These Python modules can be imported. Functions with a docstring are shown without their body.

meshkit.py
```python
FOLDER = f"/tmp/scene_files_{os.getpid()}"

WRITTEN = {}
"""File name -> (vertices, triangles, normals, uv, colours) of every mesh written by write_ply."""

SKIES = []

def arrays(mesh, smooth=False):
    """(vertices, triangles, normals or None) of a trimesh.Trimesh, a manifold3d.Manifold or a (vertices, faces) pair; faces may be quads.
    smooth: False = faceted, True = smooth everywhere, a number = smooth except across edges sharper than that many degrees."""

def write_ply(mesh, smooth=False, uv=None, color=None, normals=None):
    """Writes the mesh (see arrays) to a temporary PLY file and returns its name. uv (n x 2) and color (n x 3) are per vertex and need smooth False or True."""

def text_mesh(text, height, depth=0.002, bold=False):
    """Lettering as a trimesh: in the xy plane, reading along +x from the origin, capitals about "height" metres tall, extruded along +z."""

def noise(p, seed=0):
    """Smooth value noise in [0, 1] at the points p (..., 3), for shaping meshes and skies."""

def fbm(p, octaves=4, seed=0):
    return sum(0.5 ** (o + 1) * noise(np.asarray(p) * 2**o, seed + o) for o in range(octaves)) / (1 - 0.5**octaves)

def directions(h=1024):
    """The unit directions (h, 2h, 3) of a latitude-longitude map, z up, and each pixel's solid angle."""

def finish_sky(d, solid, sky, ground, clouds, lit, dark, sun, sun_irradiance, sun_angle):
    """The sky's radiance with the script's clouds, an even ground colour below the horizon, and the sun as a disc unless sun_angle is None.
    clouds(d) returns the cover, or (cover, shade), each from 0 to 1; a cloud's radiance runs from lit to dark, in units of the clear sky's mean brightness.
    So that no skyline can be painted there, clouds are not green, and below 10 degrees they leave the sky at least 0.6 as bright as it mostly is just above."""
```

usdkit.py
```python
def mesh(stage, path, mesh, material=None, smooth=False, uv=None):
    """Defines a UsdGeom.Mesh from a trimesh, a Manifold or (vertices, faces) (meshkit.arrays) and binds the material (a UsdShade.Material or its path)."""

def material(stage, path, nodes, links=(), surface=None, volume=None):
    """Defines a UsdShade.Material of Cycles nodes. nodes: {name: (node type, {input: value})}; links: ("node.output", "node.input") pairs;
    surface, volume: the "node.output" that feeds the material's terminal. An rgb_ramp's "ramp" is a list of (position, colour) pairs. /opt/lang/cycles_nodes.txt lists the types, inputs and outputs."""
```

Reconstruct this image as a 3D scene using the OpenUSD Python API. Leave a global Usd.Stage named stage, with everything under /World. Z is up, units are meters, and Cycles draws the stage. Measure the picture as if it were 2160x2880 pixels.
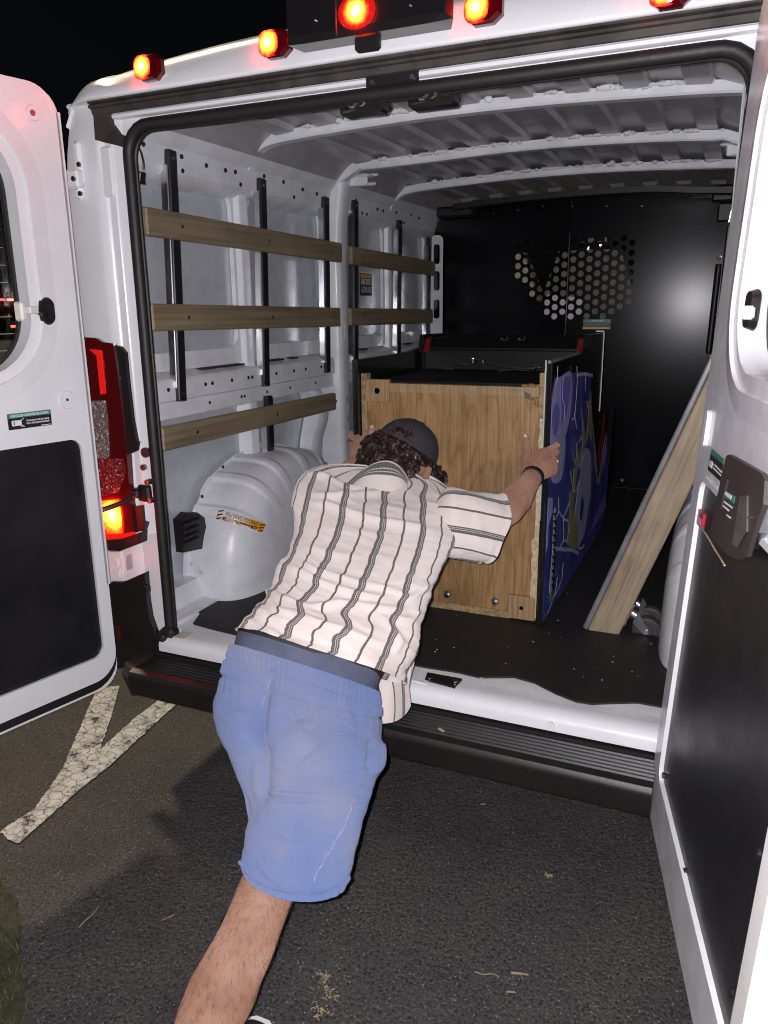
import math, random
import numpy as np
import trimesh, shapely
from shapely.geometry import Polygon, Point, LineString, box as sbox
from shapely.ops import unary_union
import manifold3d as m3
import usdkit, meshkit
from pxr import Usd, UsdGeom, UsdLux, UsdShade, Gf, Sdf, Vt

stage = Usd.Stage.CreateInMemory()
UsdGeom.SetStageUpAxis(stage, UsdGeom.Tokens.z)
UsdGeom.SetStageMetersPerUnit(stage, 1.0)
UsdGeom.Xform.Define(stage, '/World')
UsdGeom.Scope.Define(stage, '/World/Looks')
rng = np.random.default_rng(7)
random.seed(7)
A3 = np.array

# ------------------------------------------------------------------ camera
EYE = A3([0.8332, -1.8743, 1.5604]); YAW, PITCH, ROLL, FPX = -0.42235, -0.25755, -0.0120, 2189.0
_f = A3([math.sin(YAW)*math.cos(PITCH), math.cos(YAW)*math.cos(PITCH), math.sin(PITCH)])
_r = A3([math.cos(YAW), -math.sin(YAW), 0.0]); _u = np.cross(_r, _f)
R_ = _r*math.cos(ROLL)+_u*math.sin(ROLL); U_ = -_r*math.sin(ROLL)+_u*math.cos(ROLL); F_ = _f
cam = UsdGeom.Camera.Define(stage, '/World/camera')
M = Gf.Matrix4d(*[float(x) for x in (*R_, 0, *U_, 0, *(-F_), 0, *EYE, 1)])
cam.AddTransformOp().Set(M)
cam.CreateHorizontalApertureAttr(36.0)
cam.CreateFocalLengthAttr(36.0*FPX/2160.0)
cam.CreateClippingRangeAttr(Gf.Vec2f(0.02, 2000.0))
cam.CreateExposureAttr(0.2)

# ------------------------------------------------------------------ sky, street light from the left, the phone's flash
LAMP_DIR = A3([-0.80, 0.50, 1.0]); LAMP_DIR = LAMP_DIR/np.linalg.norm(LAMP_DIR)
dome = UsdLux.DomeLight.Define(stage, '/World/sky')
sky_m = usdkit.material(stage, '/World/Looks/night_sky', {
    's': ('sky_texture', {'sky_type': 'single_scattering', 'sun_disc': False, 'sun_elevation': float(math.asin(LAMP_DIR[2])), 'sun_rotation': float(math.atan2(LAMP_DIR[0], LAMP_DIR[1]))}),
    'b': ('background_shader', {'strength': 0.00035})}, [('s.color', 'b.color')], surface='b.background')
UsdShade.MaterialBindingAPI.Apply(dome.GetPrim()).Bind(sky_m)
sun = UsdLux.DistantLight.Define(stage, '/World/lot_light')
sun.CreateIntensityAttr(0.85*0.42); sun.CreateNormalizeAttr(True) if hasattr(sun, 'CreateNormalizeAttr') else None
sun.CreateAngleAttr(5.0); sun.CreateColorAttr(Gf.Vec3f(1.0, 0.82, 0.56))
_z = LAMP_DIR; _x = np.cross([0, 0, 1.0], _z); _x /= np.linalg.norm(_x); _y = np.cross(_z, _x)
sun.AddTransformOp().Set(Gf.Matrix4d(*[float(v) for v in (*_x, 0, *_y, 0, *_z, 0, 0, 0, 20, 1)]))
FLASH = EYE - R_*0.022 + U_*0.014 - F_*0.004
flash = UsdLux.SphereLight.Define(stage, '/World/phone_flash')
flash.CreateRadiusAttr(0.005); flash.CreateNormalizeAttr(True); flash.CreateIntensityAttr(54.0)
flash.CreateColorAttr(Gf.Vec3f(0.985, 0.955, 1.0))
flash.AddTranslateOp().Set(Gf.Vec3d(*map(float, FLASH)))

# ------------------------------------------------------------------ helpers
def ray(u, v): return F_ + R_*((u-1080.0)/FPX) - U_*((v-1440.0)/FPX)
def at(u, v, ax, val):
    d = ray(u, v); return EYE + d*((val-EYE[ax])/d[ax])
def atp(u, v, p, n):
    d = ray(u, v); return EYE + d*(np.dot(A3(p)-EYE, n)/np.dot(d, n))
def dep(u, v, t): return EYE + ray(u, v)*t          # point at camera depth t

used = {}
def path_for(parent, name):
    base = parent + '/' + name
    k = used.get(base, -1) + 1; used[base] = k
    return base if k == 0 else f'{base}_{k:03d}'
ORG = {}
def tag(p, label=None, cat=None, group=None, kind=None):
    for k, v in (('label', label), ('category', cat), ('group', group), ('kind', kind)):
        if v: p.SetCustomDataByKey(k, v)
    return p
def thing(name, label, cat, loc=(0, 0, 0), group=None):
    pth = path_for('/World', name); x = UsdGeom.Xform.Define(stage, pth)
    x.AddTranslateOp().Set(Gf.Vec3d(*map(float, loc))); ORG[pth] = A3(loc, float)
    tag(x.GetPrim(), label, cat, group); return pth
def part(name, mesh, mat, parent='/World', label=None, smooth=32, uv=None, kind=None, cat=None, group=None, offset=True):
    """one Mesh prim under parent (a thing, a part, or /World); vertices are given in world coordinates"""
    pth = path_for(parent, name)
    org = A3([0, 0, 0.0])
    for k, o in ORG.items():
        if parent == k or parent.startswith(k + '/'): org = o
    v, f = (mesh.vertices, mesh.faces) if isinstance(mesh, trimesh.Trimesh) else meshkit.arrays(mesh)[:2]
    usdkit.mesh(stage, pth, (np.asarray(v) - (org if offset else 0), np.asarray(f)), mat, smooth=smooth, uv=uv)
    tag(stage.GetPrimAtPath(pth), label, cat, group, kind)
    return pth
def cat_(ms): return trimesh.util.concatenate([m for m in ms if m is not None])
def T(v, f): return trimesh.Trimesh(np.asarray(v, float), np.asarray(f, int), process=False)

def cbox(c, s, bev=0.003, R=None):
    """box with chamfered edges; R: 3x3 columns = local axes"""
    h = A3(s, float)/2; b = min(bev, 0.45*min(s))
    pts = []
    for sx in (-1, 1):
        for sy in (-1, 1):
            for sz in (-1, 1):
                for k in range(3):
                    q = h - b; q[k] = h[k]; pts.append(A3([sx, sy, sz])*q)
    m = trimesh.convex.convex_hull(A3(pts))
    v = m.vertices @ (np.eye(3) if R is None else A3(R).T) + A3(c)
    return T(v, m.faces)
def frame_from(z, up=(0, 0, 1)):
    z = A3(z, float)/np.linalg.norm(z); x = np.cross(up, z)
    if np.linalg.norm(x) < 1e-6: x = A3([1.0, 0, 0])
    x /= np.linalg.norm(x); return np.stack([x, np.cross(z, x), z], 1)
def cyl(a, b, r, n=16, r2=None, caps=True):
    a, b = A3(a, float), A3(b, float); Rm = frame_from(b-a, (0.31, 0.2, 0.93)); r2 = r if r2 is None else r2
    t = np.arange(n)*2*np.pi/n; c = np.stack([np.cos(t), np.sin(t)], 1)
    v = np.vstack([a + (c*r) @ Rm[:, :2].T, b + (c*r2) @ Rm[:, :2].T, [a], [b]])
    f = []
    for i in range(n):
        j = (i+1) % n; f += [(i, j, n+j), (i, n+j, n+i)]
        if caps: f += [(2*n, j, i), (2*n+1, n+i, n+j)]
    return T(v, f)
def tube(path, r, n=10, closed=False, caps=True):
    p = A3(path, float); L = len(p)
    t = np.roll(p, -1, 0)-np.roll(p, 1, 0) if closed else np.gradient(p, axis=0)
    t /= np.linalg.norm(t, axis=1, keepdims=True)+1e-12
    a = np.cross(t[0], [0.13, 0.31, 0.94]); a /= np.linalg.norm(a); fr = []
    for i in range(L):
        a = a - t[i]*np.dot(a, t[i]); a /= np.linalg.norm(a); fr.append((a, np.cross(t[i], a)))
    rr = np.broadcast_to(r, (L,)); th = np.arange(n)*2*np.pi/n
    v = np.vstack([p[i] + rr[i]*(np.cos(th)[:, None]*fr[i][0] + np.sin(th)[:, None]*fr[i][1]) for i in range(L)])
    f = []
    for i in range(L if closed else L-1):
        for j in range(n):
            k = (j+1) % n; i2 = (i+1) % L
            f += [(i*n+j, i*n+k, i2*n+k), (i*n+j, i2*n+k, i2*n+j)]
    if caps and not closed:
        v = np.vstack([v, p[:1], p[-1:]]); c0 = L*n
        for j in range(n):
            k = (j+1) % n; f += [(c0, k, j), (c0+1, (L-1)*n+j, (L-1)*n+k)]
    return T(v, f)
def gridmesh(P, wu=False, wv=False):
    """P: (m,n,3) points -> surface; wu/wv wrap"""
    m_, n_ = P.shape[:2]; f = []
    I = np.arange(m_*n_).reshape(m_, n_)
    a = I; ii = range(m_ if wu else m_-1); jj = range(n_ if wv else n_-1)
    for i in ii:
        i2 = (i+1) % m_
        for j in jj:
            j2 = (j+1) % n_
            f += [(a[i, j], a[i, j2], a[i2, j2]), (a[i, j], a[i2, j2], a[i2, j])]
    return T(P.reshape(-1, 3), f)
def sweep(profile, path_pts, frames, closed_profile=True, caps=True):
    """profile (k,2) placed at each path point with frame (a,b)"""
    prof = A3(profile, float)
    P = A3([p + prof[:, :1]*A3(a) + prof[:, 1:]*A3(b) for p, (a, b) in zip(A3(path_pts, float), frames)])
    m = gridmesh(P, False, closed_profile)
    if caps and closed_profile:
        k = len(prof); v = list(m.vertices); f = list(map(tuple, m.faces))
        try:
            tv, tf = trimesh.creation.triangulate_polygon(Polygon(prof), engine='earcut')
            for e, off in ((0, 0), (len(P)-1, (len(P)-1)*k)):
                base = len(v); p = path_pts[e]; a, b = frames[e]
                v += [A3(p) + q[0]*A3(a) + q[1]*A3(b) for q in tv]
                f += [tuple(base+np.asarray(x)) for x in tf]
        except Exception: pass
        m = T(v, f)
    return m
def xsweep(profile_yz, xs):
    xs = list(xs); return sweep(profile_yz, [(x, 0, 0) for x in xs], [((0, 1, 0), (0, 0, 1))]*len(xs))
def ysweep(profile_xz, ys):
    ys = list(ys); return sweep(profile_xz, [(0, y, 0) for y in ys], [((1, 0, 0), (0, 0, 1))]*len(ys))
def zsweep(profile_xy, zs):
    zs = list(zs); return sweep(profile_xy, [(0, 0, z) for z in zs], [((1, 0, 0), (0, 1, 0))]*len(zs))
def prism(poly, o, a, b, depth, base=0.0):
    """shapely polygon in the plane o + x*a + y*b, extruded from base to base+depth along a x b"""
    n = np.cross(a, b); out = []
    for g in getattr(poly, 'geoms', [poly]):
        if g.is_empty or g.area < 1e-9: continue
        e = trimesh.creation.extrude_polygon(g, abs(depth), engine='earcut')
        v = e.vertices.copy(); v[:, 2] += base if depth > 0 else base-abs(depth)
        out.append(T(A3(o) + v[:, :1]*A3(a) + v[:, 1:2]*A3(b) + v[:, 2:]*n, e.faces))
    return cat_(out)
AX = {0: (1, 2), 1: (0, 2), 2: (0, 1)}
def pxpoly(pts, ax, val):
    i, j = AX[ax]; return Polygon([(at(u, v, ax, val)[i], at(u, v, ax, val)[j]) for u, v in pts]).buffer(0)
def axprism(poly, ax, val, depth):
    """polygon in the plane axis=val, grown to val+depth along that axis"""
    e = [trimesh.creation.extrude_polygon(g, abs(depth), engine='earcut') for g in getattr(poly, 'geoms', [poly]) if g.area > 1e-9]
    out = []
    for m in e:
        v = np.zeros_like(m.vertices); i, j = AX[ax]
        v[:, i], v[:, j] = m.vertices[:, 0], m.vertices[:, 1]; v[:, ax] = val + np.sign(depth)*m.vertices[:, 2]
        out.append(T(v, m.faces))
    m = cat_(out); m.fix_normals(); return m
def rrect(x0, y0, x1, y1, r, n=6): return sbox(x0+r, y0+r, x1-r, y1-r).buffer(r, quad_segs=n)
def smoothed(P, n):
    """Catmull-Rom through points, n samples per span"""
    P = A3(P, float); Q = np.vstack([2*P[0]-P[1], P, 2*P[-1]-P[-2]]); out = []
    for i in range(1, len(Q)-2):
        for t in np.linspace(0, 1, n, endpoint=False):
            a, b, c, d = Q[i-1], Q[i], Q[i+1], Q[i+2]
            out.append(0.5*((2*b)+(c-a)*t+(2*a-5*b+4*c-d)*t*t+(3*b-a-3*c+d)*t**3))
    out.append(P[-1]); return A3(out)
def flip(m): return T(m.vertices, m.faces[:, ::-1])
def text_on(s, o, a, b, h, depth=0.0006, width=None, bold=False):
    """lettering on a plane; a reading direction, b up; width squeezes it to a length"""
    m = meshkit.text_mesh(s, h, depth, bold); v = m.vertices.copy()
    if width: v[:, 0] *= width/(v[:, 0].max()-v[:, 0].min())
    a, b = A3(a, float), A3(b, float); n = np.cross(a, b)
    return T(A3(o)+v[:, :1]*a+v[:, 1:2]*b+v[:, 2:]*n, m.faces)

# ------------------------------------------------------------------ materials
def mat(name, color, rough=0.5, metal=0.0, coat=0.0, spec=None, var=0.0, vscale=8.0, bump=0.0, bscale=60.0, extra=None, emis=None, estr=0.0, rvar=0.0, dirt=None):
    pr = {'base_color': color, 'roughness': rough, 'metallic': metal, 'coat_weight': coat, 'coat_roughness': 0.08}
    if spec is not None: pr['specular_ior_level'] = spec
    if emis is not None: pr['emission_color'] = emis; pr['emission_strength'] = estr
    if extra: pr.update(extra)
    nodes, links = {'p': ('principled_bsdf', pr), 'g': ('geometry', {})}, []
    if var > 0 or dirt:
        dk = tuple(c*(1-var) for c in color) if dirt is None else dirt
        nodes['n'] = ('noise_texture', {'scale': vscale, 'detail': 5.0, 'roughness': 0.62})
        nodes['r'] = ('rgb_ramp', {'ramp': [(0.36, dk), (0.62, color)]})
        links += [('g.position', 'n.vector'), ('n.fac', 'r.fac'), ('r.color', 'p.base_color')]
    if rvar > 0:
        nodes['n3'] = ('noise_texture', {'scale': 14.0, 'detail': 4.0}); nodes['m3'] = ('map_range', {'from_min': 0.3, 'from_max': 0.7, 'to_min': rough-rvar, 'to_max': rough+rvar})
        links += [('g.position', 'n3.vector'), ('n3.fac', 'm3.value'), ('m3.result', 'p.roughness')]
    if bump > 0:
        nodes['n2'] = ('noise_texture', {'scale': bscale, 'detail': 3.0}); nodes['b'] = ('bump', {'strength': 1.0, 'distance': bump})
        links += [('g.position', 'n2.vector'), ('n2.fac', 'b.height'), ('b.normal', 'p.normal')]
    return usdkit.material(stage, '/World/Looks/'+name, nodes, links, surface='p.BSDF')
MT = {}
MT['paint'] = mat('white_paint', (0.76, 0.76, 0.79), 0.28, coat=0.35, var=0.05, vscale=5.0, rvar=0.06)
MT['inner'] = mat('interior_white_paint', (0.72, 0.73, 0.77), 0.33, var=0.14, vscale=9.0, rvar=0.10)
MT['door_in'] = mat('door_inner_white', (0.74, 0.74, 0.77), 0.25, coat=0.4, var=0.06, vscale=6.0, rvar=0.08)
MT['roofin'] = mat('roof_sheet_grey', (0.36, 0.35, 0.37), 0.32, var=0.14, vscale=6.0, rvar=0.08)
MT['rubber'] = mat('black_rubber', (0.011, 0.0095, 0.0095), 0.55, bump=0.0008, bscale=90)
MT['blackp'] = mat('black_plastic', (0.012, 0.011, 0.012), 0.42, var=0.4, vscale=9, bump=0.0004, bscale=240)
MT['grime'] = mat('dusty_rubber', (0.050, 0.042, 0.036), 0.7, var=0.65, vscale=12)
MT['panel'] = mat('black_door_panel', (0.006, 0.006, 0.008), 0.42, vscale=5.5, dirt=(0.012, 0.0115, 0.013), rvar=0.05)
MT['matf'] = mat('floor_mat', (0.008, 0.0075, 0.008), 0.66, var=0.55, vscale=4.5, bump=0.0015, bscale=300, dirt=(0.015, 0.012, 0.011))
MT['bulk'] = mat('black_partition', (0.004, 0.004, 0.0055), 0.20, spec=0.16, var=0.3, vscale=2.5, bump=0.00003, bscale=420)
MT['chrome'] = mat('bright_metal', (0.62, 0.62, 0.63), 0.22, metal=1.0)
MT['steel'] = mat('dull_steel', (0.34, 0.34, 0.35), 0.38, metal=1.0, var=0.3, vscale=30)
MT['brass'] = mat('brass_eyelet', (0.60, 0.47, 0.24), 0.35, metal=1.0)
MT['bump'] = mat('bumper_plastic', (0.006, 0.0055, 0.0055), 0.45, vscale=6, bump=0.0005, bscale=260, dirt=(0.012, 0.010, 0.009))
MT['seal'] = mat('sealant', (0.66, 0.65, 0.66), 0.6)
MT['hole'] = mat('dark_hole', (0.02, 0.02, 0.022), 0.8)
# ------------------------------------------------------------------ ground
def ground_mat():
    n = {'g': ('geometry', {}), 'p': ('principled_bsdf', {'roughness': 0.78}),
         'big': ('noise_texture', {'scale': 1.9, 'detail': 7.0, 'roughness': 0.68}), 'fine': ('noise_texture', {'scale': 150.0, 'detail': 4.0, 'roughness': 0.75}),
         'v': ('voronoi_texture', {'scale': 190.0}), 'vp': ('voronoi_texture', {'scale': 78.0}),
         'r1': ('rgb_ramp', {'ramp': [(0.30, (0.020, 0.019, 0.0185)), (0.50, (0.062, 0.059, 0.057)), (0.68, (0.165, 0.158, 0.152))]}),
         'r2': ('rgb_ramp', {'ramp': [(0.3, (0.52, 0.50, 0.54)), (0.5, (0.92, 0.92, 0.92)), (0.72, (1.25, 1.20, 1.12))]}),
         'm': ('mix', {'mix_type': 'multiply', 'fac': 1.0}),
         'spk': ('rgb_ramp', {'ramp': [(0.0, (1, 1, 1)), (0.955, (0, 0, 0)), (0.985, (1, 1, 1))]}),
         'sx': ('separate_color', {}), 'sr': ('math', {'math_type': 'greater_than', 'value2': 0.955}), 'sd': ('math', {'math_type': 'less_than', 'value2': 0.33}), 'sm': ('math', {'math_type': 'multiply'}),
         'm2': ('mix', {'mix_type': 'mix', 'color2': (0.34, 0.32, 0.29)}),
         'pit': ('rgb_ramp', {'ramp': [(0.16, (0.10, 0.10, 0.10)), (0.38, (1, 1, 1))]}), 'm4': ('mix', {'mix_type': 'multiply', 'fac': 0.72}),
         'add': ('math', {'math_type': 'add'}), 'b': ('bump', {'strength': 1.0, 'distance': 0.0032})}
    l = [('g.position', k+'.vector') for k in ('big', 'fine', 'v', 'vp')]
    l += [('fine.fac', 'r1.fac'), ('big.fac', 'r2.fac'), ('r1.color', 'm.color1'), ('r2.color', 'm.color2'), ('vp.distance', 'pit.fac'), ('m.color', 'm4.color1'), ('pit.color', 'm4.color2'),
          ('v.color', 'sx.color'), ('sx.r', 'sr.value1'), ('v.distance', 'sd.value1'), ('sr.value', 'sm.value1'), ('sd.value', 'sm.value2'), ('sm.value', 'm2.fac'), ('m4.color', 'm2.color1'), ('m2.color', 'p.base_color'),
          ('fine.fac', 'add.value1'), ('vp.distance', 'add.value2'), ('add.value', 'b.height'), ('b.normal', 'p.normal')]
    del n['spk']
    return usdkit.material(stage, '/World/Looks/asphalt', n, l, surface='p.BSDF')
MT['asphalt'] = ground_mat()
g = A3([[-400, -400, 0], [400, -400, 0], [400, 400, 0], [-400, 400, 0.0]])
part('ground', T(g, [(0, 1, 2), (0, 2, 3)]), MT['asphalt'], kind='structure', smooth=False)

def paint_line_mat():
    n = {'g': ('geometry', {}), 'p': ('principled_bsdf', {'roughness': 0.7}), 'nz': ('noise_texture', {'scale': 30.0, 'detail': 4.0, 'roughness': 0.7}), 'vm': ('vector_math', {'math_type': 'multiply_add', 'vector2': (0.035, 0.035, 0.0)}),
         'v': ('voronoi_texture', {'feature': 'distance_to_edge', 'scale': 27.0}), 'v2': ('noise_texture', {'scale': 16.0, 'detail': 9.0, 'roughness': 0.74}),
         'r': ('rgb_ramp', {'ramp': [(0.006, (0.05, 0.05, 0.05)), (0.030, (1, 1, 1))]}), 'r2': ('rgb_ramp', {'ramp': [(0.38, (0.0, 0.0, 0.0)), (0.42, (0.7, 0.7, 0.7)), (0.52, (1, 1, 1))]}),
         'mm': ('mix', {'mix_type': 'multiply', 'fac': 1.0}), 'bw': ('rgb_to_bw', {}),
         'c': ('mix', {'color1': (0.030, 0.028, 0.026), 'color2': (0.56, 0.55, 0.51)}), 'cn': ('rgb_ramp', {'ramp': [(0.3, (0.46, 0.46, 0.43)), (0.6, (0.70, 0.70, 0.67))]}), 'b': ('bump', {'strength': 1.0, 'distance': 0.002})}
    l = [('g.position', 'nz.vector'), ('nz.color', 'vm.vector1'), ('g.position', 'vm.vector3'), ('vm.vector', 'v.vector'), ('g.position', 'v2.vector'), ('v.distance', 'r.fac'), ('v2.fac', 'r2.fac'), ('r.color', 'mm.color1'), ('r2.color', 'mm.color2'),
         ('mm.color', 'bw.color'), ('bw.val', 'c.fac'), ('v2.fac', 'cn.fac'), ('cn.color', 'c.color2'), ('c.color', 'p.base_color'), ('bw.val', 'b.height'), ('b.normal', 'p.normal')]
    return usdkit.material(stage, '/World/Looks/cracked_line_paint', n, l, surface='p.BSDF')
MT['line'] = paint_line_mat()
def ragged(poly, amp=0.008, step=0.012, seed=1):
    c = []; L = poly.exterior.length; rg = np.random.default_rng(seed)
    for s in np.arange(0, L, step):
        p = poly.exterior.interpolate(s); c.append((p.x+rg.normal()*amp*0.5, p.y+rg.normal()*amp*0.5))
    return Polygon(c).buffer(0)
ln = []
g0 = lambda u, v: at(u, v, 2, 0.0)[:2]
a0, a1 = g0(0, 2358), g0(20, 2380)
w = Polygon([g0(*q) for q in ((0, 2343), (98, 2277), (163, 2186), (179, 2159), (225, 2050), (273, 1938), (338, 1931), (312, 2020), (282, 2112), (370, 2030), (456, 1964), (511, 1970), (410, 2062), (306, 2159), (234, 2215), (140, 2298), (52, 2376), (20, 2362))]).buffer(0)
w = ragged(w, 0.003, 0.010, 3)
part('parking_line', axprism(w, 2, 0.004, 0.0015), MT['line'], kind='structure', smooth=False)

# straw and twigs lying on the asphalt
MT['straw'] = mat('dry_straw', (0.42, 0.33, 0.19), 0.7, var=0.3, vscale=60)
MT['leaf'] = mat('dry_leaf', (0.30, 0.26, 0.10), 0.7, var=0.3, vscale=90)
def straw(px, r, label, name='dry_straw', group=None):
    P = smoothed([A3([*at(u, v, 2, 0.004)[:2], 0.0035]) + (0, 0, 0.002*(k % 2)) for k, (u, v) in enumerate(px)], 5)
    m = tube(P, np.linspace(r, r*0.6, len(P)), 6)
    o = thing(name, label, 'straw', P.mean(0)*(1, 1, 0), group)
    part('stem', m, MT['straw'], o)
straw([(222, 2608), (240, 2590), (262, 2570), (278, 2548)], 0.0016, 'bent orange twig lying on the asphalt at lower left', 'dry_twig')
straw([(1438, 2736), (1462, 2739), (1486, 2741)], 0.0032, 'thick pale straw piece lying on asphalt at bottom centre right')
straw([(1335, 2732), (1360, 2742), (1385, 2738), (1402, 2748)], 0.0014, 'thin curly straw piece left of the thick straw piece')
straw([(1425, 2788), (1450, 2792)], 0.0022, 'short pale straw piece just below the thick straw piece')
straw([(1352, 2262), (1366, 2262)], 0.0022, 'small pale chip of straw near the bumper on the asphalt')
straw([(455, 2588), (490, 2574)], 0.0013, 'grey thin stalk on asphalt left of the bare calf')
lf = at(1542, 2466, 2, 0.004)
o = thing('fallen_leaf', 'small yellowish crumpled leaf on the asphalt beneath the bumper', 'leaf', (lf[0], lf[1], 0))
t = np.linspace(0, 2*np.pi, 9)[:-1]
part('leaf_blade', T(np.vstack([[[lf[0], lf[1], 0.012]], np.stack([lf[0]+0.012*np.cos(t)*(1+0.3*np.sin(3*t)), lf[1]+0.009*np.sin(t)*(1+0.3*np.cos(2*t)), 0.004+0.008*np.abs(np.sin(2*t))], 1)]), [(0, i+1, (i+1) % 8+1) for i in range(8)]), MT['leaf'], o, smooth=False)
lf2 = at(1302, 2745, 2, 0.004)
for k, (u, v, s) in enumerate([(915, 2745, 1.0), (930, 2795, 1.2), (900, 2845, 1.1)]):
    p = at(u, v, 2, 0.004)
    o = thing('straw_clump', ['upper', 'middle', 'lower'][k]+' tan tuft of dry grass crumbs on asphalt right of the calf', 'straw', (p[0], p[1], 0))
    ms = []
    for j in range(26):
        q = p + A3([rng.normal()*0.012*s, rng.normal()*0.009*s, 0]); d = rng.normal(size=3)*(0.0035, 0.0035, 0.001); q[2] = 0.005
        ms.append(tube([q-d, q+(0, 0, 0.002), q+d], 0.0009, 4))
    part('crumb', cat_(ms), MT['straw'], o, kind='stuff')

# grass verge at the lower left
MT['grass'] = usdkit.material(stage, '/World/Looks/grass', {'g': ('geometry', {}), 'r': ('rgb_ramp', {'ramp': [(0.0, (0.075, 0.090, 0.028)), (0.45, (0.16, 0.15, 0.06)), (0.7, (0.32, 0.27, 0.13)), (1.0, (0.52, 0.45, 0.27))]}),
    'p': ('principled_bsdf', {'roughness': 0.6}), 'tr': ('translucent_bsdf', {'color': (0.08, 0.09, 0.02)}), 'mx': ('mix_closure', {'fac': 0.25})},
    [('g.random_per_island', 'r.fac'), ('r.color', 'p.base_color'), ('p.BSDF', 'mx.closure1'), ('tr.BSDF', 'mx.closure2')], surface='mx.closure')
gp = Polygon([g0(-420, 2440), g0(0, 2470), g0(30, 2520), g0(62, 2590), g0(58, 2700), g0(78, 2790), g0(80, 2900), g0(70, 3000), g0(-420, 3000)])
V, Fc = [], []
bx = gp.bounds; k = 0
while k < 3000:
    x, y = rng.uniform(bx[0], bx[2]), rng.uniform(bx[1], bx[3]); d = gp.exterior.distance(Point(x, y)) if gp.contains(Point(x, y)) else -1
    if d < 0 or rng.random() > 0.25+d*14: continue
    k += 1; hgt = rng.uniform(0.008, 0.035); th = rng.uniform(0, 6.28); le = rng.uniform(0.5, 2.2)*hgt; w_ = rng.uniform(0.0009, 0.0018)
    dx, dy = math.cos(th), math.sin(th); b = len(V)
    V += [(x-dy*w_, y+dx*w_, 0.001), (x+dy*w_, y-dx*w_, 0.001), (x+dx*le*.4-dy*w_, y+dy*le*.4+dx*w_, hgt*.7), (x+dx*le*.4+dy*w_, y+dy*le*.4-dx*w_, hgt*.7), (x+dx*le, y+dy*le, hgt)]
    Fc += [(b, b+1, b+3), (b, b+3, b+2), (b+2, b+3, b+4)]
soil = mat('verge_soil', (0.060, 0.052, 0.034), 0.9, var=0.5, vscale=40, bump=0.004, bscale=80)
part('verge', axprism(ragged(gp, 0.012, 0.02, 5), 2, 0.003, 0.004), soil, kind='structure', smooth=False)
tag(stage.GetPrimAtPath(part('grass', T(V, Fc), MT['grass'], smooth=False, kind='stuff')), 'short dry green grass at the lower left edge of the asphalt', 'grass')
# ------------------------------------------------------------------ the van
VAN = thing('cargo_van', 'white cargo van with both rear doors open and interior empty shelves of slats', 'van', (0, 1.3, 0))
L = {}
# --- exterior shell
def shell_profile(s):          # (x,z) outline of one body side, s = +-1
    return [(s*0.985, 0.26), (s*1.02, 0.55), (s*1.03, 1.2), (s*1.01, 1.75), (s*0.975, 2.06)]
for s in (-1, 1):
    P = A3([[(x, y, z) for x, z in smoothed(shell_profile(s), 4)] for y in (0.055, 1.2, 2.6, 4.2)])
    part('side_skin', gridmesh(P), MT['paint'], VAN)
def crown(x): return 0.045*(1-abs(x)**2.2)-0.0
xs = np.concatenate([np.linspace(-0.985, -0.80, 9), np.linspace(-0.72, 0.72, 15), np.linspace(0.80, 0.985, 9)])
def roof_z(x):
    a = abs(x); z = 2.243-0.055*(a/0.9)**2.4
    if a > 0.86: z -= 0.22*((a-0.86)/0.125)**2.4*0.55
    return z
P = A3([[(x, y, roof_z(x)-0.004) for x in xs] for y in (0.10, 1.0, 2.0, 3.0, 3.9)])
part('roof_skin', gridmesh(P), MT['paint'], VAN)
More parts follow.
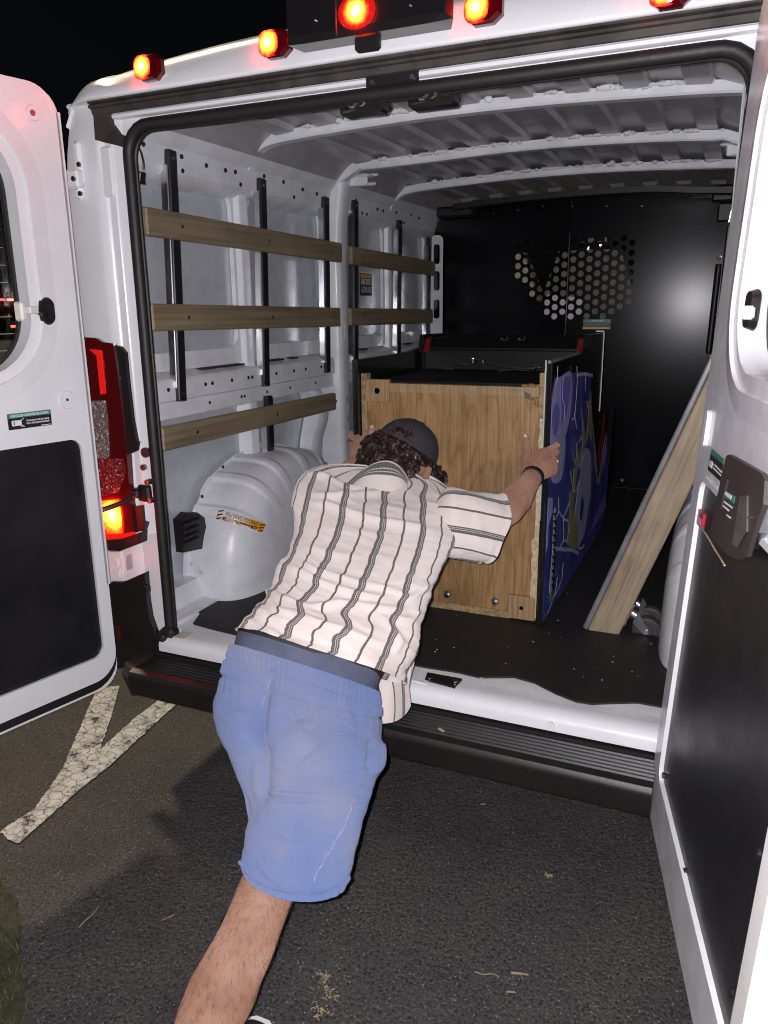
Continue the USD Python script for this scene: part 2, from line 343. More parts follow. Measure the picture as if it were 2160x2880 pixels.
# --- rear header over the doors: rolls from the roof down to the drip channel
def header_prof(x):
    zt = roof_z(x); a = abs(x); zb = 2.1215-0.004*(a/0.9); k = 0.0 if a < 0.86 else ((a-0.86)/0.125)
    yb = -0.052+0.05*k**2
    pr = [(0.11, zt), (0.045, zt-0.003), (0.008, zt-0.013), (-0.018, zt-0.030), (yb+0.012, zt-0.052), (yb+0.002, zb+0.028), (yb-0.003, zb+0.010), (yb-0.001, zb+0.003), (yb+0.006, zb), (yb+0.05, zb)]
    if zt-0.052 < zb+0.03:
        h = zt-zb; pr = [(0.11, zt), (0.045, zt-0.002), (0.008, zt-0.10*h), (-0.018, zt-0.25*h), (yb+0.012, zt-0.48*h), (yb+0.002, zb+0.3*h), (yb-0.003, zb+0.12*h), (yb-0.001, zb+0.05*h), (yb+0.006, zb), (yb+0.05, zb)]
    return [(x, y, z) for y, z in pr]
HX = np.concatenate([np.linspace(-0.985, -0.84, 9), np.linspace(-0.80, 0.80, 21), np.linspace(0.84, 0.985, 9)])
part('rear_header', gridmesh(A3([header_prof(x) for x in HX])), MT['paint'], VAN, smooth=60)
# --- drip channel (black weatherstrip above the doors), three ridges
dp = [(-0.034, 2.1225), (-0.046, 2.1205), (-0.046, 2.114), (-0.038, 2.112), (-0.044, 2.108), (-0.044, 2.102), (-0.034, 2.100), (-0.030, 2.087), (-0.022, 2.086), (-0.018, 2.1225)]
part('drip_seal', xsweep(dp, np.linspace(-0.872, 0.875, 24)), MT['grime'], VAN, smooth=50)
gk = pxpoly([(259, 288), (309, 276), (303, 312), (309, 345), (322, 362), (330, 374), (342, 379), (345, 414), (330, 409), (287, 399), (267, 393)], 1, -0.028)
part('corner_gasket', axprism(gk, 1, -0.028, 0.018), MT['grime'], VAN)
# --- frame plate round the opening
OPEN = rrect(-0.79, 0.520, 0.79, 2.062, 0.085, 8)
OUT = sbox(-0.885, 0.50, 0.885, 2.098)
def rx(x, z): return x+(max(0.0, x/0.775)*(0.014+0.030*min(1, max(0, (z-0.54)/1.5))))   # the right post stands a little further out
def rxm(m):
    v = np.array(m.vertices); v[:, 0] = [rx(a, c) for a, _, c in v]; return T(v, m.faces)
part('door_frame', rxm(axprism(OUT.difference(OPEN), 1, 0.002, 0.022)), MT['paint'], VAN, smooth=25)
# flange step along the top of the frame
fl = [(-0.012, 2.088), (-0.016, 2.084), (-0.016, 2.076), (-0.008, 2.073), (0.004, 2.073), (0.004, 2.088)]
part('frame_flange', xsweep(fl, np.linspace(-0.84, 0.86, 16)), MT['paint'], VAN)
sealpath = []
ring = rrect(-0.775, 0.47, 0.775, 2.052, 0.075, 10).exterior
for q in np.linspace(0, ring.length, 260)[:-1]:
    p = ring.interpolate(q)
    if p.y > 0.532: sealpath.append((p.x, p.y, math.atan2(p.y-1.2, p.x)))
i0 = max(range(len(sealpath)), key=lambda i: math.hypot(sealpath[i][0]-sealpath[i-1][0], sealpath[i][1]-sealpath[i-1][1]))
sp = [(rx(x, z), -0.008, z) for x, z, _ in sealpath[i0:]+sealpath[:i0]]
part('door_seal', tube(sp, 0.0165, 12), MT['rubber'], VAN)
part('door_seal_lip', tube([(x*0.985, 0.004, 1.2+(z-1.2)*0.986) for x, _, z in sp], 0.0065, 8), MT['rubber'], VAN)
foot = at(488, 1777, 1, -0.01)
part('seal_foot', cat_([cbox((-0.775, -0.012, 0.545), (0.055, 0.05, 0.035), 0.012), cbox((-0.80, -0.02, 0.528), (0.05, 0.05, 0.03), 0.01)]), MT['rubber'], VAN)
# --- left rear corner pillar (stepped plan section swept up the corner)
def corner(s):
    pl = [(0.795, 0.03), (0.80, 0.0), (0.825, -0.004), (0.832, -0.012), (0.838, -0.004), (0.862, -0.004), (0.872, -0.016), (0.90, -0.020), (0.965, -0.018), (1.015, -0.008), (1.035, 0.025), (1.04, 0.075)]
    prof = [(s*x, y) for x, y in pl]
    zs = [0.62, 0.85, 1.1, 1.5, 1.75, 1.9, 2.0, 2.06, 2.118]
    P = A3([[(x-s*0.05*max(0, (z-1.9)/0.22)**1.5*(0 if abs(x) < 0.88 else 1), y, z) for x, y in prof] for z in zs])
    m = gridmesh(P); return m
part('corner_pillar', corner(-1), MT['paint'], VAN, smooth=40)
part('corner_pillar', corner(1), MT['paint'], VAN, smooth=40)
part('roof_corner_cap', cbox((-0.928, 0.02, 2.120), (0.098, 0.085, 0.014), 0.006), MT['paint'], VAN)
# pressed relief on the pillar
def pad(u0, v0, u1, v1, y, d, bev=0.004):
    a, b = at(u0, v0, 1, y), at(u1, v1, 1, y)
    return cbox(((a[0]+b[0])/2, y-d/2, (a[2]+b[2])/2), (abs(a[0]-b[0]), d, abs(a[2]-b[2])), bev)
part('pillar_pad', pad(283, 415, 328, 555, -0.004, 0.010, 0.006), MT['paint'], VAN)
part('pillar_pad', pad(283, 575, 340, 930, -0.002, 0.006, 0.004), MT['paint'], VAN)
# upper hinge
hg = part('door_hinge', cat_([cbox(at(207, 505, 1, -0.05), (0.055, 0.03, 0.05), 0.006), cbox(at(222, 460, 1, -0.028), (0.03, 0.02, 0.12), 0.009), cbox(at(224, 540, 1, -0.028), (0.03, 0.02, 0.05), 0.009)]), MT['paint'], VAN)
for u, v in ((209, 503), (186, 508), (224, 463), (228, 545)):
    p = at(u, v, 1, -0.066 if u < 215 else -0.038); part('hinge_bolt', cyl(p, p-(0, 0.006, 0), 0.007, 10), MT['steel'], hg)
# --- tail light, left
MT['redlens'] = mat('red_lens', (0.075, 0.001, 0.003), 0.10, coat=0.6)
def facets(name, ramp, scale, rough=0.22):
    return usdkit.material(stage, '/World/Looks/'+name, {'g': ('geometry', {}), 'v': ('voronoi_texture', {'scale': scale}), 'sx': ('separate_color', {}), 'r': ('rgb_ramp', {'ramp': ramp}), 'b': ('bump', {'distance': 0.004}), 'p': ('principled_bsdf', {'roughness': rough, 'metallic': 0.35, 'coat_weight': 0.6})},
        [('g.position', 'v.vector'), ('v.color', 'sx.color'), ('sx.r', 'r.fac'), ('r.color', 'p.base_color'), ('v.distance', 'b.height'), ('b.normal', 'p.normal')], surface='p.BSDF')
MT['clearlens'] = facets('faceted_clear_lens', [(0.0, (0.16, 0.11, 0.12)), (0.6, (0.30, 0.22, 0.23)), (0.9, (0.46, 0.38, 0.38)), (1.0, (0.95, 0.90, 0.90))], 210.0)
MT['redfacet'] = mat('faceted_red_reflector', (0.55, 0.006, 0.010), 0.18, metal=0.55, bump=0.005, bscale=60, emis=(1.0, 0.02, 0.012), estr=0.45)
def lit(name, centre, radius, strength, ramp):
    n = {'g': ('geometry', {}), 's': ('vector_math', {'math_type': 'distance', 'vector2': tuple(map(float, centre))}), 'mr': ('map_range', {'from_min': 0.0, 'from_max': radius, 'to_min': 0.0, 'to_max': 1.0, 'clamp': True}),
         'nz': ('noise_texture', {'scale': 90.0, 'detail': 2.0}), 'ad': ('math', {'math_type': 'multiply_add', 'value2': 0.35}), 'sb': ('math', {'math_type': 'subtract', 'value2': 0.17}),
         'r': ('rgb_ramp', {'ramp': ramp}), 'p': ('principled_bsdf', {'base_color': (0.35, 0.01, 0.01), 'roughness': 0.15, 'emission_strength': strength, 'coat_weight': 0.5})}
    return usdkit.material(stage, '/World/Looks/'+name, n, [('g.position', 's.vector1'), ('s.value', 'mr.value'), ('g.position', 'nz.vector'), ('nz.fac', 'ad.value1'), ('mr.result', 'ad.value3'), ('ad.value', 'sb.value1'), ('sb.value', 'r.fac'), ('r.color', 'p.emission_color')], surface='p.BSDF')
LAMPRAMP = [(0.0, (1.0, 0.10, 0.020)), (0.34, (1.0, 0.034, 0.0018)), (0.60, (0.85, 0.0065, 0.0005)), (0.80, (0.12, 0.0008, 0.0002)), (0.9, (0.006, 0.00003, 0.00003)), (1.0, (0.003, 0.0, 0.0))]
tlp = [(196, 945), (270, 951), (287, 962), (318, 966), (332, 1060), (346, 1180), (357, 1290), (366, 1400), (378, 1500), (345, 1512), (303, 1520), (230, 1522)]
TL = part('tail_light', axprism(pxpoly(tlp, 1, -0.032), 1, -0.032, 0.034), MT['redlens'], VAN, label='left red tail light with lit lower lamp')
part('lit_column', axprism(pxpoly([(250, 982), (283, 985), (286, 1000), (296, 1108), (282, 1109), (271, 1000)], 1, -0.036), 1, -0.036, 0.004), MT['redfacet'], TL)
part('clear_lens', axprism(pxpoly([(240, 1128), (293, 1126), (300, 1170), (306, 1285), (300, 1290), (240, 1290)], 1, -0.037), 1, -0.037, 0.006), MT['clearlens'], TL)
part('reflector', axprism(pxpoly([(240, 1292), (306, 1290), (345, 1290), (352, 1330), (330, 1385), (285, 1398), (240, 1400)], 1, -0.037), 1, -0.037, 0.005), facets('red_clear_reflector', [(0.0, (0.10, 0.004, 0.006)), (0.7, (0.26, 0.015, 0.02)), (0.92, (0.45, 0.10, 0.10)), (1.0, (0.95, 0.75, 0.72))], 230.0), TL)
lc = at(312, 1450, 1, -0.045)
part('lit_lamp', axprism(pxpoly([(262, 1412), (330, 1405), (336, 1440), (341, 1500), (270, 1505)], 1, -0.038), 1, -0.038, 0.006), lit('tail_lamp_glow', lc, 0.085, 60.0, LAMPRAMP), TL)
part('lens_lower', axprism(pxpoly([(262, 1505), (342, 1502), (376, 1496), (377, 1503), (345, 1516), (262, 1520)], 1, -0.039), 1, -0.039, 0.006), MT['redfacet'], TL)
part('tail_light_backing', axprism(pxpoly([(318, 970), (338, 975), (352, 992), (358, 1060), (372, 1180), (385, 1245), (388, 1242), (384, 1268), (358, 1280), (350, 1200), (330, 1060)], 1, -0.026), 1, -0.026, 0.012), MT['blackp'], VAN)
part('lamp_shelf', cat_([axprism(pxpoly([(300, 1520), (340, 1516), (394, 1498), (395, 1528), (338, 1550), (303, 1548)], 1, -0.045), 1, -0.045, 0.05), axprism(pxpoly([(373, 1425), (399, 1422), (403, 1465), (410, 1472), (407, 1495), (378, 1492)], 1, -0.022), 1, -0.022, 0.02)]), MT['blackp'], VAN)
part('pillar_socket', cat_([axprism(pxpoly([(303, 1552), (336, 1552), (342, 1600), (337, 1634), (312, 1632)], 1, -0.028), 1, -0.028, 0.02), axprism(pxpoly([(312, 1570), (328, 1570), (331, 1590), (314, 1592)], 1, -0.034), 1, -0.034, 0.01), axprism(pxpoly([(314, 1604), (334, 1600), (332, 1626), (318, 1626)], 1, -0.034), 1, -0.034, 0.01)]), MT['paint'], VAN)
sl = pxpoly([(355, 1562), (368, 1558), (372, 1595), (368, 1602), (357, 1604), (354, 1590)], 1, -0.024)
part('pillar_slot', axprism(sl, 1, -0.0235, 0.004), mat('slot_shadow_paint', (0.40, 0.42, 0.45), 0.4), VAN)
part('lower_cladding', axprism(pxpoly([(306, 1640), (345, 1638), (406, 1611), (412, 1690), (420, 1740), (438, 1790), (452, 1830), (418, 1850), (350, 1880), (300, 1880)], 1, -0.034), 1, -0.034, 0.04), MT['blackp'], VAN)
for q in ((410, 1640, 427, 1664), (431, 1762, 448, 1785)): part('cladding_clip', pad(*q, -0.03, 0.02), MT['blackp'], VAN)
rf = part('side_reflector', axprism(pxpoly([(326, 1758), (337, 1758), (342, 1800), (332, 1800)], 1, -0.04), 1, -0.04, 0.006), MT['redlens'], VAN)
# lower sill post below the seal
part('lower_post', axprism(pxpoly([(397, 1505), (452, 1500), (478, 1735), (455, 1790), (430, 1740)], 1, -0.012), 1, -0.012, 0.02), MT['paint'], VAN)
for u, v, r in ((408, 1273, 0.016), (402, 1315, 0.010)):
    p = at(u, v, 1, -0.012); part('pillar_hole', cyl(p-(0, 0.002, 0), p+(0, 0.008, 0), r, 16), MT['steel'], VAN)
# door check arm
ca = part('door_check_bracket', cat_([pad(396, 1360, 433, 1410, -0.03, 0.022, 0.006), cbox(at(384, 1386, 1, -0.055), (0.03, 0.03, 0.03), 0.006)]), MT['blackp'], VAN)
part('check_arm', tube([at(395, 1383, 1, -0.05), at(370, 1400, 1, -0.06), at(345, 1414, 1, -0.075), at(300, 1430, 1, -0.10), at(262, 1441, 1, -0.13)], 0.0085, 8), MT['blackp'], ca)
for u, v in ((412, 1357), (418, 1409)):
    p = at(u, v, 1, -0.05); part('bracket_bolt', cyl(p, p+(0, 0.02, 0), 0.009, 12), MT['chrome'], ca)
# --- marker lights on the header
def marker(u, v, i):
    c = at(u, v, 1, -0.058); w_, h_ = 0.088, 0.066
    pts = []
    for a in np.linspace(0, 2*np.pi, 9)[:-1]+np.pi/8:
        cx, sz = math.copysign(abs(math.cos(a))**0.75, math.cos(a)), math.copysign(abs(math.sin(a))**0.75, math.sin(a))
        for d, k in ((0.0, 1.0), (0.014, 0.98), (0.024, 0.78)):
            pts.append((c[0]+cx*w_/2*k, c[1]+0.018-d-0.012, c[2]+sz*h_/2*k))
    lm = part('marker_light', trimesh.convex.convex_hull(A3(pts)), MT['redlens'], VAN, smooth=25)
    core = A3([c[0]-0.012, c[1]-0.0165, c[2]])
    th = np.linspace(0, 2*np.pi, 21)[:-1]
    P = A3([[(core[0]+0.030*r*math.copysign(abs(math.cos(a))**0.7, math.cos(a)), core[1]-0.0065*math.sqrt(1-r*r*0.98)+0.002, core[2]+0.029*r*math.copysign(abs(math.sin(a))**0.7, math.sin(a))) for a in th] for r in (0.02, 0.3, 0.6, 0.85, 1.0)])
    part('lamp', gridmesh(P, False, True), lit('marker_glow_%d' % i, core-A3([0.002, 0.006, -0.002]), 0.036, 110.0, LAMPRAMP), lm)
for i, (u, v) in enumerate([(423, 192), (778, 125), (1363, 27), (1890, -24)]): marker(u, v, i)
# third brake light and camera housing
a, b = at(822, 60, 1, -0.07), at(1285, 60, 1, -0.07)
hb = trimesh.convex.convex_hull(A3([(x, y, z) for x0, x1, y, z0, z1 in ((a[0]+0.012, b[0]-0.012, -0.115, 2.166, 2.30), (a[0], b[0], -0.095, 2.156, 2.31), (a[0]+0.02, b[0]-0.02, -0.05, 2.150, 2.31), (a[0]+0.05, b[0]-0.05, -0.108, 2.150, 2.31)) for x in (x0, x1) for z in (z0, z1)]))
HB = part('brake_light_housing', hb, mat('gloss_black_plastic', (0.010, 0.009, 0.010), 0.22, coat=0.3), VAN, smooth=20)
core = at(1003, 32, 1, -0.122)
th = np.linspace(0, 2*np.pi, 25)[:-1]
part('lamp', gridmesh(A3([[(core[0]+0.046*r*math.cos(a_), core[1]-0.006*math.sqrt(1-r*r*0.98), core[2]+0.036*r*math.sin(a_)) for a_ in th] for r in (0.02, 0.3, 0.6, 0.85, 1.0)]), False, True), lit('brake_glow', core-A3([0.0, 0.006, 0]), 0.036, 110.0, LAMPRAMP), HB)
p = at(1030, 118, 1, -0.118); part('camera_lens', cat_([cbox(p+A3([0, 0.008, 0]), (0.06, 0.022, 0.034), 0.006), cyl(p, p-(0, 0.008, 0), 0.008, 14)]), MT['blackp'], HB)
part('housing_rib', cbox(at(944, 40, 1, -0.116), (0.006, 0.006, 0.09), 0.002), MT['blackp'], HB)
for u, v in ((884, 55), (1150, 12)):
    p = at(u, v, 1, -0.117); part('screw', cyl(p, p-(0, 0.003, 0), 0.004, 10), MT['chrome'], HB)
# latch plate and strikers at the top of the opening
a, b = at(1030, 226, 1, -0.016), at(1178, 214, 1, -0.016)
LP = part('latch_plate', cbox((a+b)/2, (b[0]-a[0], 0.012, 0.030), 0.004), MT['blackp'], VAN)
for u, v in ((1047, 232), (1160, 216)):
    p = at(u, v, 1, -0.023); part('plate_bolt', cyl(p, p-(0, 0.004, 0), 0.006, 10), MT['steel'], LP)
for u, v in ((1025, 303), (1220, 281)):
    p = at(u, v, 1, 0.03)
    st = part('door_striker', cat_([cbox(p, (0.115, 0.05, 0.034), 0.006), cbox(p+A3([0.03, 0.02, 0.012]), (0.05, 0.05, 0.03), 0.005)]), mat('striker_steel_%d' % u, (0.05, 0.045, 0.045), 0.25, metal=0.7), VAN)
    part('striker_loop', tube(smoothed([p+A3([-0.03, -0.028, 0.010]), p+A3([-0.018, -0.040, -0.004]), p+A3([0.0, -0.036, 0.004]), p+A3([0.012, -0.042, -0.004]), p+A3([0.024, -0.030, 0.010])], 4), 0.0042, 8), MT['chrome'], st)
    part('striker_roller', cyl(p+A3([-0.045, -0.026, -0.008]), p+A3([-0.012, -0.028, -0.006]), 0.006, 10), MT['chrome'], st)
    part('striker_rivet', cyl(p+A3([0.035, -0.024, 0.006]), p+A3([0.035, -0.030, 0.006]), 0.009, 12), MT['blackp'], st)

# --- interior: roof sheet with pressed beads, bows, sealant
def sheet_z(x):
    a = abs(x); z = 2.196-0.030*(a/0.8)**2.2
    if a > 0.72: z -= 0.13*((a-0.72)/0.16)**1.8
    return z
xs2 = []
for k in np.arange(-0.70, 0.71, 0.17):
    xs2 += [(k-0.043, 0), (k-0.034, 1), (k+0.034, 1), (k+0.043, 0)]
xs2 = [(-0.90, 0), (-0.86, 0), (-0.82, 0), (-0.78, 0)]+xs2+[(0.78, 0), (0.82, 0), (0.86, 0), (0.90, 0)]
P = A3([[(x, y, sheet_z(x)-0.017*h*(1 if 0.08 < ((y-0.12) % 0.65) < 0.62 else 0)) for x, h in xs2] for y in np.sort(np.concatenate([[0.03], *[[0.12+k*0.65+q for q in (0.06, 0.09, 0.60, 0.63)] for k in range(5)], [3.3]]))])
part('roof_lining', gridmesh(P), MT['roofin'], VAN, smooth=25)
foot_r = 0.84
for k, y in enumerate((0.75, 1.40, 2.05, 2.55)):
    dz = (0, -0.005, -0.012, -0.02)[k]
    if k in (0, 2): ctrl = [(-0.872, 2.055), (-0.856, 2.09), (-0.82, 2.122), (-0.755, 2.140), (-0.58, 2.152), (-0.2, 2.166), (0.2, 2.166), (0.58, 2.152), (0.74, 2.143), (0.83, 2.13), (0.872, 2.10)]
    elif k == 1: ctrl = [(-0.872, 2.078), (-0.80, 2.115), (-0.735, 2.150), (-0.69, 2.148), (-0.45, 2.152), (-0.1, 2.163), (0.2, 2.163), (0.5, 2.152), (0.68, 2.140), (0.72, 2.138), (0.80, 2.105), (0.872, 2.075)]
    else: ctrl = [(-0.70, 2.11), (-0.4, 2.128), (0, 2.138), (0.35, 2.134), (0.56, 2.115), (0.80, 2.10)]
    C = smoothed([(x, y, z+dz) for x, z in ctrl], 6)
    tg = np.gradient(C, axis=0); tg /= np.linalg.norm(tg, axis=1, keepdims=True)
    nn = np.stack([-tg[:, 2], np.zeros(len(C)), tg[:, 0]], 1)
    pr = [(-0.021, -0.012), (-0.026, -0.006), (-0.026, 0.022), (0.026, 0.022), (0.026, -0.006), (0.020, -0.012)]
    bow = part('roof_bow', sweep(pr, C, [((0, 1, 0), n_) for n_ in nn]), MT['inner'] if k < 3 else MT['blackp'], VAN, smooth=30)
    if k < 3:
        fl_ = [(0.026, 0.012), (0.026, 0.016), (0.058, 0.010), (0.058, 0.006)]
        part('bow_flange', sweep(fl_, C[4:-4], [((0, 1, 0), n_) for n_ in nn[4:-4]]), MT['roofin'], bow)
        holes = [cyl(C[i]+A3([0, 0.046, 0])+nn[i]*0.006, C[i]+A3([0, 0.046, 0])+nn[i]*0.003, 0.004, 8) for i in range(8, len(C)-8, 4)]
        part('flange_hole', cat_(holes), MT['seal'], bow, kind='stuff')
        lumps = []
        for x in np.arange(-0.62, 0.72, 0.017):
            if rng.random() < 0.42: continue
            z = np.interp(x, C[:, 0], C[:, 2])+0.020; r = rng.uniform(0.006, 0.013)
            s_ = trimesh.creation.icosphere(1, 1.0); s_.vertices = s_.vertices*(r*rng.uniform(0.9, 2.2), r, r*rng.uniform(0.6, 1.0))*(1+0.3*rng.normal(size=(len(s_.vertices), 1))*0.5)+A3([x, y-0.030, z])
            lumps.append(s_)
        part('sealant_bead', cat_(lumps), MT['seal'], bow, kind='stuff')
# bracket at the pillar end of the middle bow, left and right
for s in (-1, 1):
    m = [cbox((s*0.79, 1.46, 2.105), (0.13, 0.012, 0.05), 0.004), cbox((s*0.76, 1.47, 2.118), (0.10, 0.05, 0.008), 0.003), cbox((s*0.74, 1.52, 2.13), (0.08, 0.014, 0.012), 0.004), cbox((s*0.78, 1.56, 2.10), (0.10, 0.012, 0.014), 0.004)]
    part('bow_bracket', cat_(m), MT['inner'], VAN)
# --- side walls
MT['skin'] = mat('inner_skin_paint', (0.58, 0.60, 0.65), 0.27, metal=0.25, var=0.10, vscale=4.0, rvar=0.08)
def wall(s):
    def S(pts): return [(s*x, z) for x, z in pts]
    def yz(x, y0, y1, z0, z1, bulge=0.012, ny=14):
        ys = np.linspace(y0, y1, ny); zs = np.linspace(z0, z1, 8)
        return gridmesh(A3([[(s*(x+bulge*(1-(2*(y-y0)/(y1-y0)-1)**2)-0.0*z), y, z) for z in zs] for y in ys]))
    # skins, each pressed panel its own piece
    for y0, y1 in ((0.06, 0.72), (0.74, 1.40), (1.46, 2.08), (2.09, 2.68)):
        part('skin_panel', yz(0.930, y0, y1, 1.34, 2.02), MT['skin'], VAN)
        part('skin_panel', yz(0.935, y0, y1, 0.53, 1.22), MT['skin'], VAN)
        # pressed frame round each panel
        fr = rrect(y0+0.004, 1.36, y1-0.004, 2.0, 0.05).difference(rrect(y0+0.045, 1.42, y1-0.045, 1.965, 0.05))
        part('panel_border', axprism(fr, 0, s*0.930, -s*0.018), MT['inner'], VAN, smooth=30)
    ub = S([(0.945, 1.945), (0.905, 1.955), (0.880, 1.972), (0.870, 1.985), (0.862, 2.055), (0.842, 2.075), (0.815, 2.125), (0.800, 2.128), (0.80, 2.14), (0.945, 2.14)])
    B = part('upper_rail', ysweep(ub, np.linspace(0.05, 2.7, 12)), MT['inner'], VAN, smooth=28)
    hs = []
    for y in (0.16, 0.34, 0.47, 0.58, 0.64, 0.83, 0.97, 1.12, 1.24, 1.62, 1.86, 1.93, 2.10, 2.3, 2.42): hs.append(cyl((s*0.8625, y, 2.035+0.008*math.sin(9*y)), (s*0.8585, y, 2.035+0.008*math.sin(9*y)), 0.0075, 10))
    for y in (0.35, 0.68, 1.06, 1.7, 1.75, 2.22): hs.append(cyl((s*0.8700, y, 1.995), (s*0.866, y, 1.995), 0.0075, 10))
    part('rail_hole', cat_(hs), MT['hole'], B, kind='stuff')
    mb = S([(0.95, 1.365), (0.935, 1.362), (0.890, 1.345), (0.874, 1.338), (0.868, 1.330), (0.866, 1.268), (0.876, 1.262), (0.876, 1.214), (0.870, 1.208), (0.95, 1.20)])
    Bm = part('middle_rail', ysweep(mb, np.linspace(0.09, 2.7, 12)), MT['inner'], VAN, smooth=28)
    hs = [cyl((s*0.8685, y, 1.305), (s*0.8645, y, 1.305), 0.0068, 8) for y in (0.19, 0.39, 0.43, 0.55, 0.66, 0.685, 0.86, 1.0, 1.10, 1.24, 1.7, 1.95, 2.2, 2.5)]+[cyl((s*0.8785, y, 1.237), (s*0.8745, y, 1.237), 0.006, 8) for y in (0.13, 0.42, 0.62, 0.64, 0.80, 0.98, 1.2)]
    part('rail_hole', cat_(hs), MT['hole'], Bm, kind='stuff')
    slots = []
    for y, w_ in ((0.46, 0.09), (0.60, 0.16), (0.92, 0.10), (1.06, 0.05), (1.75, 0.09), (2.35, 0.09)):
        slots.append(cbox((s*0.908, y, 1.3545), (0.034, w_, 0.006), 0.002, frame_from((s*0.35, 0, 1.0), (0, 1, 0)) if False else None))
    part('rail_slot', cat_(slots), MT['hole'], Bm)
    # upright ribs
    for y, w_ in ((0.725, 0.055), (2.085, 0.05)):
        prf = [(0.945, -w_), (0.928, -w_*0.75), (0.893, -w_*0.5), (0.889, -w_*0.35), (0.889, w_*0.35), (0.893, w_*0.5), (0.928, w_*0.75), (0.945, w_)]
        P = A3([[(s*x, y+dy, z) for x, dy in prf] for z in (0.75, 1.2, 1.36, 1.9, 1.98)])
        part('wall_rib', gridmesh(P), MT['inner'], VAN, smooth=30)
    # big centre pillar
    prf = [(0.95, 1.365), (0.90, 1.368), (0.855, 1.378), (0.842, 1.392), (0.838, 1.410), (0.838, 1.455), (0.845, 1.470), (0.95, 1.478)]
    P = A3([[(s*(x-(0.02 if x < 0.88 else 0)*k), y, z) for x, y in prf] for z, k in ((0.54, 0.9), (0.75, 0.35), (1.0, 0), (1.3, 0.1), (1.75, 0), (1.95, 0.6), (2.08, 1.5), (2.12, 1.9))])
    Pm = part('centre_pillar', gridmesh(P), MT['inner'], VAN, smooth=40)
    hs = [cbox((s*0.8378, 1.432, z), (0.004, w_, h_), 0.0015) for z, w_, h_ in ((1.14, 0.03, 0.035), (1.05, 0.03, 0.03), (0.90, 0.035, 0.10))]+[cyl((s*0.839, 1.43, z), (s*0.8365, 1.43, z), 0.006, 8) for z in (1.98, 1.93, 1.72, 1.66, 1.5, 1.24, 0.98)]
    part('pillar_hole', cat_(hs), MT['skin'], Pm)
    part('pillar_gap', cbox((s*0.8372, 1.432, 1.46), (0.004, 0.030, 0.085), 0.0015), MT['paint'], Pm)
    # curved bracket ahead of the pillar, under the middle rail
    C = smoothed([(0.885, 1.20, 1.205), (0.872, 1.235, 1.16), (0.868, 1.245, 1.08), (0.88, 1.205, 0.98), (0.885, 1.195, 0.88), (0.87, 1.235, 0.78), (0.86, 1.26, 0.70)], 5)
    P = A3([[(s*0.94, y-0.05, z), (s*x, y-0.045, z), (s*(x-0.012), y-0.02, z), (s*(x-0.012), y+0.03, z), (s*x, y+0.05, z), (s*0.94, y+0.06, z)] for x, y, z in C])
    part('curved_bracket', gridmesh(P), MT['inner'], VAN, smooth=40)
    # inner face of the rear post
    P = A3([[(s*x, y, z) for x, y in ((0.792, 0.024), (0.80, 0.05), (0.84, 0.075), (0.90, 0.085), (0.94, 0.10))] for z in (0.53, 1.0, 1.6, 2.0, 2.12)])
    part('rear_post_inner', gridmesh(P), MT['inner'], VAN, smooth=40)
    # wheel arch: half dome with pressed ribs
    th = np.linspace(0, np.pi, 241); W = np.linspace(0, 1, 21)
    rows = []
    for t in th:
        row = []
        for w_ in W:
            a_ = w_*np.pi/2; ex = 0.42
            cx = math.sin(a_)**ex; cr = math.cos(a_)**ex
            rib = 0.013*sum(0.5*(math.tanh((t-c)/0.012)-math.tanh((t-c-0.10)/0.012)) for c in (0.60, 0.98, 1.30, 1.62, 1.98))
            r = cr*(1+rib*1.6)
            row.append((s*(0.935-0.245*cx), 0.765-0.485*r*math.copysign(abs(math.cos(t))**0.86, math.cos(t)), 0.535+0.47*r*abs(math.sin(t))**0.80))
        rows.append(row)
    if s < 0: global ARCH; ARCH = A3(rows)
    ar = part('wheel_arch', gridmesh(A3(rows)), MT['inner'], VAN, smooth=45)
    # welded flange with scallops round the arch
    fl_ = []
    for t in np.linspace(0.12, np.pi-0.12, 60):
        k = 1.03+0.022*(math.sin(9*t) > 0.6)
        fl_.append([(s*0.925, 0.765-0.485*q*math.copysign(abs(math.cos(t))**0.86, math.cos(t)), 0.535+0.47*q*abs(math.sin(t))**0.80) for q in (0.97, k)])
    part('arch_flange', gridmesh(A3(fl_)), MT['inner'], ar)
    hs = [cyl((s*0.9245, 0.765-0.485*1.032*math.cos(t), 0.535+0.47*1.032*abs(math.sin(t))**0.8), (s*0.921, 0.765-0.485*1.032*math.cos(t), 0.535+0.47*1.032*abs(math.sin(t))**0.8), 0.006, 8) for t in (0.5, 0.75, 1.1, 1.6, 1.75, 2.1)]
    part('flange_hole', cat_(hs), MT['hole'], ar)
    # low inner sill along the wall
    part('floor_kick', ysweep(S([(0.95, 0.50), (0.80, 0.50), (0.80, 0.548), (0.86, 0.552), (0.88, 0.62), (0.95, 0.625)]), (0.06, 0.30)), MT['inner'], VAN)
    part('floor_kick', ysweep(S([(0.95, 0.50), (0.84, 0.50), (0.84, 0.56), (0.86, 0.62), (0.95, 0.625)]), (1.25, 2.7)), MT['inner'], VAN)
    return ar
ARL = wall(-1); ARR = wall(1)
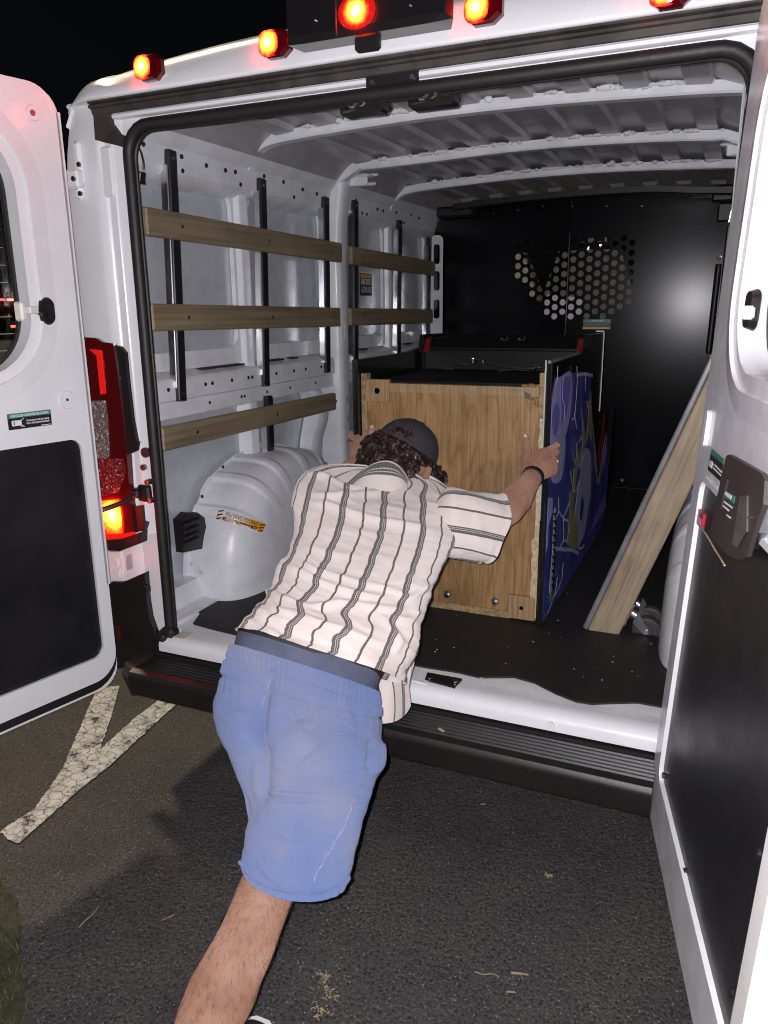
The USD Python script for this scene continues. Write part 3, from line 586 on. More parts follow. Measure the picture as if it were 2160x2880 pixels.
# sticker on the left wheel arch, following its curve
from scipy.interpolate import LinearNDInterpolator
def px_of(P):
    q = P-EYE; z = q@F_; return np.stack([1080+FPX*(q@R_)/z, 1440-FPX*(q@U_)/z], -1)
_an = np.cross(np.gradient(ARCH, axis=0), np.gradient(ARCH, axis=1)); _an /= np.linalg.norm(_an, axis=2, keepdims=True)+1e-12
_an *= np.sign(np.sum(_an*(ARCH-A3([-0.95, 0.765, 0.5])), 2, keepdims=True))
_ok = (np.sum(_an*(EYE-ARCH), 2) > 0) & (np.arange(len(ARCH))[:, None] < 150)
_ai = LinearNDInterpolator(px_of(ARCH)[_ok], np.hstack([ARCH[_ok], _an[_ok]]))
QD = A3([(617, 1429), (747, 1474), (737, 1498), (608, 1459)], float)
def decal(poly, name, m_, parent, off):
    out = []
    for g in getattr(poly, 'geoms', [poly]):
        if g.area < 1e-9: continue
        tv, tf = trimesh.creation.triangulate_polygon(g.segmentize(0.05), engine='earcut'); out.append(T(np.c_[tv, tv[:, 0]*0], tf))
    m = cat_(out)
    for _ in range(1): m = m.subdivide()
    u, v = m.vertices[:, :1], m.vertices[:, 1:2]
    q = QD[3]*(1-u)*(1-v)+QD[2]*u*(1-v)+QD[1]*u*v+QD[0]*(1-u)*v; r = _ai(q); r = np.where(np.isnan(r), np.nanmean(r, 0), r)
    return part(name, T(r[:, :3]+r[:, 3:]*off, m.faces), m_, parent, smooth=True)
STK = decal(sbox(0, 0, 1, 1), 'warning_sticker', mat('amber_sticker', (0.66, 0.36, 0.02), 0.35), ARL, 0.0012)
MT['stkred'] = mat('sticker_dark_red', (0.13, 0.018, 0.008), 0.4)
def tpoly(s_, x0, x1, y0, y1):
    m = meshkit.text_mesh(s_, 1.0, 0.01, True); lo, hi = m.bounds; up = m.faces[np.abs(m.face_normals[:, 2]-1) < 0.1]
    v = (m.vertices[:, :2]-lo[:2])/(hi[:2]-lo[:2])*A3([x1-x0, y1-y0])+A3([x0, y0]); return unary_union([Polygon(v[f]).buffer(1e-5) for f in up])
decal(tpoly('YOU DENT! YOU PAY!', 0.155, 0.845, 0.50, 0.90), 'sticker_text', MT['stkred'], STK, 0.0020)
decal(sbox(0.13, 0.09, 0.86, 0.40), 'sticker_bar', MT['stkred'], STK, 0.0020)
decal(unary_union([sbox(0.16+k*0.077, 0.17, 0.16+k*0.077+w_, 0.31) for k, w_ in enumerate((0.06, 0.06, 0.04, 0.07, 0.065, 0.05, 0.06, 0.04, 0.065))]), 'sticker_print', mat('sticker_amber_print', (0.55, 0.24, 0.04), 0.4), STK, 0.0027)
for x0 in (0.0, 0.885):
    decal(unary_union([Polygon([(x0+0.004, y), (x0+0.105, y+0.22), (x0+0.105, y+0.36), (x0+0.004, y+0.14)]).intersection(sbox(0, 0, 1, 1)) for y in (-0.05, 0.28, 0.61)]), 'sticker_stripes', MT['stkred'], STK, 0.0020)
# black air vent behind the left post
vp = pxpoly([(496, 1462), (518, 1440), (530, 1445), (545, 1440), (566, 1455), (570, 1480), (572, 1510), (568, 1540), (505, 1553)], 0, -0.88)
VT = part('air_vent', axprism(vp, 0, -0.895, 0.03), MT['blackp'], VAN)
for v in (1470, 1490, 1508, 1524):
    a, b = at(515, v, 0, -0.86), at(562, v-4, 0, -0.86); part('vent_flap', cbox((a+b)/2, (0.012, abs(b[1]-a[1]), 0.012), 0.003), MT['blackp'], VT)
part('floor_bracket', tube([at(538, 1585, 0, -0.86), at(552, 1592, 0, -0.85), at(556, 1605, 0, -0.85), at(570, 1612, 0, -0.86)], 0.006, 8), MT['inner'], VAN)
# --- cargo rails and wooden slats on the left wall
MT['rail'] = mat('black_rail', (0.013, 0.013, 0.015), 0.33)
MT['slat'] = usdkit.material(stage, '/World/Looks/slat_wood', {'g': ('geometry', {}), 'mp': ('mapping', {'scale': (30.0, 1.6, 60.0)}), 'n': ('noise_texture', {'scale': 1.0, 'detail': 6.0, 'roughness': 0.62}),
    'n2': ('noise_texture', {'scale': 3.0, 'detail': 3.0}), 'r': ('rgb_ramp', {'ramp': [(0.32, (0.165, 0.125, 0.076)), (0.5, (0.235, 0.185, 0.115)), (0.7, (0.29, 0.235, 0.152))]}), 'r2': ('rgb_ramp', {'ramp': [(0.3, (0.82, 0.82, 0.82)), (0.7, (1.08, 1.07, 1.05))]}),
    'm': ('mix', {'mix_type': 'multiply', 'fac': 1.0}), 'b': ('bump', {'distance': 0.0006, 'strength': 1.0}), 'p': ('principled_bsdf', {'roughness': 0.55})},
    [('g.position', 'mp.vector'), ('mp.vector', 'n.vector'), ('g.position', 'n2.vector'), ('n.fac', 'r.fac'), ('n2.fac', 'r2.fac'), ('r.color', 'm.color1'), ('r2.color', 'm.color2'), ('m.color', 'p.base_color'), ('n.fac', 'b.height'), ('b.normal', 'p.normal')], surface='p.BSDF')
def railpost(y, z0, z1, lean=0.0):
    a, b = A3([-0.862, y-lean, z0]), A3([-0.857, y+lean, z1])
    c = (a+b)/2; d = b-a; Ln = np.linalg.norm(d); d /= Ln
    Rm = np.stack([(1, 0, 0), np.cross(d, (1, 0, 0)), d], 1)
    rp = part('cargo_rail', cbox(c, (0.022, 0.040, Ln), 0.003, Rm), MT['rail'], VAN)
    part('rail_edge', cbox(c-A3([0.008, 0.023, 0]), (0.028, 0.006, Ln-0.09), 0.002, Rm), MT['chrome'], rp)
    for q in (a+d*0.025, b-d*0.025): part('rail_screw', cyl(q+A3([0.011, 0, 0]), q+A3([0.014, 0, 0]), 0.006, 8), MT['steel'], rp)
for y, z0, z1 in ((0.262, 1.262, 2.045), (0.785, 1.262, 2.03), (1.295, 1.275, 2.022), (1.585, 1.26, 2.04), (2.115, 1.26, 2.00), (2.555, 1.26, 1.945)): railpost(y, z0, z1, 0.018 if y < 1 else 0.012)
railpost(0.775, 0.955, 1.225, 0.0)
def slat(q0, q1, hw):
    """q0,q1: end centres on the slat face; hw half height"""
    q0, q1 = A3(q0), A3(q1); d = q1-q0; Ln = np.linalg.norm(d); d /= Ln
    Rm = np.stack([(1, 0, 0), d, np.cross((1, 0, 0), d)], 1)
    sp_ = part('wood_slat', cbox((q0+q1)/2, (0.022, Ln, 2*hw), 0.005, Rm), MT['slat'], VAN)
    return sp_, d, q0, Ln
def slat_px(u0, t0, b0, u1, t1, b1, screws):
    X = -0.835
    A_, B_, C_, D_ = at(u0, t0, 0, X), at(u0, b0, 0, X), at(u1, t1, 0, X), at(u1, b1, 0, X)
    q0, q1 = (A_+B_)/2, (C_+D_)/2; sp_, d, q, Ln = slat(q0, q1, (A_[2]-B_[2]+C_[2]-D_[2])/4)
    for y in screws:
        t_ = (y-q[1])/d[1]
        if 0 < t_ < Ln: p = q+d*t_; part('slat_screw', cyl(p+A3([0.010, 0, 0]), p+A3([0.0125, 0, 0]), 0.006, 8), MT['steel'], sp_)
sy = (0.27, 0.785, 1.295, 1.60, 2.115, 2.54)
slat_px(405, 580, 663, 957, 685, 738, sy); slat_px(422, 853, 932, 953, 866, 918, sy); slat_px(452, 1202, 1270, 940, 1104, 1152, sy)
slat_px(984, 692, 744, 1220, 736, 776, sy); slat_px(982, 866, 916, 1213, 870, 909, sy)
slat((-0.835, 1.49, 1.10), (-0.835, 2.6, 1.10), 0.055)
# warning label on the front wall skin
a, b = at(1011, 768, 0, -0.915), at(1045, 832, 0, -0.915)
lb = part('weight_label', cbox((-0.914, (a[1]+b[1])/2, (a[2]+b[2])/2), (0.003, abs(b[1]-a[1]), abs(a[2]-b[2])), 0.0008), MT['blackp'], VAN)
MT['yel'] = mat('yellow_sticker', (0.62, 0.36, 0.02), 0.4); MT['whitep'] = mat('white_print', (0.72, 0.72, 0.72), 0.5); MT['greenp'] = mat('green_print', (0.035, 0.20, 0.16), 0.4)
y0_, y1_, z1_, z0_ = min(a[1], b[1]), max(a[1], b[1]), a[2], b[2]; hh = z1_-z0_
part('label_band', cbox((-0.9118, (y0_+y1_)/2, z1_-0.12*hh), (0.001, (y1_-y0_)*0.9, 0.16*hh), 0.0003), MT['yel'], lb)
for tx, k in (('DO NOT EXCEED', 0.50), ('4,350 LBS', 0.85)):
    part('label_text', text_on(tx, (-0.9122, y0_+0.01, z1_-k*hh), (0, 1, 0), (0, 0, 1), 0.028, 0.0004, (y1_-y0_)*0.8), MT['whitep'], lb, smooth=False)
# hanging cable with a connector behind the seal
cb0 = smoothed([at(u, v, 1, 0.06) for u, v in ((378, 400), (392, 418), (401, 445), (404, 465), (403, 478))], 6)
HCB = part('hanging_cable', tube(cb0, 0.0028, 7), MT['blackp'], VAN)
q = at(396, 498, 1, 0.055); part('cable_plug', cat_([cbox(q, (0.026, 0.016, 0.030), 0.003, frame_from((0.3, 0, 1))), cbox(q+A3([-0.006, 0, -0.012]), (0.034, 0.018, 0.010), 0.002, frame_from((0.3, 0, 1)))]), MT['blackp'], HCB)
part('plug_clip', cbox(q+A3([0.001, -0.009, 0.0]), (0.018, 0.004, 0.010), 0.001, frame_from((0.3, 0, 1))), mat('green_plug', (0.24, 0.30, 0.04), 0.4), HCB)
# --- floor
fy = [(-0.80, 0.36), (-0.80, 0.245)] + [tuple(at(u, v, 2, 0.54)[:2]) for u, v in ((527, 1700), (545, 1718), (565, 1722), (543, 1752), (600, 1768), (671, 1785), (900, 1825), (1180, 1872), (1288, 1889), (1347, 1903), (1400, 1903), (1445, 1902), (1503, 1918), (1562, 1948), (1620, 1971), (1666, 1978), (1731, 1975), (1796, 1974), (1858, 1986))] + [(0.80, 0.10)]
fpoly = Polygon(fy+[(0.86, 1.2), (0.86, 2.66), (-0.86, 2.66), (-0.86, 1.2)]).buffer(0)
part('floor_mat', axprism(fpoly, 2, 0.5345, 0.006), MT['matf'], VAN, smooth=False)
cr_ = []
for k in range(38):
    x, y = rng.uniform(-0.1, 0.7), rng.uniform(0.12, 0.9)
    s_ = trimesh.creation.icosphere(0, 1.0); s_.vertices = s_.vertices*(rng.uniform(0.0012, 0.004), rng.uniform(0.001, 0.003), 0.001)+A3([x, y, 0.5412]); cr_.append(s_)
part('floor_crumb', cat_(cr_), MT['seal'], VAN, kind='stuff', smooth=False)
part('floor_panel', axprism(sbox(-0.94, 0.02, 0.94, 2.70), 2, 0.50, 0.033), MT['inner'], VAN, smooth=False)
# sill
sillp = [(0.13, 0.5335), (0.06, 0.5345), (0.035, 0.531), (0.02, 0.5345), (-0.005, 0.534), (-0.024, 0.530), (-0.036, 0.520), (-0.041, 0.508), (-0.041, 0.485), (0.13, 0.485)]
SI = part('rear_sill', xsweep(sillp, np.linspace(-0.80, 0.80, 20)), MT['paint'], VAN, smooth=30)
part('sill_worn_patch', cbox((-0.735, 0.0, 0.5345), (0.055, 0.05, 0.003), 0.001), mat('worn_cream', (0.62, 0.58, 0.46), 0.5, var=0.2, vscale=40), SI)
for px in ([(1165, 1884), (1205, 1898), (1202, 1925), (1160, 1915)], [(1345, 1925), (1350, 1902), (1358, 1905), (1352, 1950)], [(1510, 1935), (1513, 1965), (1508, 1985), (1503, 1975)]):
    part('sill_pressing', axprism(pxpoly(px, 2, 0.5345), 2, 0.5335, 0.003), MT['paint'], SI)
kp = part('sill_striker', axprism(pxpoly([(1202, 1893), (1300, 1911), (1279, 1935), (1195, 1913)], 2, 0.536), 2, 0.533, 0.006), MT['blackp'], SI)
for u, v in ((1209, 1908), (1280, 1918)):
    p = at(u, v, 2, 0.54); part('striker_bolt', cyl(p, p+(0, 0, 0.004), 0.007, 10), MT['chrome'], SI)
p = at(1550, 2039, 1, -0.045); part('sill_plug', cyl(p, p-(0, 0.004, 0), 0.010, 14), MT['whitep'], SI)
part('sill_groove', xsweep([(0.0, 0.478), (-0.05, 0.478), (-0.05, 0.470), (0.0, 0.470)], (-0.80, 0.80)), MT['rubber'], VAN)
# tie-down ring in the floor
p = at(663, 1650, 2, 0.545); tr_ = part('tie_down_cup', axprism(Polygon([(p[0]+0.055*math.cos(t_), p[1]+0.02-0.06*abs(math.sin(t_))*(1 if math.sin(t_) < 0 else 0.05)) for t_ in np.linspace(0, 2*np.pi, 20)]).buffer(0), 2, 0.5405, 0.003), MT['inner'], VAN)
part('tie_down_ring', tube([(p[0]+0.022*math.cos(t_), p[1]-0.005+0.016*math.sin(t_), 0.550) for t_ in np.linspace(0, 2*np.pi, 20)[:-1]], 0.004, 8, closed=True), MT['chrome'], tr_)
# --- black step bumper
def bump_prof(k=1.0):
    top = [(0.06, 0.468), (-0.046, 0.468)]
    y = -0.050; 
    for i in range(6): top += [(y, 0.468), (y-0.003, 0.4625), (y-0.008, 0.4625), (y-0.011, 0.468)]; y -= 0.0165
    top += [(y, 0.467), (y-0.014, 0.462), (y-0.021, 0.452), (y-0.022, 0.44), (y-0.014, 0.385), (y-0.0, 0.375), (0.06, 0.375)]
    return top
BM = part('step_bumper', xsweep(bump_prof(), np.linspace(-0.82, 0.745, 8)), MT['bump'], VAN, smooth=35)
tp = axprism(sbox(-0.90, -0.10, -0.815, 0.06), 2, 0.375, 0.0925)
endc = trimesh.convex.convex_hull(A3([(-0.822, -0.171, 0.44), (-0.822, -0.150, 0.466), (-0.822, 0.06, 0.466), (-0.822, -0.160, 0.376), (-0.93, 0.03, 0.27), (-0.95, 0.06, 0.44), (-0.88, -0.135, 0.43), (-0.875, -0.12, 0.462), (-0.905, 0.0, 0.44), (-0.90, 0.06, 0.462), (-0.89, -0.08, 0.33), (-0.93, 0.06, 0.27)]))
part('bumper_end', endc, MT['grime'], BM, smooth=30)
part('bumper_lip', cbox((-0.05, -0.012, 0.4695), (1.54, 0.05, 0.004), 0.0015), MT['grime'], BM)
p = at(1280, 1980, 2, 0.475); part('bumper_bolt', cyl(p-(0, 0, 0.004), p+(0, 0, 0.003), 0.006, 10), MT['blackp'], BM)
part('bumper_chip', cbox(at(1241, 2053, 2, 0.470), (0.02, 0.008, 0.004), 0.001, frame_from((0.1, 0, 1), (0.5, 1, 0))), MT['straw'], BM)
# --- wheels under the body (rear pair)
for s in (-1, 1):
    for y in (0.80, 3.85):
        wl = part('wheel', cyl((s*0.98, y, 0.345), (s*0.76, y, 0.345), 0.345, 32), MT['rubber'], VAN)
        part('rim', cyl((s*0.99, y, 0.345), (s*0.975, y, 0.345), 0.21, 24), MT['steel'], wl)
part('underbody', cbox((0, 2.0, 0.42), (1.5, 3.6, 0.08), 0.01), MT['blackp'], VAN)
# ------------------------------------------------------------------ partition with round holes, and the cab behind
BX = -0.068                                    # seam
def bulk_panel(x0, x1, yaw, holes, name):
    c, s_ = math.cos(yaw), math.sin(yaw)
    a = A3([c, s_, 0]); b = A3([0, 0, 1.0]); o = A3([BX, 2.66, 0])
    poly = Polygon([(x0, 0.54), (x1, 0.54), (x1, 1.95), (x1*0.93, 2.09), (x1*0.75, 2.12), (x0, 2.13)]) if x1 > 0 else Polygon([(x0, 0.54), (x1, 0.54), (x1, 2.13), (x0*0.72, 2.12), (x0*0.93, 2.09), (x0, 1.95)])
    hs = unary_union([Point(x, z).buffer(0.0172, quad_segs=5) for x, z in holes]) if holes else Polygon()
    return part(name, prism(poly.difference(hs), o, a, b, -0.004), MT['bulk'], VAN, smooth=False), a, o
hl, hr = [], []
reg = Polygon([(-0.39, 1.915), (0.27, 1.925), (0.275, 1.55), (0.19, 1.49), (-0.02, 1.49), (-0.20, 1.49), (-0.24, 1.60), (-0.36, 1.70), (-0.38, 1.80)])
DX, DZ = 0.0437, 0.0505
for i in range(-9, 8):
    for j in range(-8, 9):
        x, z = BX+0.024+i*DX if i >= 0 else BX-0.024+(i+1)*DX, 1.70+j*DZ+(DZ/2 if i % 2 else 0)
        if reg.contains(Point(x, z)): (hr if i >= 0 else hl).append((x-BX, z))
bl, al, ol = bulk_panel(-0.80, -0.0015, 0.0, hl, 'partition_panel')
br, ar_, or_ = bulk_panel(0.0015, 0.93, 0.050, hr, 'partition_panel')
part('partition_seam', cbox((BX-0.001, 2.656, 1.66), (0.003, 0.004, 0.56), 0.001), MT['steel'], bl)
part('partition_frame', cat_([cbox((-0.15, 2.64, 2.125), (0.95, 0.03, 0.025), 0.004)]), MT['blackp'], VAN)
rv = []
for k, x in enumerate((-0.62, -0.50, -0.36, -0.22, -0.06, 0.12, 0.30)): p = A3([x, 2.654, 2.085-0.01*abs(k-3)]); rv.append(cyl(p, p-(0, 0.004, 0), 0.004, 8))
for u, v in ((1750, 1350), (1900, 1445)): 
    p = at(u, v, 1, 2.62); rv.append(cyl(p, p-(0, 0.006, 0), 0.009, 8))
for q in rv: part('partition_bolt', q, MT['chrome'], bl)
def on_r(u, v, off=0.003):
    n = np.cross(ar_, (0, 0, 1.0)); p = atp(u, v, or_+n*0.0, n); return p+n*off
# side post, gas strut with brass eyelets and bracket at the right of the partition
nn_ = np.cross(ar_, (0, 0, 1.0))
sa, sb_ = on_r(2023, 726, 0.03), on_r(1992, 1002, 0.03)
GS = part('gas_strut', tube([sa+(sb_-sa)*k for k in (0.06, 0.10, 0.5, 0.93, 0.97)], [0.014, 0.0165, 0.0165, 0.0165, 0.013], 12), MT['blackp'], VAN)
for q in (sa, sb_):
    d = np.stack([q+0.010*(math.cos(t_)*ar_+math.sin(t_)*A3([0, 0, 1])) for t_ in np.linspace(0, 2*np.pi, 17)[:-1]])
    part('strut_eyelet', tube(d, 0.0035, 8, closed=True), MT['brass'], GS)
pa, pb = on_r(2051, 640, 0.02), on_r(2010, 1010, 0.02)
part('partition_post', cat_([tube([pa, (pa+pb)/2, pb], 0.014, 8), ]), MT['rail'], VAN)
pa, pb = on_r(2062, 640, 0.03), on_r(2026, 960, 0.03)
pp = part('partition_channel', tube([pa, (pa+pb)/2, pb], 0.011, 6), MT['steel'], VAN)
q = on_r(2035, 810, 0.045); part('channel_bolt', cyl(q, q+nn_*0.006, 0.008, 10), MT['chrome'], pp)
q = on_r(2040, 600, 0.04); lb2 = part('roof_bracket', cat_([cbox(q, (0.075, 0.05, 0.09), 0.008), cbox(q+A3([-0.02, 0, 0.09]), (0.10, 0.06, 0.08), 0.01), cbox(q+A3([-0.12, 0.02, 0.10]), (0.12, 0.05, 0.03), 0.006)]), MT['blackp'], VAN)
part('bracket_wire', tube(smoothed([q+A3([0.03, -0.03, 0.16]), q+A3([0.05, -0.035, 0.08]), q+A3([0.03, -0.035, 0.02]), q+A3([0.02, -0.03, -0.05])], 5), 0.003, 6), MT['chrome'], lb2)
part('bracket_left', cbox((-0.70, 2.60, 2.075), (0.22, 0.10, 0.06), 0.012), MT['blackp'], VAN)
# front end of the left wall: pressed door post
pf = rrect(0, 0, 0.075, 0.74, 0.03)
for z0 in (0.06, 0.27, 0.43, 0.58): pf = pf.difference(rrect(0.018, z0, 0.057, z0+0.11, 0.016))
part('front_post', prism(pf, (-0.862, 2.60, 1.22), (0.78, 0.62, 0), (0, 0, 1.0), 0.012), MT['inner'], VAN, smooth=30)
# notice on the partition
o_ = on_r(1639, 926, 0.002); e_ = on_r(1717, 926, 0.002); wv = np.linalg.norm(e_-o_); hv = np.linalg.norm(on_r(1641, 898, 0.002)-o_)
nt = part('notice_sticker', prism(sbox(0, 0, wv, hv), o_, ar_, (0, 0, 1.0), 0.0008), MT['blackp'], VAN, smooth=False)
part('notice_band', prism(sbox(0.002, hv*0.70, wv-0.002, hv-0.001), o_+nn_*0.0010, ar_, (0, 0, 1.0), 0.0006), MT['greenp'], nt, smooth=False)
part('notice_band', prism(sbox(0.0, 0.001, wv-0.004, hv*0.20), o_+nn_*0.0010, ar_, (0, 0, 1.0), 0.0006), MT['yel'], nt, smooth=False)
part('notice_text', text_on("SAVE 'EM", o_+ar_*wv*0.3+A3([0, 0, hv*0.76])+nn_*0.0018, ar_, (0, 0, 1), 0.009, 0.0004, wv*0.4, True), MT['whitep'], nt, smooth=False)
for k in range(3): part('notice_line', prism(sbox(0.008, hv*(0.30+0.12*k), wv*(0.86+0.04*k), hv*(0.345+0.12*k)), o_+nn_*0.0010, ar_, (0, 0, 1.0), 0.0005), mat('grey_print_%d' % k, (0.16, 0.17, 0.18), 0.5), nt, smooth=False)
# cab: seat backs, shelf paper, dashboard and windscreen
MT['seat'] = mat('olive_seat_cloth', (0.62, 0.60, 0.40), 0.85, var=0.3, vscale=25, bump=0.001, bscale=300)
MT['seatd'] = mat('dark_seat_cloth', (0.24, 0.23, 0.18), 0.85, var=0.3, vscale=25)
CAB = thing('van_cab', 'dark cab with seat backs seen through the holes of the black partition', 'cab interior', (0, 3.2, 0.5)) if False else VAN
for x0, x1, m_, z1 in ((-0.72, -0.27, 'seat', 1.86), (-0.262, 0.28, 'seatd', 1.86), (0.30, 0.75, 'seatd', 1.84)):
    h = trimesh.convex.convex_hull(A3([(x, y, z) for x in (x0, x1) for y, z in ((2.92, 0.75), (3.05, 0.75), (2.84, z1-0.28), (2.98, z1-0.24))]+[(x, y, z1) for x in (x0+0.1, x1-0.1) for y in (2.84, 2.94)]))
    part('cab_seat', h, MT[m_], VAN, smooth=25)
pl = at(1556, 830, 1, 2.80); part('cab_paper', axprism(pxpoly([(1532, 842), (1541, 828), (1642, 838), (1636, 900), (1560, 902), (1530, 890)], 1, 2.78), 1, 2.78, 0.003), mat('white_paper', (0.72, 0.70, 0.70), 0.7), VAN, smooth=False)
part('cab_dashboard', cbox((0, 3.95, 1.12), (1.8, 0.5, 0.35), 0.06), MT['blackp'], VAN)
part('cab_mirror', cbox(at(1668, 676, 1, 3.5), (0.20, 0.03, 0.05), 0.012), MT['chrome'], VAN)
part('cab_visor', cbox((0.0, 3.4, 2.0), (1.5, 0.3, 0.02), 0.006), MT['seatd'], VAN)
MT['glassd'] = usdkit.material(stage, '/World/Looks/window_glass', {'t': ('transparent_bsdf', {'color': (0.62, 0.64, 0.64)}), 'gl': ('glossy_bsdf', {'color': (1, 1, 1), 'roughness': 0.02}), 'f': ('fresnel', {'IOR': 1.25}), 'm': ('mix_closure', {})}, [('f.fac', 'm.fac'), ('t.BSDF', 'm.closure1'), ('gl.BSDF', 'm.closure2')], surface='m.closure')
part('windscreen', gridmesh(A3([[(x, 4.45-(0.95)*k+0.10*(1-(x/0.9)**2), 1.2+0.95*k) for x in np.linspace(-0.92, 0.92, 9)] for k in (0, 0.5, 1.0)])), MT['glassd'], VAN)
for s in (-1, 1):
    part('cab_side', axprism(Polygon([(2.7, 0.5), (4.5, 0.5), (4.5, 1.2), (4.2, 1.25), (3.6, 2.05), (2.7, 2.1)]), 0, s*0.97, s*0.02), MT['paint'], VAN)
part('bonnet', trimesh.convex.convex_hull(A3([(x, y, z) for x in (-0.95, 0.95) for y, z in ((4.4, 0.45), (4.4, 1.22), (5.1, 1.0), (5.25, 0.45))])), MT['paint'], VAN)

# ------------------------------------------------------------------ rear doors
def door(name, label, hinge, ang_dir, inner_px, panel_px, sgn, ztop=2.13, zbot=0.42, width=0.80):
    d = A3([ang_dir[0], ang_dir[1], 0]); d /= np.linalg.norm(d)
    n = A3([d[1], -d[0], 0])*sgn                 # towards the inside of the door
    o = A3([hinge[0], hinge[1], 0.0])
    def sz(u, v, off=0.0):
        p = atp(u, v, o+n*off, n); q = p-o; return (float(np.dot(q, d)), float(p[2]))
    return d, n, o, sz
def dprism(poly, o, d, n, off, th):
    """solid on the door: from off to off+th along n"""
    a, b = d, A3([0, 0, 1.0])
    k = np.cross(a, b); sg = 1 if np.dot(k, n) > 0 else -1
    m = prism(poly, o+n*off, a, b, sg*th); m.fix_normals(); return m
# left door
d, n, o, sz = door('l', '', (-0.857, -0.156), (-0.217, -0.976), None, None, -1)
inner_l = [sz(*q) for q in ((345, 1640), (325, 1748), (329, 1802), (326, 1830), (315, 1864), (296, 1895), (253, 1929))]
hx = [sz(*q)[0] for q in ((165, 330), (170, 421), (174, 522), (197, 747), (226, 931), (268, 1202), (302, 1524), (325, 1748))]
zb_in = np.mean([sz(*q)[1] for q in ((195, 1950), (0, 2039))]); zb_out = np.mean([sz(*q)[1] for q in ((345, 1909), (0, 2072))])
ztl = np.mean([sz(*q)[1] for q in ((0, 205), (120, 240))])
s0 = float(np.mean(hx)); WD = 0.83
pn = [sz(*q) for q in ((0, 1263), (217, 1238), (240, 1329), (300, 1820), (29, 1950))]
ps0, pz1, pz0 = float(np.mean([pn[1][0], pn[2][0], pn[3][0]])), float(np.mean([pn[0][1], pn[1][1]])), float(pn[4][1])
wn = [sz(*q) for q in ((0, 400), (33, 512), (52, 747), (69, 924), (54, 974), (0, 1025))]
ws0, wz0 = float(max(0.05, min(w_[0] for w_ in wn)))-0.008, float(wn[5][1]-0.03)
DBG = dict(s0=s0, hx=hx, zb_in=zb_in, zb_out=zb_out, ztl=ztl, pn=pn, wn=wn, inner=inner_l)
win = rrect(ws0, wz0, WD-0.10, wz0+0.62, 0.16, 10)
LD = part('rear_door', dprism(rrect(s0-0.035, zb_out-0.032, WD+0.03, ztl+0.01, 0.07).difference(win.buffer(0.004)), o, d, n, -0.085, 0.03), MT['paint'], VAN, label='left rear door swung open, window and black lower panel')
win = rrect(ws0, wz0, WD-0.10, wz0+0.62, 0.16, 10)
frame = rrect(s0, zb_in, WD, ztl, 0.08, 10)
hole_p = rrect(ps0, pz0, WD-0.09, pz1, 0.035)
# inner pressing: rounded shoulder built in two steps round the window
part('door_pressing', dprism(frame.difference(win).difference(hole_p), o, d, n, -0.055, 0.055), MT['door_in'], LD, smooth=25)
# sloped reveal round the window
def reveal(poly_in, poly_out, off_in, off_out, o, d, n, N=120):
    def ring(p, off):
        L_ = p.exterior.length; return A3([o+d*q.x+A3([0, 0, q.y])+n*off for q in (p.exterior.interpolate(t_*L_/N) for t_ in range(N))])
    return gridmesh(np.stack([ring(poly_in, off_in), ring(poly_in.buffer(0.012), (off_in*0.55+off_out*0.45)), ring(poly_in.buffer(0.03), off_out+0.006), ring(poly_out, off_out)]), False, True)
part('window_reveal', reveal(win, win.buffer(0.075), -0.058, 0.001, o, d, n), MT['door_in'], LD, smooth=60)
part('window_gasket', dprism(win.buffer(0.003).difference(win.buffer(-0.008)), o, d, n, -0.062, 0.012), MT['rubber'], LD)
gl = part('door_glass', dprism(win.buffer(-0.004), o, d, n, -0.066, 0.004), MT['glassd'], LD, smooth=False)
for k in range(12):
    z = wz0+0.06+k*0.044; part('defroster_line', dprism(sbox(ws0+0.02, z, WD-0.12, z+0.0016), o, d, n, -0.0615, 0.0006), mat('defroster_line_print', (0.30, 0.25, 0.18), 0.5) if k == 0 else UsdShade.Material.Get(stage, '/World/Looks/defroster_line_print'), gl, smooth=False)
pnl = part('door_panel', dprism(hole_p.buffer(0.004), o, d, n, -0.022, 0.012), MT['panel'], LD, smooth=25)
for s_, z_ in ((ps0+0.02, 0.60), (ps0+0.02, 0.80), (ps0+0.02, 1.05), (ps0+0.25, pz0+0.02)):
    p = o+d*s_+A3([0, 0, z_])+n*(-0.010); part('panel_clip', cyl(p, p+n*0.004, 0.008, 10), MT['blackp'], pnl)
part('door_seal', dprism(rrect(s0-0.016, zb_out-0.008, WD+0.012, ztl+0.004, 0.085).difference(frame.buffer(-0.02)), o, d, n, -0.055, 0.03), MT['rubber'], LD, smooth=25)
part('hinge_edge', dprism(sbox(s0-0.006, 0.75, s0+0.006, ztl-0.06), o, d, n, -0.05, 0.05), MT['door_in'], LD)
# door details: pull strap with clip, access caps, small plate, sticker
def on_l(u, v, off=0.002): return atp(u, v, o+n*off, n)
gr = part('strap_grommet', trimesh.convex.convex_hull(np.vstack([c+n*off+sc*0.5*np.outer(np.cos(tt), d)*0.045+sc*np.outer(np.sin(tt), (0, 0, 1.0))*0.024 for c in (on_l(130, 860), on_l(133, 890)) for off, sc in ((0, 1), (0.010, 0.8)) for tt in [np.linspace(0, 6.28, 16)]])), MT['blackp'], LD)
part('door_strap', tube([on_l(132, 885, 0.012), on_l(118, 882, 0.016), on_l(106, 876, 0.012)], 0.0075, 8), MT['blackp'], gr)
part('strap_clip', cbox(on_l(90, 872, 0.012), (0.02, 0.03, 0.02), 0.003), mat('pale_nylon', (0.66, 0.65, 0.58), 0.5), gr)
part('strap_bracket', cbox(on_l(58, 876, -0.01), (0.03, 0.02, 0.05), 0.005), UsdShade.Material.Get(stage, '/World/Looks/pale_nylon'), gr)
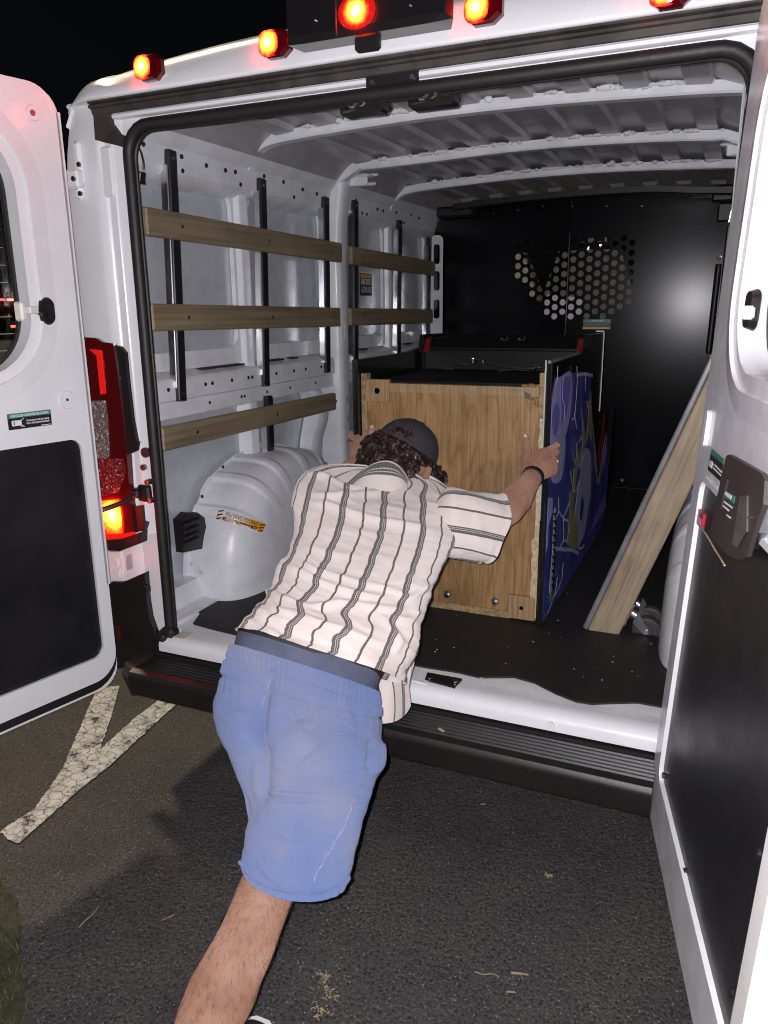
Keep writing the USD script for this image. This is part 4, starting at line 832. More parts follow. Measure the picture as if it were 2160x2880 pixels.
for u, v, r, m_ in ((187, 1124, 0.026, 'door_in'), (187, 1124, 0.004, 'hole'), (92, 318, 0.020, 'door_in'), (89, 318, 0.008, 'steel')):
    p = on_l(u, v, 0.0); part('access_cap', cyl(p, p+n*(0.004 if r > 0.01 else 0.006), r, 24, r2=r*0.9), MT[m_], LD)
S = [on_l(*q) for q in ((25, 1208), (147, 1197), (140, 1154), (18, 1163))]
sa_ = -d; swid = abs(np.dot(S[1]-S[0], d)); shei = (S[3][2]-S[0][2]+S[2][2]-S[1][2])/2; so = o+d*np.dot(S[0]-o, d)+A3([0, 0, (S[0][2]+S[1][2])/2])
stk = part('door_sticker', prism(sbox(0, 0, swid, shei), so+n*0.0012, sa_, (0, 0, 1.0), 0.0008), MT['blackp'], LD, smooth=False, label='black sticker with green heading about door swing')
part('sticker_heading', prism(sbox(0, shei*0.70, swid, shei), so+n*0.0022, sa_, (0, 0, 1.0), 0.0005), MT['greenp'], stk, smooth=False)
part('sticker_text', text_on('FOR EASIER LOADING/UNLOADING', so+n*0.0029+sa_*swid*0.06+A3([0, 0, shei*0.77]), sa_, (0, 0, 1.0), shei*0.15, 0.0004, swid*0.88, True), MT['whitep'], stk, smooth=False)
part('sticker_text', text_on('These doors can be swung', so+n*0.0022+sa_*swid*0.41+A3([0, 0, shei*0.42]), sa_, (0, 0, 1.0), shei*0.115, 0.0004, swid*0.53, True), MT['whitep'], stk, smooth=False)
part('sticker_text', text_on('into a fully opened position.', so+n*0.0022+sa_*swid*0.41+A3([0, 0, shei*0.25]), sa_, (0, 0, 1.0), shei*0.115, 0.0004, swid*0.54, True), MT['whitep'], stk, smooth=False)
ic = unary_union([rrect(swid*0.08, shei*0.22, swid*0.30, shei*0.56, shei*0.05), LineString([(swid*0.30, shei*0.24), (swid*0.355, shei*0.12)]).buffer(shei*0.02), LineString([(swid*0.30, shei*0.54), (swid*0.355, shei*0.64)]).buffer(shei*0.02), LineString([(swid*0.28, shei*0.14), (swid*0.34, shei*0.17)]).buffer(shei*0.015)]).difference(sbox(swid*0.125, shei*0.27, swid*0.145, shei*0.51))
part('sticker_icon', prism(ic, so+n*0.0022, sa_, (0, 0, 1.0), 0.0005), MT['whitep'], stk, smooth=False)
part('sticker_code', prism(sbox(swid*0.74, shei*0.05, swid*0.98, shei*0.09), so+n*0.0022, sa_, (0, 0, 1.0), 0.0005), MT['whitep'], stk, smooth=False)

# right door: leans out a little towards its top, seen almost edge-on
def rdoor():
    d = A3([0.221, -0.975, 0]); d /= np.linalg.norm(d)
    b = A3([0.045, 0, 1.0]); b = b/b[2]
    n = np.cross(b, d); n /= np.linalg.norm(n)
    if n[0] > 0: n = -n
    o = A3([0.737-0.435*0.045, -0.070, 0.0])
    def sz(u, v, off=0.0):
        q = atp(u, v, o+n*off, n)-o-n*off; z = q[2]; q = q-b*z; return (float(np.dot(q, d)), float(z))
    def pr(poly, off, th):
        k = np.cross(d, b); sg = 1 if np.dot(k, n) > 0 else -1
        m = prism(poly, o+n*off, d, b, sg*th); m.fix_normals(); return m
    P3 = lambda s, z, off=0.0: o+d*s+b*z+n*off
    return d, b, n, o, sz, pr, P3
d, b, n, o, sz, pr, P3 = rdoor()
RW = 0.84
ri = 0.012
RD = part('rear_door', pr(rrect(-0.03, 0.345, RW+0.03, 2.13, 0.07).difference(rrect(0.166, 1.436, 0.724, 2.004, 0.15, 10)), -0.085, 0.025), MT['paint'], VAN, label='right rear door swung open beside the camera, seen nearly edge on')
frm = rrect(0.0, 0.352, RW, 2.12, 0.05, 8)
hole_p = rrect(0.085, 0.492, 0.795, 1.205, 0.03)
win = rrect(0.17, 1.44, 0.72, 2.0, 0.15, 10)
part('door_pressing', pr(frm.difference(win).difference(hole_p), -0.060, 0.060), MT['door_in'], RD, smooth=25)
def reveal2(pin, pout, off_in, off_out, N=120):
    def ring(p, off):
        L_ = p.exterior.length; return A3([P3(q.x, q.y, off) for q in (p.exterior.interpolate(t_*L_/N) for t_ in range(N))])
    return gridmesh(np.stack([ring(pin, off_in), ring(pin.buffer(0.012), off_in*0.55), ring(pin.buffer(0.03), off_out+0.006), ring(pout, off_out)]), False, True)
part('window_reveal', reveal2(win, win.buffer(0.075), -0.058, 0.001), MT['door_in'], RD, smooth=60)
gl = part('door_glass', pr(win.buffer(-0.004), -0.066, 0.004), MT['glassd'], RD, smooth=False)
part('window_gasket', pr(win.buffer(0.003).difference(win.buffer(-0.018)), -0.062, 0.012), MT['rubber'], RD)
# rolled rim round the black panel and raised outer flange
rim = hole_p.buffer(0.012).difference(hole_p)
part('panel_rim', pr(rim, 0.0, 0.004), MT['door_in'], RD, smooth=40)
pnl = part('door_panel', pr(hole_p.buffer(0.003), -0.016, 0.010), MT['panel'], RD, smooth=25)
for u, v in ((1868, 2056), (1861, 2180), (1920, 2450), (1964, 2650), (1990, 2780), (2125, 2397), (2050, 2790)):
    s_, z_ = sz(u, v); p = P3(s_, z_, -0.007); part('panel_clip', cyl(p, p+n*0.006, 0.007, 10), MT['blackp'], pnl)
# lower hem of the door: rounded bottom rail
hem = [P3(s_, 0.352, -0.030) for s_ in np.linspace(0.02, RW-0.02, 12)]
part('door_hem', tube(hem, 0.028, 12), MT['door_in'], RD)
# closing edge on the free side
part('closing_edge', pr(rrect(RW-0.022, 0.36, RW+0.02, 2.1, 0.01), -0.05, 0.062), MT['paint'], RD, smooth=25)
# strap grommet
gm = [sz(2120, 850, 0.0), sz(2124, 892, 0.0)]
s_, z_ = (gm[0][0]+gm[1][0])/2, (gm[0][1]+gm[1][1])/2
G = []
for zz, in ((z_-0.018,), (z_+0.018,)):
    for off, r in ((0, 1.0), (0.012, 0.75)):
        for a in np.linspace(0, 6.28, 14): G.append(P3(s_+0.030*r*math.cos(a), zz+0.017*r*math.sin(a), off))
gr = part('strap_grommet', trimesh.convex.convex_hull(A3(G)), MT['blackp'], RD)
part('door_strap', cbox(P3(s_+0.045, z_-0.005, 0.020), (0.02, 0.05, 0.022), 0.004), UsdShade.Material.Get(stage, '/World/Looks/pale_nylon'), gr)
# rubber stop on the hinge side (bright capsule)
s1_, z1_ = sz(1992, 1205); G = [P3(s1_+0.012*math.cos(a), z1_+zz+0.010*math.sin(a), off) for zz in (-0.028, 0.028) for off in (0, 0.008) for a in np.linspace(0, 6.28, 12)]
part('door_plug', trimesh.convex.convex_hull(A3(G)), MT['whitep'], RD)
# lock cover plate standing proud of the panel
off = 0.028
cp = Polygon([sz(u, v, off) for u, v in ((2050, 1278), (2062, 1285), (2140, 1330), (2151, 1348), (2146, 1420), (2118, 1500), (2099, 1567), (2083, 1575), (2046, 1563), (1994, 1503), (2010, 1424), (2026, 1354), (2042, 1282))]).buffer(-0.004).buffer(0.004)
MT['cover'] = mat('brown_black_cover', (0.030, 0.024, 0.025), 0.42, var=0.2, vscale=10)
CV = part('lock_cover', pr(cp, 0.021, 0.007), MT['cover'], RD, smooth=25)
def rquad(name, px, offq, th, m_, parent): return part(name, pr(Polygon([sz(u, v, offq) for u, v in px]).buffer(0), offq-th, th), MT[m_] if isinstance(m_, str) else m_, parent, smooth=False)
st2 = rquad('door_sticker', ((2001, 1262), (2036, 1293), (2026, 1355), (1990, 1321)), 0.003, 0.0012, 'blackp', RD)
rquad('sticker_heading', ((2001, 1263), (2036, 1294), (2034, 1306), (1998, 1276)), 0.004, 0.0008, 'greenp', st2)
rquad('sticker_icon', ((1997, 1294), (2004, 1299), (2001, 1317), (1993, 1310)), 0.004, 0.0008, 'whitep', st2)
rquad('sticker_line', ((2008, 1304), (2030, 1326), (2029, 1330), (2007, 1308)), 0.004, 0.0008, 'whitep', st2)
rquad('sticker_line', ((2005, 1313), (2027, 1335), (2026, 1339), (2004, 1317)), 0.004, 0.0008, 'whitep', st2)
rquad('cover_sticker', ((2040, 1378), (2067, 1396), (2063, 1416), (2035, 1397)), 0.0295, 0.0008, 'greenp', CV)
rquad('cover_sticker', ((2040, 1382), (2057, 1394), (2055, 1404), (2038, 1392)), 0.0302, 0.0005, 'whitep', CV)
for px in (((2036, 1408), (2060, 1426), (2058, 1430), (2034, 1412)), ((2032, 1419), (2050, 1434), (2048, 1438), (2031, 1423)), ((2043, 1446), (2055, 1454), (2053, 1458), (2042, 1450))): rquad('cover_line', px, 0.0295, 0.0008, 'whitep', CV)
rquad('cover_lever', ((2085, 1451), (2106, 1453), (2106, 1457), (2085, 1455)), 0.034, 0.006, 'chrome', CV)
rquad('cover_ridge', ((2040, 1345), (2045, 1347), (2026, 1430), (2020, 1428)), 0.032, 0.004, 'cover', CV)
rquad('warning_sticker', ((1958, 1424), (1978, 1446), (1971, 1487), (1950, 1462)), 0.000, 0.006, mat('red_sticker', (0.34, 0.02, 0.05), 0.4), RD)
rquad('warning_print', ((1955, 1440), (1972, 1461), (1969, 1480), (1951, 1459)), 0.0006, 0.0008, mat('pink_print', (0.48, 0.30, 0.33), 0.5), RD)
part('frayed_cord', tube(smoothed([P3(*sz(u, v, 0.006), 0.006) for u, v in ((1972, 1484), (1990, 1510), (2010, 1545), (2026, 1570), (2038, 1590))], 4), 0.0018, 6), MT['straw'], RD)
# lock body and chrome latch behind the cover
part('lock_body', pr(Polygon([sz(u, v, 0.0) for u, v in ((2138, 1400), (2160, 1398), (2160, 1500), (2132, 1545), (2115, 1535))]).buffer(0), 0.0, 0.03), MT['steel'], RD)

# ------------------------------------------------------------------ wooden dolly leaning on the right wall
MT['ply_edge'] = usdkit.material(stage, '/World/Looks/plank_wood', {'t': ('texture_coordinate', {}), 'vr': ('vector_rotate', {'rotate_type': 'y_axis', 'angle': -0.285}), 'mp': ('mapping', {'scale': (95.0, 3.0, 4.0)}), 'n': ('noise_texture', {'scale': 1.0, 'detail': 7.0, 'roughness': 0.7}), 'g': ('geometry', {}),
    'n2': ('noise_texture', {'scale': 9.0, 'detail': 3.0}), 'r': ('rgb_ramp', {'ramp': [(0.25, (0.11, 0.078, 0.048)), (0.42, (0.27, 0.205, 0.135)), (0.6, (0.35, 0.275, 0.19)), (0.8, (0.42, 0.345, 0.25))]}), 'r2': ('rgb_ramp', {'ramp': [(0.3, (0.8, 0.78, 0.76)), (0.6, (1.04, 1.03, 1.0))]}),
    'm': ('mix', {'mix_type': 'multiply', 'fac': 1.0}), 'b': ('bump', {'distance': 0.0012}), 'p': ('principled_bsdf', {'roughness': 0.65})},
    [('g.position', 'vr.vector'), ('vr.vector', 'mp.vector'), ('mp.vector', 'n.vector'), ('g.position', 'n2.vector'), ('n.fac', 'r.fac'), ('n2.fac', 'r2.fac'), ('r.color', 'm.color1'), ('r2.color', 'm.color2'), ('m.color', 'p.base_color'), ('n.fac', 'b.height'), ('b.normal', 'p.normal')], surface='p.BSDF')
Y0 = 0.53
q0, q1 = at(1647, 1772, 1, Y0), at(1735, 1797, 1, Y0)
t0_, t1_ = at(1982, 1065, 1, Y0), at(2022, 1180, 1, Y0)
ux = t0_-q0; Lb = np.linalg.norm(ux); ux /= Lb
uz = np.cross(ux, (0, 1, 0)); uz = uz if np.dot(uz, q1-q0) > 0 else -uz
thk = float(np.dot(q1-q0, uz))
DO = thing('wooden_dolly', 'wooden moving dolly with a caster leaning up against the right wall beside the cabinet', 'dolly', (q0[0], Y0, 0.54))
Rm = np.stack([ux, A3([0, 1.0, 0]), uz], 1); 
if np.linalg.det(Rm) < 0: Rm[:, 1] *= -1
Lb = 0.98
def dbx(a0, a1, y0, y1, z0, z1, bev=0.004): return cbox(q0*(1, 0, 1)+ux*(a0+a1)/2+uz*(z0+z1)/2+A3([0, (y0+y1)/2, 0]), (a1-a0, y1-y0, z1-z0), bev, Rm)
part('edge_board', dbx(0, Lb, Y0, Y0+0.045, 0.006, thk), MT['ply_edge'], DO)
part('edge_board', dbx(0, Lb, Y0+0.16, Y0+0.205, 0.006, thk), MT['ply_edge'], DO)
part('cross_board', dbx(0.0, 0.09, Y0+0.046, Y0+0.159, 0.006, thk), MT['ply_edge'], DO)
part('cross_board', dbx(Lb-0.09, Lb, Y0+0.046, Y0+0.159, 0.006, thk), MT['ply_edge'], DO)
part('deck_sheet', dbx(0.002, Lb, Y0-0.002, Y0+0.21, -0.012, 0.005), mat('worn_deck', (0.20, 0.195, 0.20), 0.38, var=0.3, vscale=20), DO)
for a, zz in ((0.42, 0.6), (0.77, 0.5), (0.46, 0.2)):
    p = q0*(1, 0, 1)+ux*a+uz*thk*zz+A3([0, Y0-0.001, 0]); part('board_screw', cyl(p, p-(0, 0.002, 0), 0.006, 8), MT['steel'], DO)
def caster(a, y):
    base = q0*(1, 0, 1)+ux*a+uz*thk+A3([0, y, 0])
    c = part('caster_plate', cbox(base+uz*0.003, (0.085, 0.06, 0.006), 0.0015, Rm), MT['chrome'], DO)
    part('swivel', cyl(base+uz*0.006, base+uz*0.022, 0.022, 16), MT['chrome'], c)
    w_ = base+uz*0.070-ux*0.030
    for s in (-1, 1):
        pl = trimesh.convex.convex_hull(A3([base+uz*0.022+ux*0.02+A3([0, s*0.019, 0]), base+uz*0.022-ux*0.022+A3([0, s*0.019, 0]), w_+ux*0.012+A3([0, s*0.019, 0]), w_-ux*0.012+A3([0, s*0.019, 0]), w_+uz*0.012+A3([0, s*0.019, 0]), base+uz*0.022+ux*0.02+A3([0, s*0.022, 0]), base+uz*0.022-ux*0.022+A3([0, s*0.022, 0]), w_+ux*0.012+A3([0, s*0.022, 0]), w_-ux*0.012+A3([0, s*0.022, 0]), w_+uz*0.012+A3([0, s*0.022, 0])]))
        part('caster_fork', pl, MT['steel'], c)
    wl = []
    th = np.linspace(0, 2*np.pi, 29)[:-1]
    pr_ = [(0.0, -0.014), (0.020, -0.014), (0.022, -0.010), (0.034, -0.010), (0.036, -0.015), (0.042, -0.014), (0.046, -0.008), (0.047, 0), (0.046, 0.008), (0.042, 0.014), (0.036, 0.015), (0.034, 0.010), (0.022, 0.010), (0.020, 0.014), (0.0, 0.014)]
    P = A3([[w_+r*(math.cos(a_)*ux+math.sin(a_)*uz)+A3([0, yy, 0]) for r, yy in pr_] for a_ in th])
    part('caster_wheel', gridmesh(P, True, False), MT['castw'], c)
    part('axle_bolt', cyl(w_-A3([0, 0.027, 0]), w_+A3([0, 0.027, 0]), 0.007, 10), MT['chrome'], c)
MT['castw'] = mat('grey_caster_rubber', (0.045, 0.043, 0.042), 0.45)
caster(0.105, Y0+0.045); caster(Lb-0.1, Y0+0.045); caster(0.105, Y0+0.14); caster(Lb-0.1, Y0+0.14)

# ------------------------------------------------------------------ arcade cabinet lying on its back
CB = thing('arcade_cabinet', 'arcade cabinet lying on its back, bare plywood base outwards, purple blue side art', 'arcade cabinet', (0, 1.2, 0.54))
def oak(name, base, dark, rings=True, sc=1.0):
    n = {'g': ('geometry', {}), 'mp': ('mapping', {'scale': (8.0*sc, 0.6, 1.5*sc), 'location': (0.43, 0.0, 0.31)}), 'wn': ('noise_texture', {'scale': 1.0, 'detail': 3.0, 'roughness': 0.5, 'distortion': 0.35}),
         'k': ('math', {'math_type': 'multiply', 'value2': 10.0}), 'fr': ('math', {'math_type': 'fraction'}), 'rr': ('rgb_ramp', {'ramp': [(0.0, (0.62, 0.56, 0.50)), (0.10, (0.80, 0.76, 0.72)), (0.35, (1, 1, 1)), (0.85, (1.0, 1.0, 1.0)), (1.0, (0.62, 0.56, 0.50))]}),
         'mp2': ('mapping', {'scale': (220.0, 1.0, 7.0)}), 'fn': ('noise_texture', {'scale': 1.0, 'detail': 3.0}), 'rf': ('rgb_ramp', {'ramp': [(0.3, (0.60, 0.55, 0.50)), (0.6, (1.08, 1.07, 1.05))]}),
         'st': ('noise_texture', {'scale': 5.0, 'detail': 5.0, 'roughness': 0.65}), 'rs': ('rgb_ramp', {'ramp': [(0.28, dark), (0.55, base)]}), 'm1': ('mix', {'mix_type': 'multiply', 'fac': 0.72 if rings else 0.25}), 'm2': ('mix', {'mix_type': 'multiply', 'fac': 0.8}),
         'b': ('bump', {'distance': 0.0006}), 'p': ('principled_bsdf', {'roughness': 0.5})}
    l = [('g.position', 'mp.vector'), ('mp.vector', 'wn.vector'), ('wn.fac', 'k.value1'), ('k.value', 'fr.value1'), ('fr.value', 'rr.fac'), ('g.position', 'mp2.vector'), ('mp2.vector', 'fn.vector'), ('fn.fac', 'rf.fac'), ('g.position', 'st.vector'), ('st.fac', 'rs.fac'),
         ('rs.color', 'm1.color1'), ('rr.color', 'm1.color2'), ('m1.color', 'm2.color1'), ('rf.color', 'm2.color2'), ('m2.color', 'p.base_color'), ('fn.fac', 'b.height'), ('b.normal', 'p.normal')]
    return usdkit.material(stage, '/World/Looks/'+name, n, l, surface='p.BSDF')
MT['oak'] = oak('oak_plywood', (0.325, 0.195, 0.083), (0.215, 0.122, 0.050))
MT['block'] = oak('pale_block_wood', (0.33, 0.22, 0.11), (0.24, 0.155, 0.075), False)
MT['chip'] = mat('particle_board', (0.36, 0.25, 0.125), 0.8, dirt=(0.18, 0.11, 0.05), vscale=55, bump=0.003, bscale=130)
MT['chipraw'] = mat('torn_particle_board', (0.60, 0.50, 0.32), 0.9, dirt=(0.42, 0.30, 0.16), vscale=70, bump=0.005, bscale=120)
MT['gblack'] = mat('cabinet_gloss_black', (0.008, 0.008, 0.009), 0.18, coat=0.3)
MT['mblack'] = mat('cabinet_matt_black', (0.0022, 0.0022, 0.0026), 0.5, spec=0.25)
YF = 0.52
XL, XR = -0.323, 0.306
# base panel, recessed
part('base_panel', cbox(((XL+XR)/2, YF+0.018, 0.925), (XR-XL-0.036, 0.018, 0.765), 0.001), MT['oak'], CB)
part('end_board', cbox((XL+0.0105, YF+0.018, 0.947), (0.021, 0.036, 0.795), 0.002), MT['chip'], CB)
part('end_board', cbox((XR-0.0105, YF+0.018, 0.955), (0.021, 0.036, 0.81), 0.002), MT['chip'], CB)
ctop = trimesh.creation.box((XR-XL-0.044, 0.03, 0.028)); ctop = ctop.subdivide().subdivide().subdivide(); v = ctop.vertices.copy(); v += A3([(XL+XR)/2, YF+0.017, 1.3005]); v[:, 1] += 0.0025*(meshkit.noise(v*90, 3)-0.5); v[:, 2] += 0.002*(meshkit.noise(v*70, 4)-0.5)
part('top_batten', T(v, ctop.faces), MT['block'], CB)
cb_ = trimesh.creation.box((XR-XL-0.10, 0.02, 0.024)); v = cb_.subdivide().subdivide().subdivide(); vv = v.vertices.copy()+A3([(XL+XR)/2-0.04, YF+0.014, 0.553]); vv[:, 2] += 0.004*(meshkit.noise(vv*(120, 30, 60), 8)-0.5); vv[:, 1] += 0.003*(meshkit.noise(vv*60, 9)-0.5)
part('bottom_batten', T(vv, v.faces), MT['chip'], CB)
def block(px, name='corner_block', m_='block', yy=YF-0.004):
    P = [at(u, v, 1, yy) for u, v in px]; x0, x1 = min(p[0] for p in P), max(p[0] for p in P); z0, z1 = min(p[2] for p in P), max(p[2] for p in P)
    return part(name, cbox(((x0+x1)/2, yy+0.008, (z0+z1)/2), (x1-x0, 0.020, z1-z0), 0.002), MT[m_], CB), ((x0+x1)/2, yy-0.002, (z0+z1)/2)
bk, c_ = block(((1430, 1672), (1503, 1748))); part('block_bolt', cyl(c_, A3(c_)+(0, 0.006, 0), 0.007, 12), MT['hole'], bk)
bk, c_ = block(((1028, 1066), (1094, 1132))); part('block_bolt', cyl(c_, A3(c_)+(0, 0.006, 0), 0.010, 12), MT['brass'], bk)
# torn corner with chips and the bolt hole
ch = []
for k in range(60):
    u, v_ = rng.uniform(1468, 1520), rng.uniform(1084, 1150)
    if (u-1468)/52 < (v_-1084)/66*0.9-0.15: continue
    p = at(u, v_, 1, YF+0.006); s_ = trimesh.creation.icosphere(0, 1.0); s_.vertices = s_.vertices*(rng.uniform(0.002, 0.006), 0.0022, rng.uniform(0.002, 0.005))+p; ch.append(s_)
part('torn_patch', axprism(ragged(pxpoly([(1466, 1082), (1520, 1081), (1522, 1140), (1511, 1152), (1502, 1132), (1482, 1122), (1468, 1108)], 1, YF+0.008), 0.004, 0.005, 4), 1, YF+0.008, -0.0015), mat('torn_brown', (0.30, 0.17, 0.075), 0.9, dirt=(0.10, 0.05, 0.02), vscale=120, bump=0.004, bscale=170), CB, smooth=False)
part('torn_chips', cat_(ch), mat('torn_dark_chips', (0.38, 0.235, 0.105), 0.85, dirt=(0.15, 0.075, 0.03), vscale=80, bump=0.003, bscale=150), CB, kind='stuff', smooth=False)
p = at(1484, 1109, 1, YF+0.006); part('bolt_hole', cyl(p, p-(0, 0.004, 0), 0.011, 16), mat('hole_grey', (0.07, 0.075, 0.08), 0.6), CB)
for u, v_ in ((1258, 1674), (1392, 1694)):
    p = at(u, v_, 1, YF+0.008); part('leveller_bolt', cyl(p, p-(0, 0.010, 0), 0.008, 12), MT['chrome'], CB)
    st_ = [cyl(p+A3([0, 0.0005, 0.004]), p+A3([0, -0.0008, 0.004]), 0.013, 14)]; part('leveller_washer', cat_(st_), MT['steel'], CB)
# torn pale strip down the right edge
strip = []
zz = np.linspace(0.56, 1.22, 90); rg = np.random.default_rng(11)
prof_w = 0.010+0.012*np.clip(meshkit.fbm(np.stack([zz*14, zz*0, zz*0], 1), 4, 3)*1.6-0.45, 0, 1)+0.010*((zz < 0.83) & (zz > 0.60))*meshkit.noise(np.stack([zz*40, zz*0, zz*0], 1), 5)
pol = Polygon([(XR-0.002, z) for z in zz]+[(XR-0.002-w_, z) for z, w_ in list(zip(zz, prof_w))[::-1]]).buffer(0)
part('torn_edge', axprism(pol, 1, YF-0.001, -0.003), MT['chipraw'], CB, smooth=False)
# side panel with its art
XS = XR+0.022
side = Polygon([(0.50, 0.545), (0.60, 0.543), (1.26, 0.545), (1.79, 0.56), (1.90, 0.72), (1.945, 0.84), (1.945, 1.09), (1.90, 1.095), (1.80, 0.86), (1.76, 0.84), (1.60, 1.10), (1.47, 1.13), (1.45, 1.448), (1.12, 1.452), (1.11, 1.405), (0.97, 1.392), (0.50, 1.39)])
part('side_panel', axprism(side, 0, XS-0.020, 0.020), MT['gblack'], CB, smooth=False)
part('side_panel', axprism(side, 0, XL-0.022, 0.020), MT['gblack'], CB, smooth=False)
part('edge_moulding', tube([(XS-0.010, 0.499, z) for z in np.linspace(0.55, 1.39, 12)], 0.008, 8), MT['gblack'], CB)
part('edge_moulding', tube([(XS-0.010, y, 1.394) for y in np.linspace(0.50, 0.97, 6)], 0.006, 8), mat('worn_moulding', (0.30, 0.26, 0.19), 0.35, var=0.5, vscale=60), CB)
part('edge_moulding', tube([(XL-0.012, 0.499, z) for z in np.linspace(0.55, 1.38, 12)], 0.007, 8), MT['gblack'], CB)
part('edge_moulding', tube([(XS-0.020, 0.497, z) for z in np.linspace(0.90, 1.40, 8)], 0.0025, 6), mat('moulding_white_line', (0.5, 0.5, 0.48), 0.3), CB)
XA = XS+0.0006
def artmat(name, c, c2, stretch=(1, 26.0, 5.0)):
    return usdkit.material(stage, '/World/Looks/'+name, {'g': ('geometry', {}), 'mp': ('mapping', {'scale': stretch}), 'n': ('noise_texture', {'scale': 1.0, 'detail': 5.0, 'roughness': 0.65, 'distortion': 0.4}), 'r': ('rgb_ramp', {'ramp': [(0.34, c2), (0.62, c)]}), 'p': ('principled_bsdf', {'roughness': 0.38, 'coat_weight': 0.12})},
        [('g.position', 'mp.vector'), ('mp.vector', 'n.vector'), ('n.fac', 'r.fac'), ('r.color', 'p.base_color')], surface='p.BSDF')
ART = dict(navy=artmat('art_navy', (0.091, 0.104, 0.416), (0.029, 0.029, 0.182)), purple=artmat('art_purple', (0.520, 0.468, 0.800), (0.390, 0.338, 0.800)), violet=artmat('art_violet', (0.260, 0.221, 0.676), (0.195, 0.156, 0.546)), lilac=artmat('art_lilac', (0.520, 0.520, 0.800), (0.390, 0.390, 0.689)),
           olive=artmat('art_olive', (0.390, 0.364, 0.169), (0.273, 0.260, 0.130)), grey=artmat('art_grey', (0.494, 0.481, 0.624), (0.351, 0.338, 0.494)), line=artmat('art_pale_line', (0.572, 0.572, 0.676), (0.442, 0.442, 0.572)), red=artmat('art_red', (0.286, 0.019, 0.039), (0.195, 0.013, 0.026)), green=artmat('art_green', (0.078, 0.390, 0.117), (0.052, 0.286, 0.078)), pink=artmat('art_pink', (0.585, 0.117, 0.286), (0.455, 0.078, 0.208)), black=MT['gblack'])
lay = [0]
def art(name, px, col, smooth_n=0):
    P = [at(u, v, 0, XA)[1:] for u, v in px]
    if smooth_n: P = smoothed([(a_, b_, 0) for a_, b_ in P]+[(P[0][0], P[0][1], 0)], smooth_n)[:, :2]
    pg = Polygon(P).buffer(0).intersection(side.buffer(-0.004)); lay[0] += 1
    if pg.is_empty: return
    return part(name, axprism(pg, 0, XA+0.00035*lay[0], 0.0005), ART[col], CB, smooth=False)
def artline(px, w_, col='line', name='art_line'):
    P = [tuple(at(u, v, 0, XA)[1:]) for u, v in px]; P = smoothed([(a_, b_, 0) for a_, b_ in P], 5)[:, :2]; lay[0] += 1
    pg = LineString(P).buffer(w_).intersection(side.buffer(-0.004))
    if not pg.is_empty: part(name, axprism(pg, 0, XA+0.00035*lay[0], 0.0005), ART[col], CB, smooth=False)
def cc(u0, v0, k, pts): return [(u0+a*k, v0+b*k) for a, b in pts]
K2 = 260/1438.0                               # crop (1500,1000,1760,1400)
A2 = lambda pts: cc(1500, 1000, K2, pts)
K1 = 140/860.0                                # crop (1500,1400,1640,1760)
A1 = lambda pts: cc(1500, 1400, K1, pts)
K5 = 500/1659.0                               # crop (1400,1300,1900,1800)
A5 = lambda pts: cc(1400, 1300, K5, pts)
art('art_ground', A2([(630, 270), (890, 300), (905, 1000), (1010, 1990), (1100, 1500), (1250, 790), (1130, 2212)])+[(1700, 1450), (1690, 1490), (1640, 1585), (1560, 1720), (1527, 1752), (1524, 1690), (1530, 1560), (1543, 1300), (1560, 1200), (1585, 1200), (1605, 1150)], 'navy')
art('art_shape', A2([(350, 350), (420, 330), (590, 275), (570, 900), (500, 1240), (470, 1200), (480, 1600), (440, 1900), (350, 1990), (270, 1900), (245, 1300), (262, 950), (290, 700)]), 'purple', 3)
art('art_shape', A2([(420, 370), (560, 320), (560, 600), (510, 900), (430, 1060), (425, 800)]), 'violet', 3)
art('art_shape', A2([(370, 740), (400, 850), (380, 1100), (330, 1250), (290, 1150), (280, 950), (320, 780)]), 'violet', 3)
art('art_shape', A2([(260, 1320), (470, 1200), (475, 1600), (420, 1900), (350, 1985), (280, 1850), (330, 1700), (320, 1400)]), 'lilac', 3)
art('art_shape', A1([(228, 0), (320, 0), (322, 240), (250, 480), (240, 820), (170, 1080), (180, 700)]), 'lilac')
art('art_shape', A2([(780, 1450), (840, 1445), (890, 1600), (880, 2100), (850, 2212), (680, 2212), (700, 1900), (740, 1560)]), 'grey', 2)
art('art_shape', A5([(640, 0), (700, 60), (760, 0), (865, 0), (860, 300), (800, 680), (740, 800), (700, 560), (740, 240), (760, 110)]), 'grey')
art('art_spot', A2([(690, 1730), (715, 1800), (690, 1960), (640, 2060), (650, 1850)]), 'navy', 3)
art('art_spot', A5([(780, 310), (795, 400), (770, 550), (755, 500), (762, 380)]), 'navy', 3)
art('art_flame', A2([(735, 800), (780, 1150), (790, 1360), (830, 1130), (840, 800), (880, 560), (905, 1060), (890, 1340), (850, 1180), (800, 1380), (750, 1480)]), 'olive')
art('art_flame', A2([(570, 1420), (640, 1660), (660, 1340), (690, 1560), (740, 1400), (730, 1500), (680, 1720), (620, 1960), (640, 1740)]), 'olive')
art('art_flame', A5([(690, 60), (735, 40), (720, 160), (690, 420), (720, 560), (735, 800), (680, 800), (635, 760), (650, 580), (610, 540), (660, 530), (660, 280), (690, 240)]), 'olive')
art('art_flame', A2([(905, 1060), (960, 1600), (985, 1940), (1040, 1700), (1090, 1300), (1120, 1180), (1060, 1620), (1010, 1980), (980, 2000), (940, 1700)]), 'olive')
art('art_band', A2([(1080, 830), (1130, 870), (1080, 1250), (1020, 1640), (985, 1800), (980, 1500), (1040, 1200)]), 'red')
art('art_band', A2([(1165, 850), (1245, 795), (1200, 1300), (1130, 1500), (1060, 1800), (1110, 1350)]), 'violet')
art('art_band', A5([(860, 620), (990, 280), (1000, 420), (930, 530), (820, 700)]), 'violet')
